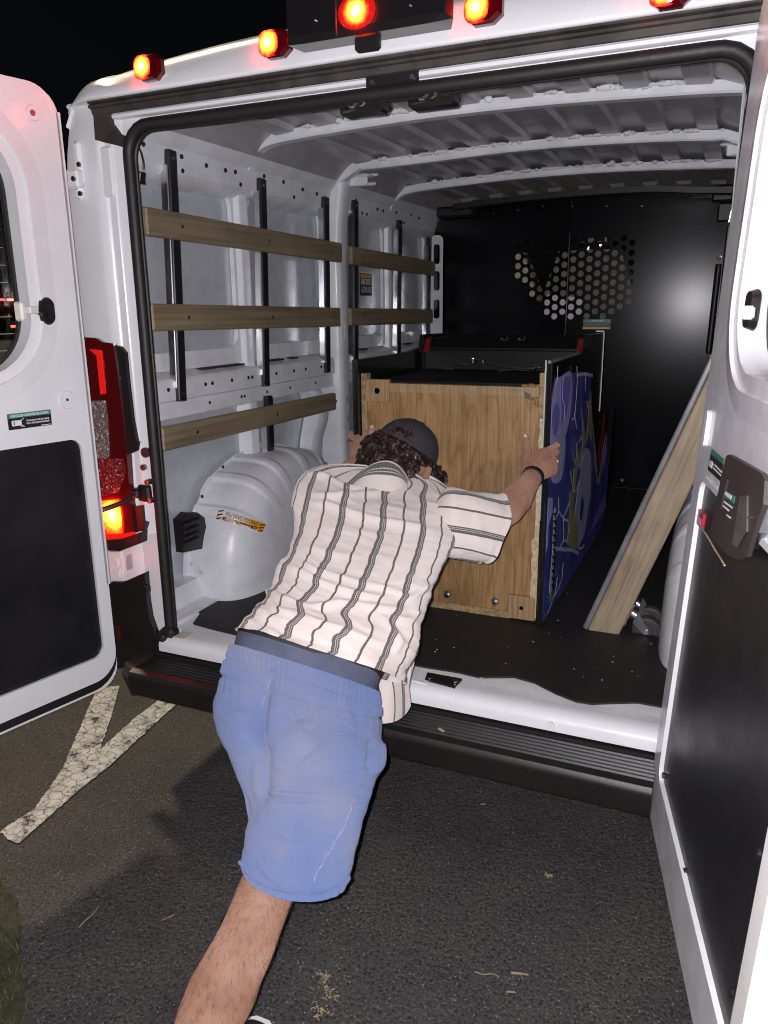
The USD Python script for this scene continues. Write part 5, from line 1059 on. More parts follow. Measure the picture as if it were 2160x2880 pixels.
art('art_shape', A1([(265, 1640), (320, 1690), (250, 1830), (240, 1780)]), 'green')
art('art_shape', A1([(85, 1910), (120, 1920), (130, 1990), (165, 1990), (160, 2050), (90, 2090)]), 'pink')
for pl_, w_ in ((A1([(395, 0), (405, 230), (330, 390), (310, 520), (300, 860)]), 0.004), (A1([(405, 230), (480, 320), (590, 80)]), 0.004), (A1([(480, 320), (485, 700), (430, 840)]), 0.004), (A1([(485, 735), (560, 740)]), 0.004), (A1([(490, 370), (560, 390)]), 0.004), (A1([(300, 870), (420, 880), (520, 890), (640, 900), (740, 960)]), 0.007), (A1([(740, 870), (800, 860), (840, 800)]), 0.005),
              (A2([(640, 300), (760, 285), (880, 310)]), 0.006), (A2([(632, 180), (640, 400), (600, 920), (560, 990)]), 0.004), (A2([(600, 940), (630, 1130)]), 0.004), (A2([(770, 280), (768, 560)]), 0.003), (A2([(790, 720), (800, 790), (850, 810)]), 0.004), (A2([(410, 350), (395, 640), (430, 760), (425, 1000)]), 0.004), (A2([(660, 1340), (700, 1260), (720, 1390)]), 0.003), (A2([(520, 1800), (580, 2100), (640, 2060)]), 0.003), (A1([(455, 1120), (430, 1400), (310, 1690)]), 0.002), (A1([(350, 1380), (310, 1640), (180, 1990)]), 0.002), (A1([(160, 1600), (130, 1750), (190, 1700)]), 0.002), (A2([(310, 190), (300, 380), (275, 540)]), 0.005)): artline(pl_, w_)
# unreadable outlined vertical lettering near the front edge: rows of black blocks in a pale outline
artline(A1([(300, 260), (285, 700), (265, 1050), (245, 1300), (225, 1560)]), 0.020, 'line', 'art_lettering')
for k, t_ in enumerate(np.linspace(0.03, 0.97, 11)):
    yv = 260+t_*1300; xu = 300-75*t_
    art('art_letter', A1([(xu-26, yv-40), (xu-4, yv-52), (xu-2, yv-6), (xu-22, yv+4)]), 'black'); art('art_letter', A1([(xu+4, yv-44), (xu+20, yv-56), (xu+18, yv+36), (xu-2, yv+48)]), 'black')
# hollow inside: dark floor of the cabinet, cables, head box with red trim
part('inside_tray', cbox(((XL+XR)/2, 0.87, 1.23), (XR-XL-0.05, 0.50, 0.18), 0.004), MT['mblack'], CB)
part('monitor_shelf', cbox(((XL+XR)/2, 1.10, 1.335), (XR-XL-0.05, 0.02, 0.12), 0.003), MT['mblack'], CB)
part('head_box', trimesh.convex.convex_hull(A3([(x, y, z) for x in (XL-0.0, XR) for y, z in ((1.13, 0.9), (1.13, 1.40), (1.16, 1.436), (1.43, 1.44), (1.44, 1.1))])), MT['mblack'], CB, smooth=20)
part('head_lip', cbox(((XL+XR)/2, 1.125, 1.384), (XR-XL, 0.02, 0.006), 0.002), mat('head_lip_brown', (0.035, 0.026, 0.018), 0.5), CB)
for x in (XL+0.010, XR-0.012):
    part('red_trim', trimesh.convex.convex_hull(A3([(x+q, y, z) for q in (-0.011, 0.011) for y, z in ((1.108, 1.385), (1.130, 1.436), (1.150, 1.442), (1.14, 1.385))])), mat('red_trim_%d' % (x > 0), (0.10, 0.005, 0.007), 0.35), CB)
for y0, y1, z_, zz in ((1.43, 1.452, 1.14, 1.45),): part('edge_trim', tube([(XS, 1.452, 1.13), (XS, 1.455, 1.30), (XS, 1.452, 1.452)], 0.0028, 6), mat('bright_edge', (0.7, 0.7, 0.68), 0.25), CB)
part('edge_trim', tube([(XS-0.03, 1.44, 1.455), (XS, 1.452, 1.454)], 0.003, 6), UsdShade.Material.Get(stage, '/World/Looks/bright_edge'), CB)
for u in (1417, 1466):
    p = at(u, 956, 1, 1.14); hk = part('hinge_bracket', cat_([cbox(p, (0.028, 0.004, 0.003), 0.001), cbox(p+A3([0.013, 0, 0.007]), (0.003, 0.004, 0.016), 0.001), cyl(p+A3([-0.008, 0, 0.006]), p+A3([-0.008, -0.003, 0.006]), 0.0025, 8)]), MT['chrome'], CB)
cz = 1.288
wires = [([(1325, 1010), (1345, 1012), (1380, 1022), (1430, 1033), (1480, 1036), (1522, 1034)], 0.0035), ([(1290, 1028), (1300, 1024), (1318, 1026), (1330, 1018)], 0.003), ([(1488, 1026), (1505, 1030), (1520, 1026)], 0.003), ([(1250, 1040), (1262, 1037), (1272, 1041)], 0.0025), ([(1500, 1040), (1512, 1034), (1520, 1030)], 0.003), ([(1400, 1044), (1440, 1040), (1490, 1043)], 0.0025)]
for k, (px, r_) in enumerate(wires):
    part('cable', tube(smoothed([at(u, v, 1, 0.78-0.004*(v-1025))+A3([0, 0, 0.001*(i_ % 2)]) for i_, (u, v) in enumerate(px)], 6), r_, 7), mat('cable_dark', (0.03, 0.03, 0.03), 0.25, coat=0.5) if k == 0 else UsdShade.Material.Get(stage, '/World/Looks/cable_dark'), CB)
p = at(1330, 1024, 1, 0.78); part('connector', cat_([cyl(p+A3([0, 0, 0.004]), p+A3([0.0, 0, 0.018]), 0.011, 14), cyl(p+A3([0.03, 0.02, 0.004]), p+A3([0.03, 0.02, 0.012]), 0.007, 10)]), MT['blackp'], CB)
part('connector_ring', tube([p+A3([0.011*math.cos(a_), 0.011*math.sin(a_), 0.019]) for a_ in np.linspace(0, 6.28, 15)[:-1]], 0.002, 6, closed=True), MT['chrome'], CB)
# ------------------------------------------------------------------ far things: parked vehicle, lamps, seen through the panes
EM = lambda name, c, s: mat(name, (0.2, 0.02, 0.02), 0.3, emis=c, estr=s)
def parked(u, v, dist, label, nm):
    c = dep(u, v, dist); th = math.atan2(_f[0], _f[1]) + 0.35
    ax, ay = A3([math.cos(th), -math.sin(th), 0]), A3([math.sin(th), math.cos(th), 0]); base = A3([c[0], c[1], 0.0])
    o = thing(nm, label, 'car', base)
    Q = lambda x, y, z: base+ax*x+ay*y+A3([0, 0, z])
    body = trimesh.convex.convex_hull(A3([Q(x, y, z) for x in (-0.88, 0.88) for y, z in ((0.0, 0.45), (0.0, 1.0), (0.1, 0.35), (4.3, 0.35), (4.4, 0.8), (3.3, 1.02))]))
    part('body', body, MT['carp'], o, smooth=20)
    part('cabin', trimesh.convex.convex_hull(A3([Q(x*k, y, z) for x in (-1, 1) for k, y, z in ((0.86, 0.05, 1.0), (0.74, 0.25, 1.66), (0.74, 2.0, 1.66), (0.84, 3.1, 1.0))])), MT['carg'], o, smooth=20)
    part('roof_spoiler', trimesh.convex.convex_hull(A3([Q(x, y, z) for x in (-0.66, 0.66) for y, z in ((0.08, 1.66), (0.5, 1.70), (0.5, 1.66), (0.1, 1.69))])), MT['carp'], o)
    for s in (-1, 1):
        part('tail_lamp', trimesh.convex.convex_hull(A3([Q(s*x, y, z) for x in (0.58, 0.89) for y, z in ((-0.03, 0.86), (-0.03, 0.98), (0.1, 0.86), (0.1, 0.98))])), MT['carl'], o)
        for y in (0.8, 3.5): part('wheel', cyl(Q(s*0.90, y, 0.33), Q(s*0.68, y, 0.33), 0.33, 20), MT['rubber'], o)
    part('high_brake_lamp', trimesh.convex.convex_hull(A3([Q(x, y, z) for x in (-0.16, 0.16) for y, z in ((0.02, 1.62), (0.02, 1.68), (0.1, 1.62), (0.1, 1.68))])), MT['carh'], o)
    part('number_plate', cbox(Q(0, -0.02, 0.75), (0.30, 0.02, 0.15), 0.004, np.stack([ax, ay, (0, 0, 1.0)], 1)), MT['carw'], o)
    return o
MT['carp'] = mat('dark_car_paint', (0.04, 0.035, 0.035), 0.25, coat=0.6); MT['carg'] = mat('dark_car_glass', (0.01, 0.01, 0.012), 0.08)
MT['carl'] = EM('far_tail_lamp', (1.0, 0.10, 0.05), 6.0); MT['carh'] = EM('far_brake_lamp', (1.0, 0.22, 0.12), 8.0); MT['carw'] = EM('far_plate_lamp', (0.9, 0.8, 0.5), 0.5)
parked(70, 868, 34.0, 'dark parked car with lit red tail lamps seen through the left door window', 'parked_car')
# low shop building far off with lit signs
bc = dep(20, 830, 46.0); ax = A3([_r[0], _r[1], 0.0]); ay = A3([-ax[1], ax[0], 0]); Rb = np.stack([ax, ay, (0, 0, 1.0)], 1)
SB = thing('shop_building', 'dark low shop building with red lit sign far beyond the left door window', 'building', (bc[0], bc[1], 0))
gb = A3([bc[0], bc[1], 0])
part('wall', cbox(gb+ay*3.1+(0, 0, 2.1), (9.0, 6.0, 4.2), 0.02, Rb), mat('dark_shop_wall', (0.10, 0.085, 0.065), 0.9, var=0.3, vscale=1.5), SB)
part('roof_edge', cbox(gb+ay*3.1+(0, 0, 4.3), (9.4, 6.4, 0.22), 0.03, Rb), MT['carp'], SB)
def bsign(u, v, w_, h_, m_, nm, off=0.05): part(nm, cbox(dep(u, v, 46.0)-ay*off, (w_, 0.10, h_), 0.02, Rb), m_, SB)
bsign(34, 786, 0.50, 0.26, EM('red_roof_lamp', (1.0, 0.16, 0.07), 14.0), 'red_lamp')
bsign(50, 812, 0.55, 0.13, EM('warm_sign', (1.0, 0.82, 0.42), 8.0), 'warm_sign')
bsign(36, 843, 0.62, 0.13, EM('red_sign', (1.0, 0.16, 0.10), 10.0), 'red_sign')
bsign(4, 843, 0.40, 0.13, EM('pink_sign', (1.0, 0.08, 0.12), 6.0), 'red_sign')
bsign(20, 815, 0.20, 0.24, EM('dim_window', (0.5, 0.47, 0.40), 0.5), 'lit_window')
bsign(36, 830, 0.10, 0.32, EM('dim_window_2', (0.6, 0.5, 0.40), 0.5), 'lit_window')
def street_lamp(pos, label, s=1.0):
    o = thing('street_lamp', label, 'street lamp', (pos[0], pos[1], 0))
    x, y, z = pos
    part('pole', tube([(x, y, 0), (x, y, z*0.5), (x, y, z)], 0.07, 10), MT['steel'], o)
    part('lamp_head', cbox((x, y-0.3, z), (0.5, 0.9, 0.16), 0.05), MT['steel'], o)
    part('lamp_lens', cbox((x, y-0.3, z-0.10), (0.42*s, 0.7*s, 0.06), 0.02), MT['slamp'], o)
MT['slamp'] = EM('street_lamp_glow', (1.0, 0.86, 0.55), 150.0)
p1 = dep(1655, 675, 30.0); p2 = dep(1690, 676, 33.0)
street_lamp((p1[0], p1[1], p1[2]+0.1), 'bright street lamp beyond the van windscreen, left of its twin'); street_lamp((p2[0], p2[1], p2[2]+0.1), 'bright street lamp beyond the van windscreen, right of its twin')
# ------------------------------------------------------------------ the person pushing the cabinet
PE = thing('person', 'person seen from behind bending forward pushing the cabinet, striped shirt, blue shorts, cap', 'person', (-0.02, -0.55, 0))
def ring_frames(levels):
    """levels: (left px, right px, y of the centre). Returns centres, tangents, lateral and dorsal axes, half widths"""
    C, Lp, Rp = [], [], []
    for l, r, y in levels:
        mid = ((l[0]+r[0])/2, (l[1]+r[1])/2); c = at(*mid, 1, y); t_ = float(np.dot(c-EYE, F_))
        C.append(c); Lp.append(dep(*l, t_)); Rp.append(dep(*r, t_))
    C, Lp, Rp = A3(C), A3(Lp), A3(Rp)
    tg = np.gradient(C, axis=0); tg /= np.linalg.norm(tg, axis=1, keepdims=True)
    a = (Rp-Lp); hw = np.linalg.norm(Rp-Lp, axis=1)/2
    a /= np.linalg.norm(a, axis=1, keepdims=True); b = np.cross(tg, a); b /= np.linalg.norm(b, axis=1, keepdims=True)
    sgn = np.sign(np.sum(b*(EYE-C), 1, keepdims=True)); b *= sgn       # b points back towards the viewer
    return C, tg, a, b, hw
def loft(levels, ratio, nv=90, nu=120, ex=2.25, tilt=None):
    C, tg, a, b, hw = ring_frames(levels)
    if tilt:                                                          # {level: px by which the near side hangs below the ring's middle}
        for i, dv in tilt.items():
            hd = hw[i]*np.broadcast_to(A3(ratio, float), (len(C),))[i]; c_ = px_of(C[i]); q = dep(c_[0], c_[1]+dv, float(np.dot(C[i]-EYE, F_))-hd*0.85)-C[i]; b[i] = q/np.linalg.norm(q)
    k = np.arange(len(C)); s = np.linspace(0, len(C)-1, nv)
    from scipy.interpolate import CubicSpline, PchipInterpolator
    f = lambda X: PchipInterpolator(k, X, axis=0)(s)
    C, a, b, hw = f(C), f(a), f(b), f(hw); ra = f(np.broadcast_to(A3(ratio, float), (len(k),)))
    th = np.linspace(-np.pi, np.pi, nu+1)[:-1]                        # 0 = dorsal (towards viewer)
    cs, sn = np.cos(th), np.sin(th)
    ca, sa = np.sign(cs)*np.abs(cs)**(2/ex), np.sign(sn)*np.abs(sn)**(2/ex)
    P = C[:, None]+a[:, None]*(hw[:, None, None]*sa[None, :, None])+b[:, None]*((hw*ra)[:, None, None]*ca[None, :, None])
    dl = np.linalg.norm(np.diff(np.concatenate([P, P[:, :1]], 1), axis=1), axis=2)
    u = np.concatenate([np.zeros((nv, 1)), np.cumsum(dl, 1)], 1); i0 = nu//2; u = u-u[:, i0:i0+1]
    v = np.concatenate([[0], np.cumsum(np.linalg.norm(np.diff(C, axis=0), axis=1))])
    return P, u, np.repeat(v[:, None], nu+1, 1), th
def normals_of(P):
    du = np.roll(P, -1, 1)-np.roll(P, 1, 1); dv = np.gradient(P, axis=0); n = np.cross(du, dv); n /= np.linalg.norm(n, axis=2, keepdims=True)+1e-12
    c = P.mean(1, keepdims=True); s = np.sign(np.sum(n*(P-c), 2).mean()); return n*s
def px_of(P):
    q = P-EYE; z = q@F_; return np.stack([1080+FPX*(q@R_)/z, 1440-FPX*(q@U_)/z], -1)
def close_uv(P, u, v):
    Pc = np.concatenate([P, P[:, :1]], 1); m = gridmesh(Pc)
    n = normals_of(P).mean(1); 
    fn = np.cross(m.vertices[m.faces[:, 1]]-m.vertices[m.faces[:, 0]], m.vertices[m.faces[:, 2]]-m.vertices[m.faces[:, 0]])
    cen = Pc.mean(1)[m.faces[:, 0]//Pc.shape[1]]
    if np.sum(fn*(m.vertices[m.faces[:, 0]]-cen)) < 0: m = flip(m)
    return m, np.stack([u.ravel(), v.ravel()], 1)
def ridge(px, pts, width, amp):
    """smooth ridge (amp > 0) or valley along an image polyline of the garment"""
    P = smoothed([(x, y, 0) for x, y in pts], 8)[:, :2]; sh = px.shape[:-1]; q = px.reshape(-1, 2); best = np.full(len(q), 1e9); par = np.zeros(len(q))
    L_ = len(P)-1
    for i in range(L_):
        d = P[i+1]-P[i]; t_ = np.clip(((q-P[i])@d)/(d@d+1e-9), 0, 1); dd = np.linalg.norm(q-P[i]-t_[:, None]*d, axis=1); m = dd < best; best[m] = dd[m]; par[m] = (i+t_[m])/L_
    fade = np.clip(np.minimum(par, 1-par)*6, 0.0, 1)
    return (amp*np.exp(-(best/width)**2)*fade).reshape(sh)

# --- shirt
shirt_lv = [((672, 1778), (1128, 1915), -0.43), ((716, 1721), (1165, 1830), -0.37), ((757, 1674), (1186, 1745), -0.30), ((788, 1610), (1215, 1655), -0.22), ((819, 1533), (1248, 1585), -0.13), ((826, 1470), (1278, 1520), -0.05),
            ((824, 1405), (1296, 1462), 0.02), ((842, 1352), (1290, 1400), 0.075), ((900, 1328), (1240, 1368), 0.115), ((1000, 1327), (1185, 1355), 0.140), ((1030, 1318), (1140, 1338), 0.160)]
P, U, V, th = loft(shirt_lv, [0.60, 0.62, 0.64, 0.62, 0.58, 0.55, 0.52, 0.48, 0.45, 0.50, 0.6], 170, 260, tilt={0: -10, 1: -4, 2: 0, 3: 4, 4: 8, 5: 14, 6: 22, 7: 34, 8: 34, 9: 20, 10: 8})
N = normals_of(P); px = px_of(P); dors = (np.cos(th) > -0.2)[None, :]
vv = V[:, :-1]/V.max(); uu = U[:, :-1]
def fold(seed, fu, fv, sk=0.0): return meshkit.fbm(np.stack([uu*fu+vv*sk, vv*fv+uu*sk*2, uu*0], -1), 4, seed)
f1 = 1-np.abs(2*fold(3, 5.0, 9.0, 2.0)-1); f2 = 1-np.abs(2*fold(9, 7.0, 16.0, 3.0)-1)
low = np.clip(1-vv/0.45, 0, 1); hi = np.clip((vv-0.72)/0.15, 0, 1)
D = 0.010*(f1**2-0.4)*(0.45+0.9*low+0.5*hi)+0.006*(f2**2-0.4)*(0.4+1.0*low)+0.002*(fold(5, 20, 40)-0.5)
C6 = lambda pts: [(640+x*0.3617, 1280+y*0.3617) for x, y in pts]
for pts, w_, am in ((C6([(620, 370), (800, 400), (1000, 470), (1200, 520), (1450, 560), (1640, 600)]), 9, 0.010), (C6([(640, 310), (800, 330), (1000, 310), (1160, 300), (1280, 240), (1400, 200)]), 8, 0.012), (C6([(600, 160), (760, 180), (900, 240), (1060, 270), (1160, 260)]), 8, 0.012),
                    (C6([(540, 820), (700, 900), (900, 960), (1150, 1020), (1400, 1080)]), 8, 0.007), (C6([(430, 860), (560, 900), (720, 990), (900, 1060), (1060, 1100), (1250, 1110)]), 8, 0.009), (C6([(350, 1080), (520, 1150), (700, 1180), (900, 1150), (1200, 1200), (1420, 1200)]), 9, 0.009), (C6([(300, 1180), (500, 1240), (700, 1320), (900, 1370), (1100, 1450), (1300, 1500)]), 9, 0.008),
                    (C6([(1300, 1060), (1420, 1110), (1500, 1060), (1560, 980)]), 9, 0.010), (C6([(1250, 1260), (1400, 1290), (1500, 1200)]), 9, 0.008), (C6([(560, 700), (800, 760), (1100, 800)]), 9, 0.004), (C6([(700, 560), (1000, 600), (1300, 640)]), 10, 0.003),
                    (C6([(1180, 1250), (1320, 1420), (1300, 1560)]), 10, 0.008), (C6([(440, 780), (420, 880), (320, 1030), (350, 1100)]), 10, 0.012), (C6([(1560, 480), (1500, 800), (1450, 1000)]), 12, -0.006)):
    D = D+ridge(px, pts, w_, am)*dors
# hem rolls a little outwards
D = D+0.010*np.clip(1-vv/0.03, 0, 1)
P2 = P+N*D[..., None]
# the hem's front right tail hangs lower
shift = 0.013*(2*meshkit.fbm(np.stack([uu*2.5, vv*10.0, uu*0+3], -1), 3, 21)-1)*(0.5+1.0*low)+0.006*(2*meshkit.fbm(np.stack([uu*4, vv*34.0, uu*0], -1), 2, 22)-1)*(0.5+low)
UU = U.copy(); UU[:, :-1] += shift; UU[:, -1] += shift[:, 0]
# open the front a little at the hem so that it reads as cloth with thickness
m, uv = close_uv(P2, UU, V)
def shirtmat():
    n = {'uv': ('texture_coordinate', {}), 'sx': ('separate_xyz', {}), 'g': ('geometry', {}), 'dv': ('math', {'math_type': 'multiply_add', 'value2': 1/0.107, 'value3': 20.36}), 'fr': ('math', {'math_type': 'fraction'}),
         'r': ('rgb_ramp', {'ramp': [(0.0, (1, 1, 1)), (0.022, (1, 1, 1)), (0.026, (0, 0, 0)), (0.400, (0, 0, 0)), (0.405, (1, 1, 1)), (0.470, (1, 1, 1)), (0.474, (0.35, 0.35, 0.35)), (0.486, (0.35, 0.35, 0.35)), (0.492, (1, 1, 1)), (0.512, (1, 1, 1)), (0.516, (0.35, 0.35, 0.35)), (0.526, (0.35, 0.35, 0.35)), (0.532, (1, 1, 1)), (0.56, (1, 1, 1)), (0.565, (0, 0, 0)), (0.972, (0, 0, 0)), (0.976, (1, 1, 1)), (1.0, (1, 1, 1))]}),
         'bw': ('rgb_to_bw', {}), 'hv': ('math', {'math_type': 'multiply', 'value2': 1500.0}), 'si': ('math', {'math_type': 'sine'}), 'hm': ('map_range', {'from_min': -1.0, 'from_max': 1.0, 'to_min': 0.78, 'to_max': 1.0}), 'fm': ('math', {'math_type': 'multiply'}),
         'cr': ('noise_texture', {'scale': 1.0, 'detail': 4.0, 'roughness': 0.6}), 'mp': ('mapping', {'scale': (900.0, 55.0, 1.0)}), 'n2': ('noise_texture', {'scale': 6.0, 'detail': 3.0}), 'r2': ('rgb_ramp', {'ramp': [(0.35, (0.63, 0.558, 0.528)), (0.65, (0.70, 0.638, 0.606))]}),
         'c': ('mix', {'color2': (0.052, 0.045, 0.047)}), 'ad': ('math', {'math_type': 'multiply_add', 'value2': 0.5}), 'b': ('bump', {'strength': 1.0, 'distance': 0.0016}), 'p': ('principled_bsdf', {'roughness': 0.9, 'diffuse_roughness': 0.25, 'sheen_weight': 0.1})}
    l = [('uv.UV', 'sx.vector'), ('sx.x', 'dv.value1'), ('dv.value', 'fr.value1'), ('fr.value', 'r.fac'), ('r.color', 'bw.color'), ('sx.y', 'hv.value1'), ('hv.value', 'si.value1'), ('si.value', 'hm.value'), ('bw.val', 'fm.value1'), ('hm.result', 'fm.value2'), ('fm.value', 'c.fac'),
         ('g.position', 'n2.vector'), ('n2.fac', 'r2.fac'), ('r2.color', 'c.color1'), ('c.color', 'p.base_color'), ('uv.UV', 'mp.vector'), ('mp.vector', 'cr.vector'), ('cr.fac', 'ad.value1'), ('bw.val', 'ad.value3'), ('ad.value', 'b.height'), ('b.normal', 'p.normal')]
    return usdkit.material(stage, '/World/Looks/striped_shirt', n, l, surface='p.BSDF')
MT['shirt'] = shirtmat()
SH = part('shirt', m, MT['shirt'], PE, smooth=True, uv=uv, label='white shirt with grey woven stripes')
# right sleeve
C3 = lambda pts: [(940+x*0.4219, 1100+y*0.4219) for x, y in pts]
def sleeve(levels, name, ratio, seed, phase):
    P, U, V, th = loft(levels, ratio, 70, 120)
    uu, vv = U[:, :-1], V[:, :-1]/V.max(); N = normals_of(P); 
    D = 0.007*(1-np.abs(2*meshkit.fbm(np.stack([uu*9, vv*4, uu*0], -1), 4, seed)-1)-0.5)+0.004*np.sin(uu*60+vv*6)*vv+0.006*np.clip((vv-0.95)/0.05, 0, 1)
    P = P+N*D[..., None]; m, uv = close_uv(P, U+phase, V)
    return part(name, m, MT['shirt'], SH, smooth=True, uv=uv)
sleeve([((1205, 1500), (1225, 1420), 0.06), ((1262, 1566), (1272, 1372), 0.085), ((1310, 1572), (1335, 1384), 0.115), ((1338, 1579), (1385, 1391), 0.140), ((1352, 1580), (1411, 1396), 0.155)], 'sleeve', 0.85, 31, 0.03)
sleeve([((900, 1400), (870, 1350), 0.06), ((868, 1428), (905, 1330), 0.12), ((885, 1425), (935, 1335), 0.20)], 'sleeve', 0.9, 32, 0.0)
# shirt-tail at the right front
tl = [[(1060, 1905), (1100, 1880), (1140, 1850), (1165, 1815)], [(1068, 1950), (1105, 1935), (1140, 1905), (1166, 1860)], [(1072, 1995), (1106, 1985), (1142, 1955), (1152, 1925)], [(1073, 2036), (1110, 2030), (1140, 2010), (1156, 1985)]]
Pt = A3([smoothed([dep(u, v, 1.88+0.035*j+0.010*math.sin(3*j+i)) for j, (u, v) in enumerate(row)], 8) for i, row in enumerate(tl)])
Pt = np.stack([smoothed(Pt[:, j], 8) for j in range(Pt.shape[1])], 1)
uq = np.cumsum(np.concatenate([np.zeros((len(Pt), 1)), np.linalg.norm(np.diff(Pt, axis=1), axis=2)], 1), 1); vq = np.cumsum(np.concatenate([np.zeros((1, Pt.shape[1])), np.linalg.norm(np.diff(Pt, axis=0), axis=2)], 0), 0)
mt = gridmesh(Pt); part('shirt_tail', mt, MT['shirt'], SH, smooth=True, uv=np.stack([(uq*1.15+0.02).ravel(), vq.ravel()], 1))

# --- shorts
def shortsmat():
    n = {'g': ('geometry', {}), 'n': ('noise_texture', {'scale': 4.5, 'detail': 6.0, 'roughness': 0.6}), 'r': ('rgb_ramp', {'ramp': [(0.30, (0.110, 0.160, 0.320)), (0.47, (0.138, 0.180, 0.322)), (0.60, (0.172, 0.195, 0.305)), (0.78, (0.205, 0.215, 0.300))]}), 'w': ('noise_texture', {'scale': 520.0, 'detail': 2.0}), 'n2': ('noise_texture', {'scale': 26.0, 'detail': 7.0, 'roughness': 0.66, 'distortion': 1.2}),
         'ad': ('math', {'math_type': 'multiply_add', 'value2': 0.16}), 'b': ('bump', {'distance': 0.0042}), 'p': ('principled_bsdf', {'roughness': 0.95, 'diffuse_roughness': 0.4, 'sheen_weight': 0.1, 'specular_ior_level': 0.15}), 'at': ('attribute', {'attribute': 'wear'}), 'm': ('mix', {'color2': (0.40, 0.47, 0.72)})}
    return usdkit.material(stage, '/World/Looks/blue_cotton', {k: v for k, v in n.items() if k not in ('at', 'm')}, [('g.position', 'n.vector'), ('n.fac', 'r.fac'), ('r.color', 'p.base_color'), ('g.position', 'w.vector'), ('g.position', 'n2.vector'), ('w.fac', 'ad.value1'), ('n2.fac', 'ad.value3'), ('ad.value', 'b.height'), ('b.normal', 'p.normal')], surface='p.BSDF')
MT['shorts'] = shortsmat()
MT['stitch'] = mat('pale_blue_stitching', (0.19, 0.235, 0.385), 0.9, var=0.35, vscale=160)
MT['stitchd'] = mat('worn_white_stitching', (0.22, 0.26, 0.40), 0.9, var=0.4, vscale=90)
sh_lv = [((652, 1814), (1064, 1948), -0.452), ((634, 1862), (1069, 1992), -0.47), ((607, 1965), (1070, 2062), -0.51), ((611, 2040), (1078, 2122), -0.555), ((640, 2108), (1060, 2180), -0.60), ((678, 2215), (1041, 2232), -0.655), ((697, 2300), (1020, 2302), -0.695), ((691, 2365), (1004, 2368), -0.73), ((682, 2420), (985, 2440), -0.765), ((679, 2440), (968, 2470), -0.785)]
P, U, V, th = loft(sh_lv, [0.66, 0.68, 0.76, 0.78, 0.76, 0.74, 0.72, 0.70, 0.70, 0.70], 235, 560, ex=2.1, tilt={0: -8, 1: 0, 2: 8, 3: 14, 4: 20, 5: 28, 6: 36, 7: 48, 8: 66, 9: 74})
N = normals_of(P); px = px_of(P); uu, vv = U[:, :-1], V[:, :-1]; vn = vv/vv.max()
dors = (np.cos(th) > -0.1)[None, :]
C7 = lambda pts: [(560+x*0.4219, 1700+y*0.4219) for x, y in pts]
D = 0.005*(meshkit.fbm(np.stack([uu*6, vv*8, uu*0], -1), 5, 41)-0.5)+0.004*(1-np.abs(2*meshkit.fbm(np.stack([uu*5+vv*4, vv*11-uu*3, uu*0+2], -1), 4, 44)-1)-0.6)+0.003*(1-np.abs(2*meshkit.fbm(np.stack([uu*12, vv*22, uu*0], -1), 3, 42)-1)-0.5)
for pts, w_, am in ((C7([(500, 380), (430, 620), (405, 760), (420, 900), (430, 1010), (420, 1150), (400, 1280), (370, 1420)]), 26, -0.026), (C7([(500, 400), (420, 700), (425, 900), (430, 1020)]), 9, -0.008),
                    (C7([(250, 700), (270, 800), (330, 930)]), 40, 0.012), (C7([(620, 800), (720, 950), (760, 1000)]), 60, 0.014),
                    (C7([(400, 1210), (520, 1230), (680, 1240), (840, 1250)]), 6, -0.006), (C7([(410, 1275), (560, 1305), (700, 1310), (860, 1290)]), 6, -0.007), (C7([(410, 1240), (560, 1265), (760, 1275)]), 7, 0.006), (C7([(560, 1140), (680, 1200), (760, 1230)]), 5, 0.003), (C7([(680, 1110), (780, 1070), (900, 1010)]), 6, 0.003), (C7([(560, 1330), (700, 1390), (820, 1430)]), 6, 0.003),
                    (C7([(400, 1080), (480, 1110), (580, 1130)]), 7, -0.004), (C7([(1150, 900), (1120, 1120)]), 8, -0.012), (C7([(1200, 900), (1195, 1050), (1130, 1140)]), 12, 0.012), (C7([(1000, 600), (1040, 700), (1060, 800)]), 12, -0.004), (C7([(700, 480), (690, 600), (660, 700)]), 8, 0.003),
                    ([(760, 2340), (840, 2360), (930, 2350)], 10, 0.004), ([(720, 2420), (760, 2470), (800, 2500)], 6, 0.005), ([(850, 2430), (900, 2440), (960, 2420)], 7, 0.004), ([(700, 2120), (690, 2220), (715, 2330)], 14, -0.010)):
    D = D+ridge(px, pts, w_, am)*dors
# elastic waistband: gathers
wb = np.clip((0.062-vv)/0.006, 0, 1)
gath = np.sin(uu*600+2.2*np.sin(uu*41)+1.8*meshkit.noise(np.stack([uu*30, vv*25, uu*0], -1), 3))*(0.6+0.8*meshkit.noise(np.stack([uu*45, vv*0, uu*0], -1), 13))
D = D+wb*(0.0020+0.0016*gath)-0.004*np.exp(-((vv-0.030)/0.0035)**2)-0.005*np.exp(-((vv-0.064)/0.004)**2)+np.clip((vv-0.062)/0.01, 0, 1)*np.clip((0.12-vv)/0.06, 0, 1)*0.002*np.sin(uu*150+3*np.sin(uu*37))
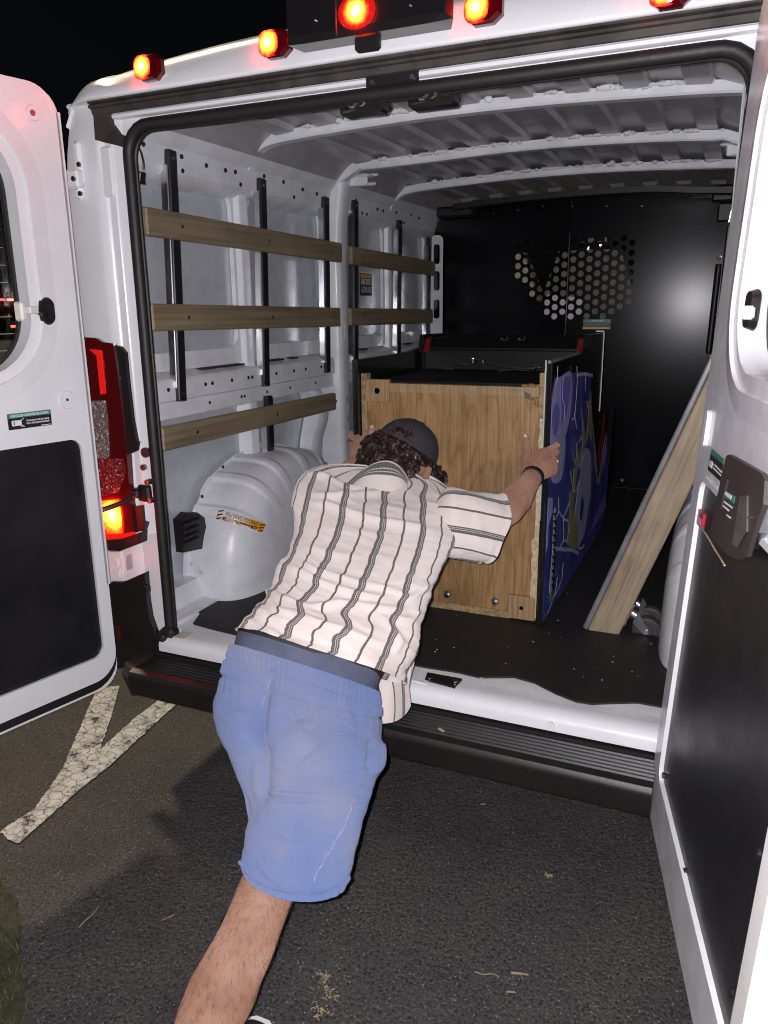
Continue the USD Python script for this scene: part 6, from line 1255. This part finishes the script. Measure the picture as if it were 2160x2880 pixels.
# hem: turned edge
D = D+0.004*np.clip((vn-0.965)/0.004, 0, 1)-0.004*np.exp(-((vn-0.960)/0.004)**2)+0.0012*np.clip((vn-0.965)/0.004, 0, 1)*np.sin(uu*330)
P2 = P+N*D[..., None]
m, uv = close_uv(P2, U, V)
SO = part('shorts', m, MT['shorts'], PE, smooth=True, label='faded blue cotton shorts with elastic waistband')
SHM = m
from scipy.interpolate import LinearNDInterpolator
_fr = (np.abs(th) < 1.9); _pp = px_of(P2[:, _fr]).reshape(-1, 2); _nn = normals_of(P2)[:, _fr].reshape(-1, 3)
_face = np.sum(_nn*(EYE-P2[:, _fr].reshape(-1, 3)), 1) > 0
_itp = LinearNDInterpolator(_pp[_face], np.hstack([P2[:, _fr].reshape(-1, 3)[_face], _nn[_face]]))
def onmesh(pts, off=0.0008, n=7):
    S_ = smoothed([(x, y, 0) for x, y in pts], n)[:, :2]; r_ = _itp(S_); r_ = r_[~np.isnan(r_[:, 0])]
    return r_[:, :3]+r_[:, 3:]*off
def seam(pts, r, m_='stitch', name='seam', n=7):
    q = onmesh(pts, -r*0.45, n)
    if len(q) > 3: return part(name, tube(q, r, 6), MT[m_], SO)
pk_t = C7([(612, 690), (640, 676), (720, 682), (850, 720), (950, 770), (1030, 832)]); pk_b = C7([(612, 690), (606, 720), (650, 770), (720, 815), (800, 855), (900, 878), (1018, 884), (1030, 832)])
for q in (pk_t, pk_b): seam(q, 0.0013, name='pocket_stitch')
seam(C7([(636, 722), (680, 690), (740, 700), (860, 742), (950, 790), (1012, 840)]), 0.0010, name='pocket_stitch'); seam(C7([(640, 724), (690, 780), (800, 835), (900, 858), (1010, 864)]), 0.0010, name='pocket_stitch')
seam(C7([(556, 345), (500, 430), (470, 510), (440, 610), (420, 690)]), 0.0020, 'stitchd'); seam(C7([(536, 345), (484, 440), (452, 520), (424, 620), (408, 700)]), 0.0013)
seam(C7([(1090, 1190), (1060, 1260), (1010, 1380), (965, 1490), (900, 1600)])+[(914, 2419), (890, 2458), (884, 2480)], 0.0022, 'stitchd'); seam(C7([(1075, 1190), (1045, 1260), (995, 1380), (950, 1490), (885, 1600)])+[(905, 2419), (880, 2458), (874, 2480)], 0.0012)
seam(C7([(1150, 800), (1120, 980), (1100, 1130)]), 0.0018, 'stitchd')
# left leg of the shorts and dark drawstring tunnel
P, U, V, th = loft([((612, 1990), (800, 2030), -0.50), ((650, 2090), (830, 2110), -0.47), ((715, 2180), (880, 2190), -0.42), ((740, 2250), (890, 2260), -0.38)], 0.9, 50, 60)
part('shorts_leg', close_uv(P, U, V)[0], MT['shorts'], SO, smooth=True)
# boxer band between shirt and shorts
P, U, V, th = loft([((655, 1832), (1062, 1962), -0.452), ((662, 1800), (1064, 1930), -0.44), ((672, 1775), (1075, 1900), -0.425), ((700, 1735), (1090, 1860), -0.40)], [0.60, 0.60, 0.60, 0.60], 30, 160, tilt={0: -8, 1: -8, 2: -8, 3: -8})
P = P+normals_of(P)*(0.003*(meshkit.fbm(np.stack([U[:, :-1]*18, V[:, :-1]*40, U[:, :-1]*0], -1), 3, 51)-0.5))[..., None]
part('boxer_band', close_uv(P, U, V)[0], mat('slate_blue_cotton', (0.085, 0.095, 0.150), 0.85, var=0.25, vscale=18), PE, smooth=True)
P3_, U3, V3, th = loft([((672, 1777), (1068, 1908), -0.430), ((677, 1762), (1077, 1888), -0.421), ((692, 1742), (1086, 1868), -0.408)], [0.575, 0.575, 0.575], 12, 120, tilt={0: -10, 1: -10, 2: -10})
part('black_waist_elastic', close_uv(P3_+normals_of(P3_)*0.003, U3, V3)[0], MT['matf'], PE, smooth=True)
# --- the body: one continuous surface
def ball(c, r): 
    s_ = m3.Manifold.sphere(float(r), 18); return s_.translate([float(x) for x in c])
def chain(pts, radii):
    out = []
    for i in range(len(pts)-1): out.append(m3.Manifold.batch_hull([ball(pts[i], radii[i]), ball(pts[i+1], radii[i+1])]))
    return out
def pxchain(lv):
    C, tg, a, b, hw = ring_frames(lv); return C, hw
B = []
calf_lv = [((770, 2310), (900, 2330), -0.66), ((735, 2420), (865, 2430), -0.735), ((668, 2510), (826, 2510), -0.79), ((634, 2590), (796, 2594), -0.84), ((600, 2665), (771, 2665), -0.87), ((560, 2730), (741, 2732), -0.90), ((527, 2790), (722, 2790), -0.925), ((492, 2880), (674, 2880), -0.955), ((470, 2960), (625, 2960), -0.975), ((462, 3030), (580, 3030), -0.985)]
C, hw = pxchain(calf_lv)
hipR = A3([0.045, -0.44, 0.68]); B += chain([hipR, C[0]], [0.072, hw[0]*0.95]); B += chain(list(C), list(hw))
ank = C[-1]
toe = at(716, 2868, 2, 0.06)
fd = toe-ank; fd[2] = 0; fd /= np.linalg.norm(fd)
heel = A3([ank[0], ank[1], 0.0])-fd*0.035+A3([0, 0, max(0.05, ank[2]-0.10)])
ball_ = A3([toe[0], toe[1], 0.035])-fd*0.06
B += chain([ank, heel, ball_], [hw[-1]*0.9, 0.032, 0.024]); B += chain([ank, ball_, ball_+fd*0.04], [hw[-1]*0.85, 0.024, 0.018])
# left leg, hidden behind the right one
hipL = A3([-0.10, -0.46, 0.70]); kneeL = A3([-0.10, -0.26, 0.37]); ankL = A3([-0.19, -0.48, 0.09])
B += chain([hipL, kneeL, ankL], [0.07, 0.055, 0.038]); B += chain([ankL+A3([0, -0.03, -0.04]), A3([-0.18, -0.33, 0.035])], [0.036, 0.034])
# torso, neck
Ct, hwt = pxchain(shirt_lv)
Ct = Ct+A3([0.0, 0.035, -0.035])
B += chain([A3([-0.01, -0.42, 0.71]), Ct[1], Ct[3], Ct[5], Ct[7]], [0.075, 0.075, 0.075, 0.075, 0.065])
B += [m3.Manifold.batch_hull([ball(hipL, 0.07), ball(hipR, 0.07), ball(A3([-0.01, -0.46, 0.74]), 0.07)])]
shR = at(1268, 1445, 1, 0.10); shL = at(872, 1375, 1, 0.09)
B += [m3.Manifold.batch_hull([ball(shR+A3([0, 0.045, -0.05]), 0.042), ball(shL+A3([0, 0.045, -0.05]), 0.042), ball(Ct[7], 0.06)])]
HC = at(1128, 1292, 1, 0.275)
nk = Ct[8]+A3([0.0, 0.01, 0.02])
B += chain([Ct[7]+A3([0, 0.03, 0.0]), nk, HC-A3([0, 0.02, 0.03])], [0.058, 0.055, 0.056])
# head: skull, face below and ahead (looking down at the floor), nose, chin, ears
fw = A3([-0.15, 0.86, -0.48]); fw /= np.linalg.norm(fw)            # where the face looks
upv = A3([0.34, 0.45, 0.82]); upv -= fw*np.dot(upv, fw); upv /= np.linalg.norm(upv); sdv = np.cross(fw, upv)
B += [m3.Manifold.batch_hull([ball(HC+upv*0.025, 0.084), ball(HC+fw*0.03+upv*0.01, 0.078), ball(HC-fw*0.02+upv*0.02, 0.080)])]
B += [m3.Manifold.batch_hull([ball(HC+fw*0.035, 0.068), ball(HC+fw*0.060-upv*0.085, 0.030), ball(HC-upv*0.05, 0.060)])]
B += chain([HC+fw*0.098-upv*0.005, HC+fw*0.118-upv*0.035], [0.009, 0.012])
for s in (-1, 1): B += [m3.Manifold.batch_hull([ball(HC+sdv*s*0.080-upv*0.005-fw*0.012, 0.010), ball(HC+sdv*s*0.088+upv*0.020-fw*0.026, 0.011), ball(HC+sdv*s*0.078-upv*0.035-fw*0.008, 0.008)])]
EAR = at(1199, 1338, 1, 0.195)
B += [m3.Manifold.batch_hull([ball(at(1192, 1356, 1, 0.20), 0.008), ball(at(1198, 1338, 1, 0.195), 0.011), ball(at(1206, 1320, 1, 0.20), 0.009), ball(HC+sdv*0.06, 0.02)])]
# right arm and hand
elR = at(1428, 1436, 1, 0.22); wrR = at(1501, 1337, 1, 0.425)
mid = (elR+wrR)/2
B += chain([shR+A3([0, 0.03, -0.035]), at(1350, 1475, 1, 0.145), elR], [0.042, 0.047, 0.043]); B += chain([elR, elR*0.72+wrR*0.28, elR*0.35+wrR*0.65, wrR], [0.043, 0.046, 0.036, 0.0285])
def hand(wr, mcp, tips, thumb, palm_r=0.015):
    out = []
    out.append(m3.Manifold.batch_hull([ball(wr, 0.024), ball(mcp[0], palm_r), ball(mcp[1], palm_r), ball((A3(wr)+mcp[0])/2, 0.019), ball(thumb[0], 0.016)]))
    out.append(m3.Manifold.batch_hull([ball(wr, 0.024), ball(mcp[1], palm_r), ball(mcp[2], palm_r)])); out.append(m3.Manifold.batch_hull([ball(wr, 0.024), ball(mcp[2], palm_r), ball(mcp[3], palm_r*0.95)]))
    for k, (mc, tp) in enumerate(zip(mcp, tips)):
        r = (0.0098, 0.0100, 0.0095, 0.0085)[k]; out += chain([mc, *tp], [r*1.12]+[r, r*0.95, r*0.86][:len(tp)])
    out += chain(thumb, [0.0155, 0.0125, 0.0112, 0.0088])
    return out
xe = XS+0.010
yk = 0.485
mR = [at(1529, 1272, 1, yk-0.006), at(1548, 1284, 1, yk-0.003), at(1556, 1304, 1, yk-0.003), at(1555, 1325, 1, yk-0.003)]
tR = []
for k, (dz, ln_) in enumerate(((0.012, 1.0), (0.004, 1.06), (-0.003, 1.0), (-0.010, 0.84))):
    z = mR[k][2]+dz; x0 = max(xe+0.001, mR[k][0]); 
    tR.append([A3([xe+0.010, 0.520, z+0.004]), A3([xe+0.001, 0.520+0.028*ln_, z+0.003]), A3([xe-0.002, 0.520+0.048*ln_, z])])
thR = [at(1484, 1302, 1, 0.492), at(1484, 1268, 1, 0.498), at(1481, 1243, 1, 0.502), at(1479, 1227, 1, 0.505)]
B += hand(wrR, mR, tR, thR)
# left arm and hand
elL = at(905, 1395, 1, 0.27); wrL = at(1000, 1305, 1, 0.415)
B += chain([shL+A3([0, 0.03, -0.035]), elL], [0.042, 0.044]); B += chain([elL, elL*0.7+wrL*0.3, wrL], [0.043, 0.045, 0.029])
xl = XL-0.022-0.010
mL = [at(1020, 1238, 1, yk-0.004), at(1006, 1240, 1, yk-0.001), at(998, 1256, 1, yk), at(996, 1274, 1, yk)]
tL = []
for k, (dz, ln_) in enumerate(((0.010, 1.0), (0.004, 1.06), (-0.003, 1.0), (-0.010, 0.84))):
    z = mL[k][2]+dz; tL.append([A3([xl-0.010, 0.520, z+0.004]), A3([xl-0.001, 0.520+0.028*ln_, z+0.003]), A3([xl+0.002, 0.520+0.048*ln_, z])])
thL = [at(1038, 1262, 1, 0.490), at(1043, 1236, 1, 0.497), at(1045, 1215, 1, 0.502), at(1047, 1201, 1, 0.505)]
B += hand(wrL, mL, tL, thL)
body = m3.Manifold.batch_boolean(B, m3.OpType.Add).refine_to_length(0.006).to_mesh()
bm = trimesh.Trimesh(body.vert_properties[:, :3], body.tri_verts, process=True); bm.merge_vertices()
trimesh.smoothing.filter_taubin(bm, lamb=0.5, nu=0.52, iterations=10)
def skinmat():
    n = {'g': ('geometry', {}), 'n': ('noise_texture', {'scale': 11.0, 'detail': 4.0}), 'r': ('rgb_ramp', {'ramp': [(0.30, (0.245, 0.120, 0.080)), (0.5, (0.315, 0.172, 0.120)), (0.7, (0.385, 0.225, 0.165))]}), 'n2': ('noise_texture', {'scale': 260.0, 'detail': 3.0}), 'n3': ('noise_texture', {'scale': 70.0, 'detail': 3.0}), 'r3': ('rgb_ramp', {'ramp': [(0.30, (0.72, 0.68, 0.66)), (0.48, (1, 1, 1))]}),
         'm': ('mix', {'mix_type': 'multiply', 'fac': 0.7}), 'b': ('bump', {'distance': 0.0007}), 'p': ('principled_bsdf', {'roughness': 0.62, 'diffuse_roughness': 0.6, 'specular_ior_level': 0.3, 'subsurface_weight': 0.05, 'subsurface_scale': 0.006, 'subsurface_radius': (1.0, 0.35, 0.2)})}
    return usdkit.material(stage, '/World/Looks/skin', n, [('g.position', k+'.vector') for k in ('n', 'n2', 'n3')]+[('n.fac', 'r.fac'), ('n3.fac', 'r3.fac'), ('r.color', 'm.color1'), ('r3.color', 'm.color2'), ('m.color', 'p.base_color'), ('n2.fac', 'b.height'), ('b.normal', 'p.normal')], surface='p.BSDF')
MT['skin_p'] = skinmat()
part('body', bm, MT['skin_p'], PE, smooth=True)
# thumbnails, finger ring and wristband
MT['nail'] = mat('finger_nail', (0.58, 0.38, 0.30), 0.3)
for t_ in (thR, thL):
    d_ = t_[3]-t_[2]; d_ /= np.linalg.norm(d_); c = t_[3]-A3([0, 0.0075, 0])+d_*0.001; e = trimesh.creation.icosphere(2, 1.0); Rn = np.stack([np.cross(d_, (0, 1, 0)), A3([0, 1.0, 0]), d_], 1)
    part('thumb_nail', T((e.vertices*(0.0058, 0.002, 0.0078))@Rn.T+c, e.faces), MT['nail'], PE, smooth=True)
def band(c, ax, r, w_, th_, m_, name, ecc=1.0):
    Rm_ = frame_from(ax); pr_ = [(r, -w_), (r+th_, -w_*0.8), (r+th_, w_*0.8), (r, w_)]
    P = A3([[A3(c)+Rm_@A3([q*math.cos(a_)*ecc, q*math.sin(a_), z]) for q, z in pr_] for a_ in np.linspace(0, 2*np.pi, 41)[:-1]])
    return part(name, gridmesh(P, True, True), m_, PE, smooth=40)
dR = wrR-elR; dR /= np.linalg.norm(dR)
band(wrR-dR*0.008, dR, 0.0285, 0.010, 0.005, MT['rubber'], 'wristband')
rp = tR[2][0]*0.45+mR[2]*0.55; band(rp, tR[2][0]-mR[2], 0.0105, 0.0025, 0.002, MT['chrome'], 'finger_ring')
# leg hair: short fine curves on the calf
pts, cnt, wd = [], [], []
rg = np.random.default_rng(5)
bv, bn = np.array(bm.vertices), np.array(bm.vertex_normals)
sel = np.where((bv[:, 2] < 0.62) & (bv[:, 1] < -0.66) & (bv[:, 0] > -0.10) & (bv[:, 2] > 0.14))[0]
cen = C
for i in rg.choice(sel, 4500):
    p = bv[i]+rg.normal(size=3)*0.003; nrm = bn[i]; dn = A3([rg.normal()*0.35, rg.normal()*0.35, -1.0]); dn -= nrm*np.dot(dn, nrm); dn /= np.linalg.norm(dn); L_ = rg.uniform(0.005, 0.016)
    pts += [p-nrm*0.001, p+nrm*0.0012+dn*L_*0.5, p+nrm*0.0022+dn*L_]; cnt.append(3)
def curves(name, pts, cnt, w_, m_, parent, kind=None):
    pth = path_for(parent, name); org = ORG[PE]; c = UsdGeom.BasisCurves.Define(stage, pth)
    c.CreateTypeAttr('linear'); c.CreatePointsAttr(Vt.Vec3fArray.FromNumpy((A3(pts)-org).astype(np.float32))); c.CreateCurveVertexCountsAttr(Vt.IntArray.FromNumpy(A3(cnt).astype(np.int32)))
    c.CreateWidthsAttr(Vt.FloatArray.FromNumpy(np.asarray(w_, np.float32))); c.SetWidthsInterpolation('constant' if len(w_) == 1 else 'vertex')
    UsdShade.MaterialBindingAPI.Apply(c.GetPrim()).Bind(m_); tag(c.GetPrim(), kind=kind); return pth
MT['hairl'] = mat('leg_hair', (0.05, 0.03, 0.02), 0.6)
curves('leg_hair', pts, cnt, [0.0003], MT['hairl'], PE, 'stuff')
# shoe
def shoe(heel, fd, name):
    sd = np.cross(fd, (0, 0, 1.0)); rows = []
    ks = np.linspace(0, 1, 26)
    def half(k): return 0.034+0.016*math.sin(min(1, k/0.7)*math.pi/2)*1.0 if k < 0.72 else 0.050*math.sqrt(max(0.0, 1-((k-0.72)/0.285)**2))+0.002
    def hgt(k): return 0.105-0.03*k/0.4 if k < 0.4 else 0.075-0.03*(k-0.4)/0.6
    for k in ks:
        c = A3([heel[0], heel[1], 0])+fd*(k*0.295); w_, h_ = half(k), hgt(k)*(1 if k < 0.9 else 1-0.5*((k-0.9)/0.1)**2)
        rows.append([c+sd*w_*math.cos(a_)*(1 if math.sin(a_) < 0.2 else 0.92)+A3([0, 0, 0.028+max(0, math.sin(a_))*(h_-0.028)]) for a_ in np.linspace(0, np.pi, 15)])
    s_ = part(name, gridmesh(A3(rows)), mat('black_canvas_shoe', (0.014, 0.014, 0.016), 0.75, bump=0.0006, bscale=400) if '/World/Looks/black_canvas_shoe' not in used else UsdShade.Material.Get(stage, '/World/Looks/black_canvas_shoe'), PE, smooth=50); used['/World/Looks/black_canvas_shoe'] = 0
    ol = [A3([heel[0], heel[1], 0])+fd*(k*0.295)+sd*(half(k)+0.004) for k in ks]+[A3([heel[0], heel[1], 0])+fd*(k*0.295)-sd*(half(k)+0.004) for k in ks[::-1]]
    pg = Polygon([(q[0], q[1]) for q in ol]).buffer(0.004)
    part('sole', axprism(pg, 2, 0.003, 0.028), MT['whitep'], s_)
shoe(A3([ank[0], ank[1], 0])-fd*0.035, fd, 'shoe')
shoe(A3([-0.195, -0.56, 0]), A3([0.05, 1.0, 0])/np.linalg.norm([0.05, 1.0]), 'shoe')
# --- collar
ct = [(1012, 1342), (1030, 1320), (1055, 1304), (1088, 1298), (1116, 1308), (1136, 1330), (1148, 1352)]
yb = [0.085, 0.095, 0.105, 0.11, 0.115, 0.115, 0.115]
up_ = smoothed([at(u, v, 1, y) for (u, v), y in zip(ct, yb)], 8)
lo = smoothed([at(u, v, 1, y-0.078) for (u, v), y in zip([(1002, 1366), (1022, 1368), (1052, 1374), (1086, 1382), (1112, 1380), (1130, 1374), (1145, 1382)], yb)], 8)
inn = up_+(A3([0, 0.035, -0.03])); 
rows = np.stack([inn, up_+A3([0, 0.006, 0.002]), up_+A3([0, -0.004, 0.003]), up_*0.5+lo*0.5+A3([0, -0.003, 0.006]), lo], 1)
uq = np.array([0.0, 0.040, 0.046, 0.064, 0.085]); ln_ = np.concatenate([[0], np.cumsum(np.linalg.norm(np.diff(up_, axis=0), axis=1))])
uvc = np.stack([np.repeat((uq+0.0638)[None], len(rows), 0), np.repeat(ln_[:, None], 5, 1)], -1).reshape(-1, 2)
part('collar', gridmesh(rows), MT['shirt'], SH, smooth=True, uv=uvc)
# --- cap
CC = HC+upv*0.030
def dome_pts(rx, ry, rz, z0, c, nu=40, nv=14):
    rows = []
    for k in np.linspace(0, 1, nv):
        ph = k*np.pi/2; r = math.cos(ph); z = z0+(rz-z0)*math.sin(ph)
        rows.append([c+sdv*(rx*r*math.cos(a_))+fw*(ry*r*math.sin(a_))+upv*z for a_ in np.linspace(0, 2*np.pi, nu+1)[:-1]])
    return A3(rows)
MT['cap'] = mat('grey_cap_cotton', (0.036, 0.031, 0.038), 0.85, var=0.2, vscale=30, bump=0.0006, bscale=420)
Pd = dome_pts(0.098, 0.110, 0.098, 0.0, CC)
CPp = part('cap', flip(gridmesh(Pd, False, True)), MT['cap'], PE, smooth=True, label='dark grey baseball cap with rear strap')
for a_ in np.linspace(0, np.pi, 4)[:-1]:
    q = [CC+(sdv*0.0985*math.cos(a_)+fw*0.1105*math.sin(a_))*math.cos(t_)+upv*0.0985*math.sin(t_) for t_ in np.linspace(0.05, np.pi-0.05, 30)]
    part('cap_seam', tube(q, 0.0011, 5), MT['cap'], CPp)
part('cap_button', cyl(CC+upv*0.096, CC+upv*0.102, 0.008, 12), MT['cap'], CPp)
br = []
for k in np.linspace(-1, 1, 15):
    a_ = k*0.95; e = CC+sdv*0.100*math.sin(a_)+fw*0.111*math.cos(a_)+upv*0.004; o_ = fw*0.075*math.cos(k*1.3)+upv*(-0.004-0.018*k*k)
    br.append([e+upv*0.003, e+o_+upv*0.003, e+o_-upv*0.001, e-upv*0.001])
part('cap_brim', gridmesh(A3(br), False, True), MT['cap'], CPp, smooth=40)
bk = CC-fw*0.112
part('cap_strap', tube(smoothed([CC+sdv*0.1*math.sin(a_)-fw*0.113*math.cos(a_)+upv*0.006 for a_ in np.linspace(-0.7, 0.7, 7)], 4), 0.006, 8), MT['cap'], CPp)
bc = bk+upv*0.007-fw*0.008+sdv*0.0
part('strap_buckle', tube([bc+sdv*x+upv*z for x, z in ((-0.008, -0.009), (0.006, -0.009), (0.006, 0.009), (-0.008, 0.009))], 0.0013, 6, closed=True), MT['chrome'], CPp)
# --- curly hair: dark cap of curls as helical strands
MT['hair'] = mat('dark_brown_hair', (0.026, 0.011, 0.008), 0.33, spec=0.6, var=0.45, vscale=60)
hb_ = trimesh.creation.icosphere(4, 1.0); v = hb_.vertices*A3([0.104, 0.104, 0.104]); hv = (sdv[None]*v[:, :1]+fw[None]*v[:, 1:2]*1.0+upv[None]*v[:, 2:])
keep = (v[:, 2] < 0.040) & (v[:, 1] < 0.030)
msk = keep[hb_.faces].all(1); base = T(HC+hv*(1+0.30*(meshkit.fbm(v*42, 3, 6)[:, None]-0.5)), hb_.faces[msk])
pts, cnt = [], []
def curl(root, dr, L_, r, turns, ph):
    t1 = np.cross(dr, (0.3, 0.2, 0.93)); t1 /= np.linalg.norm(t1); t2 = np.cross(dr, t1); k = int(turns*8)+3; s_ = np.linspace(0, 1, k)
    bend = A3([0, -0.15, -0.85]); rad = r*(0.35+0.65*s_)
    return root+dr*(L_*(s_-0.28*s_**2))[:, None]+bend*(0.45*L_*s_**2)[:, None]+t1*(rad*np.cos(2*np.pi*turns*s_+ph))[:, None]+t2*(rad*np.sin(2*np.pi*turns*s_+ph))[:, None]
wds = []
n_ = 0
while n_ < 560:
    q = rg.normal(size=3); q /= np.linalg.norm(q)
    if np.dot(sdv*q[0]+fw*q[1]+upv*q[2], EYE-HC) < -0.35*np.linalg.norm(EYE-HC): continue
    if q[2] > 0.26 or q[1] > 0.42 or (q[1] > 0.15 and abs(q[0]) < 0.75): continue
    lump = 0.75+0.6*meshkit.noise(q*3.0+5, 2)
    root = HC+(sdv*q[0]+fw*q[1]+upv*q[2])*0.094; dr = (sdv*q[0]+fw*q[1]*0.8+upv*q[2]*0.7)+rg.normal(size=3)*0.25; dr /= np.linalg.norm(dr)
    L_ = rg.uniform(0.030, 0.056)*lump*(1.15 if abs(q[0]) > 0.6 else 0.85); r_ = rg.uniform(0.008, 0.014); tn = rg.uniform(1.1, 2.0); ph0 = rg.uniform(0, 6.28)
    if np.linalg.norm(root+dr*0.02-EAR) < 0.040: n_ += 1; continue
    for j in range(15):
        c_ = curl(root+rg.normal(size=3)*0.0016, dr+rg.normal(size=3)*0.02, L_*rg.uniform(0.94, 1.06), r_*rg.uniform(0.9, 1.12), tn, ph0+rg.normal()*0.12)
        pts += list(c_); cnt.append(len(c_)); wds += list(np.linspace(0.0016, 0.0007, len(c_)))
    n_ += 1
# tuft through the cap's opening
for k in range(26):
    root = bk+upv*rg.uniform(0.012, 0.035)+sdv*rg.uniform(-0.025, 0.02)+fw*0.012; dr = -fw*0.7+upv*rg.uniform(0.2, 0.9)+sdv*rg.normal()*0.5; dr /= np.linalg.norm(dr); L_ = rg.uniform(0.02, 0.035); r_ = rg.uniform(0.005, 0.010); tn = rg.uniform(1.2, 2.2); ph0 = rg.uniform(0, 6.28)
    for j in range(8):
        c_ = curl(root+rg.normal(size=3)*0.002, dr, L_, r_, tn, ph0+rg.normal()*0.2); pts += list(c_); cnt.append(len(c_)); wds += list(np.linspace(0.0015, 0.0007, len(c_)))
HR = part('hair', base, MT['hair'], PE, smooth=True)
curves('curl', pts, cnt, wds, MT['hair'], HR, 'stuff')
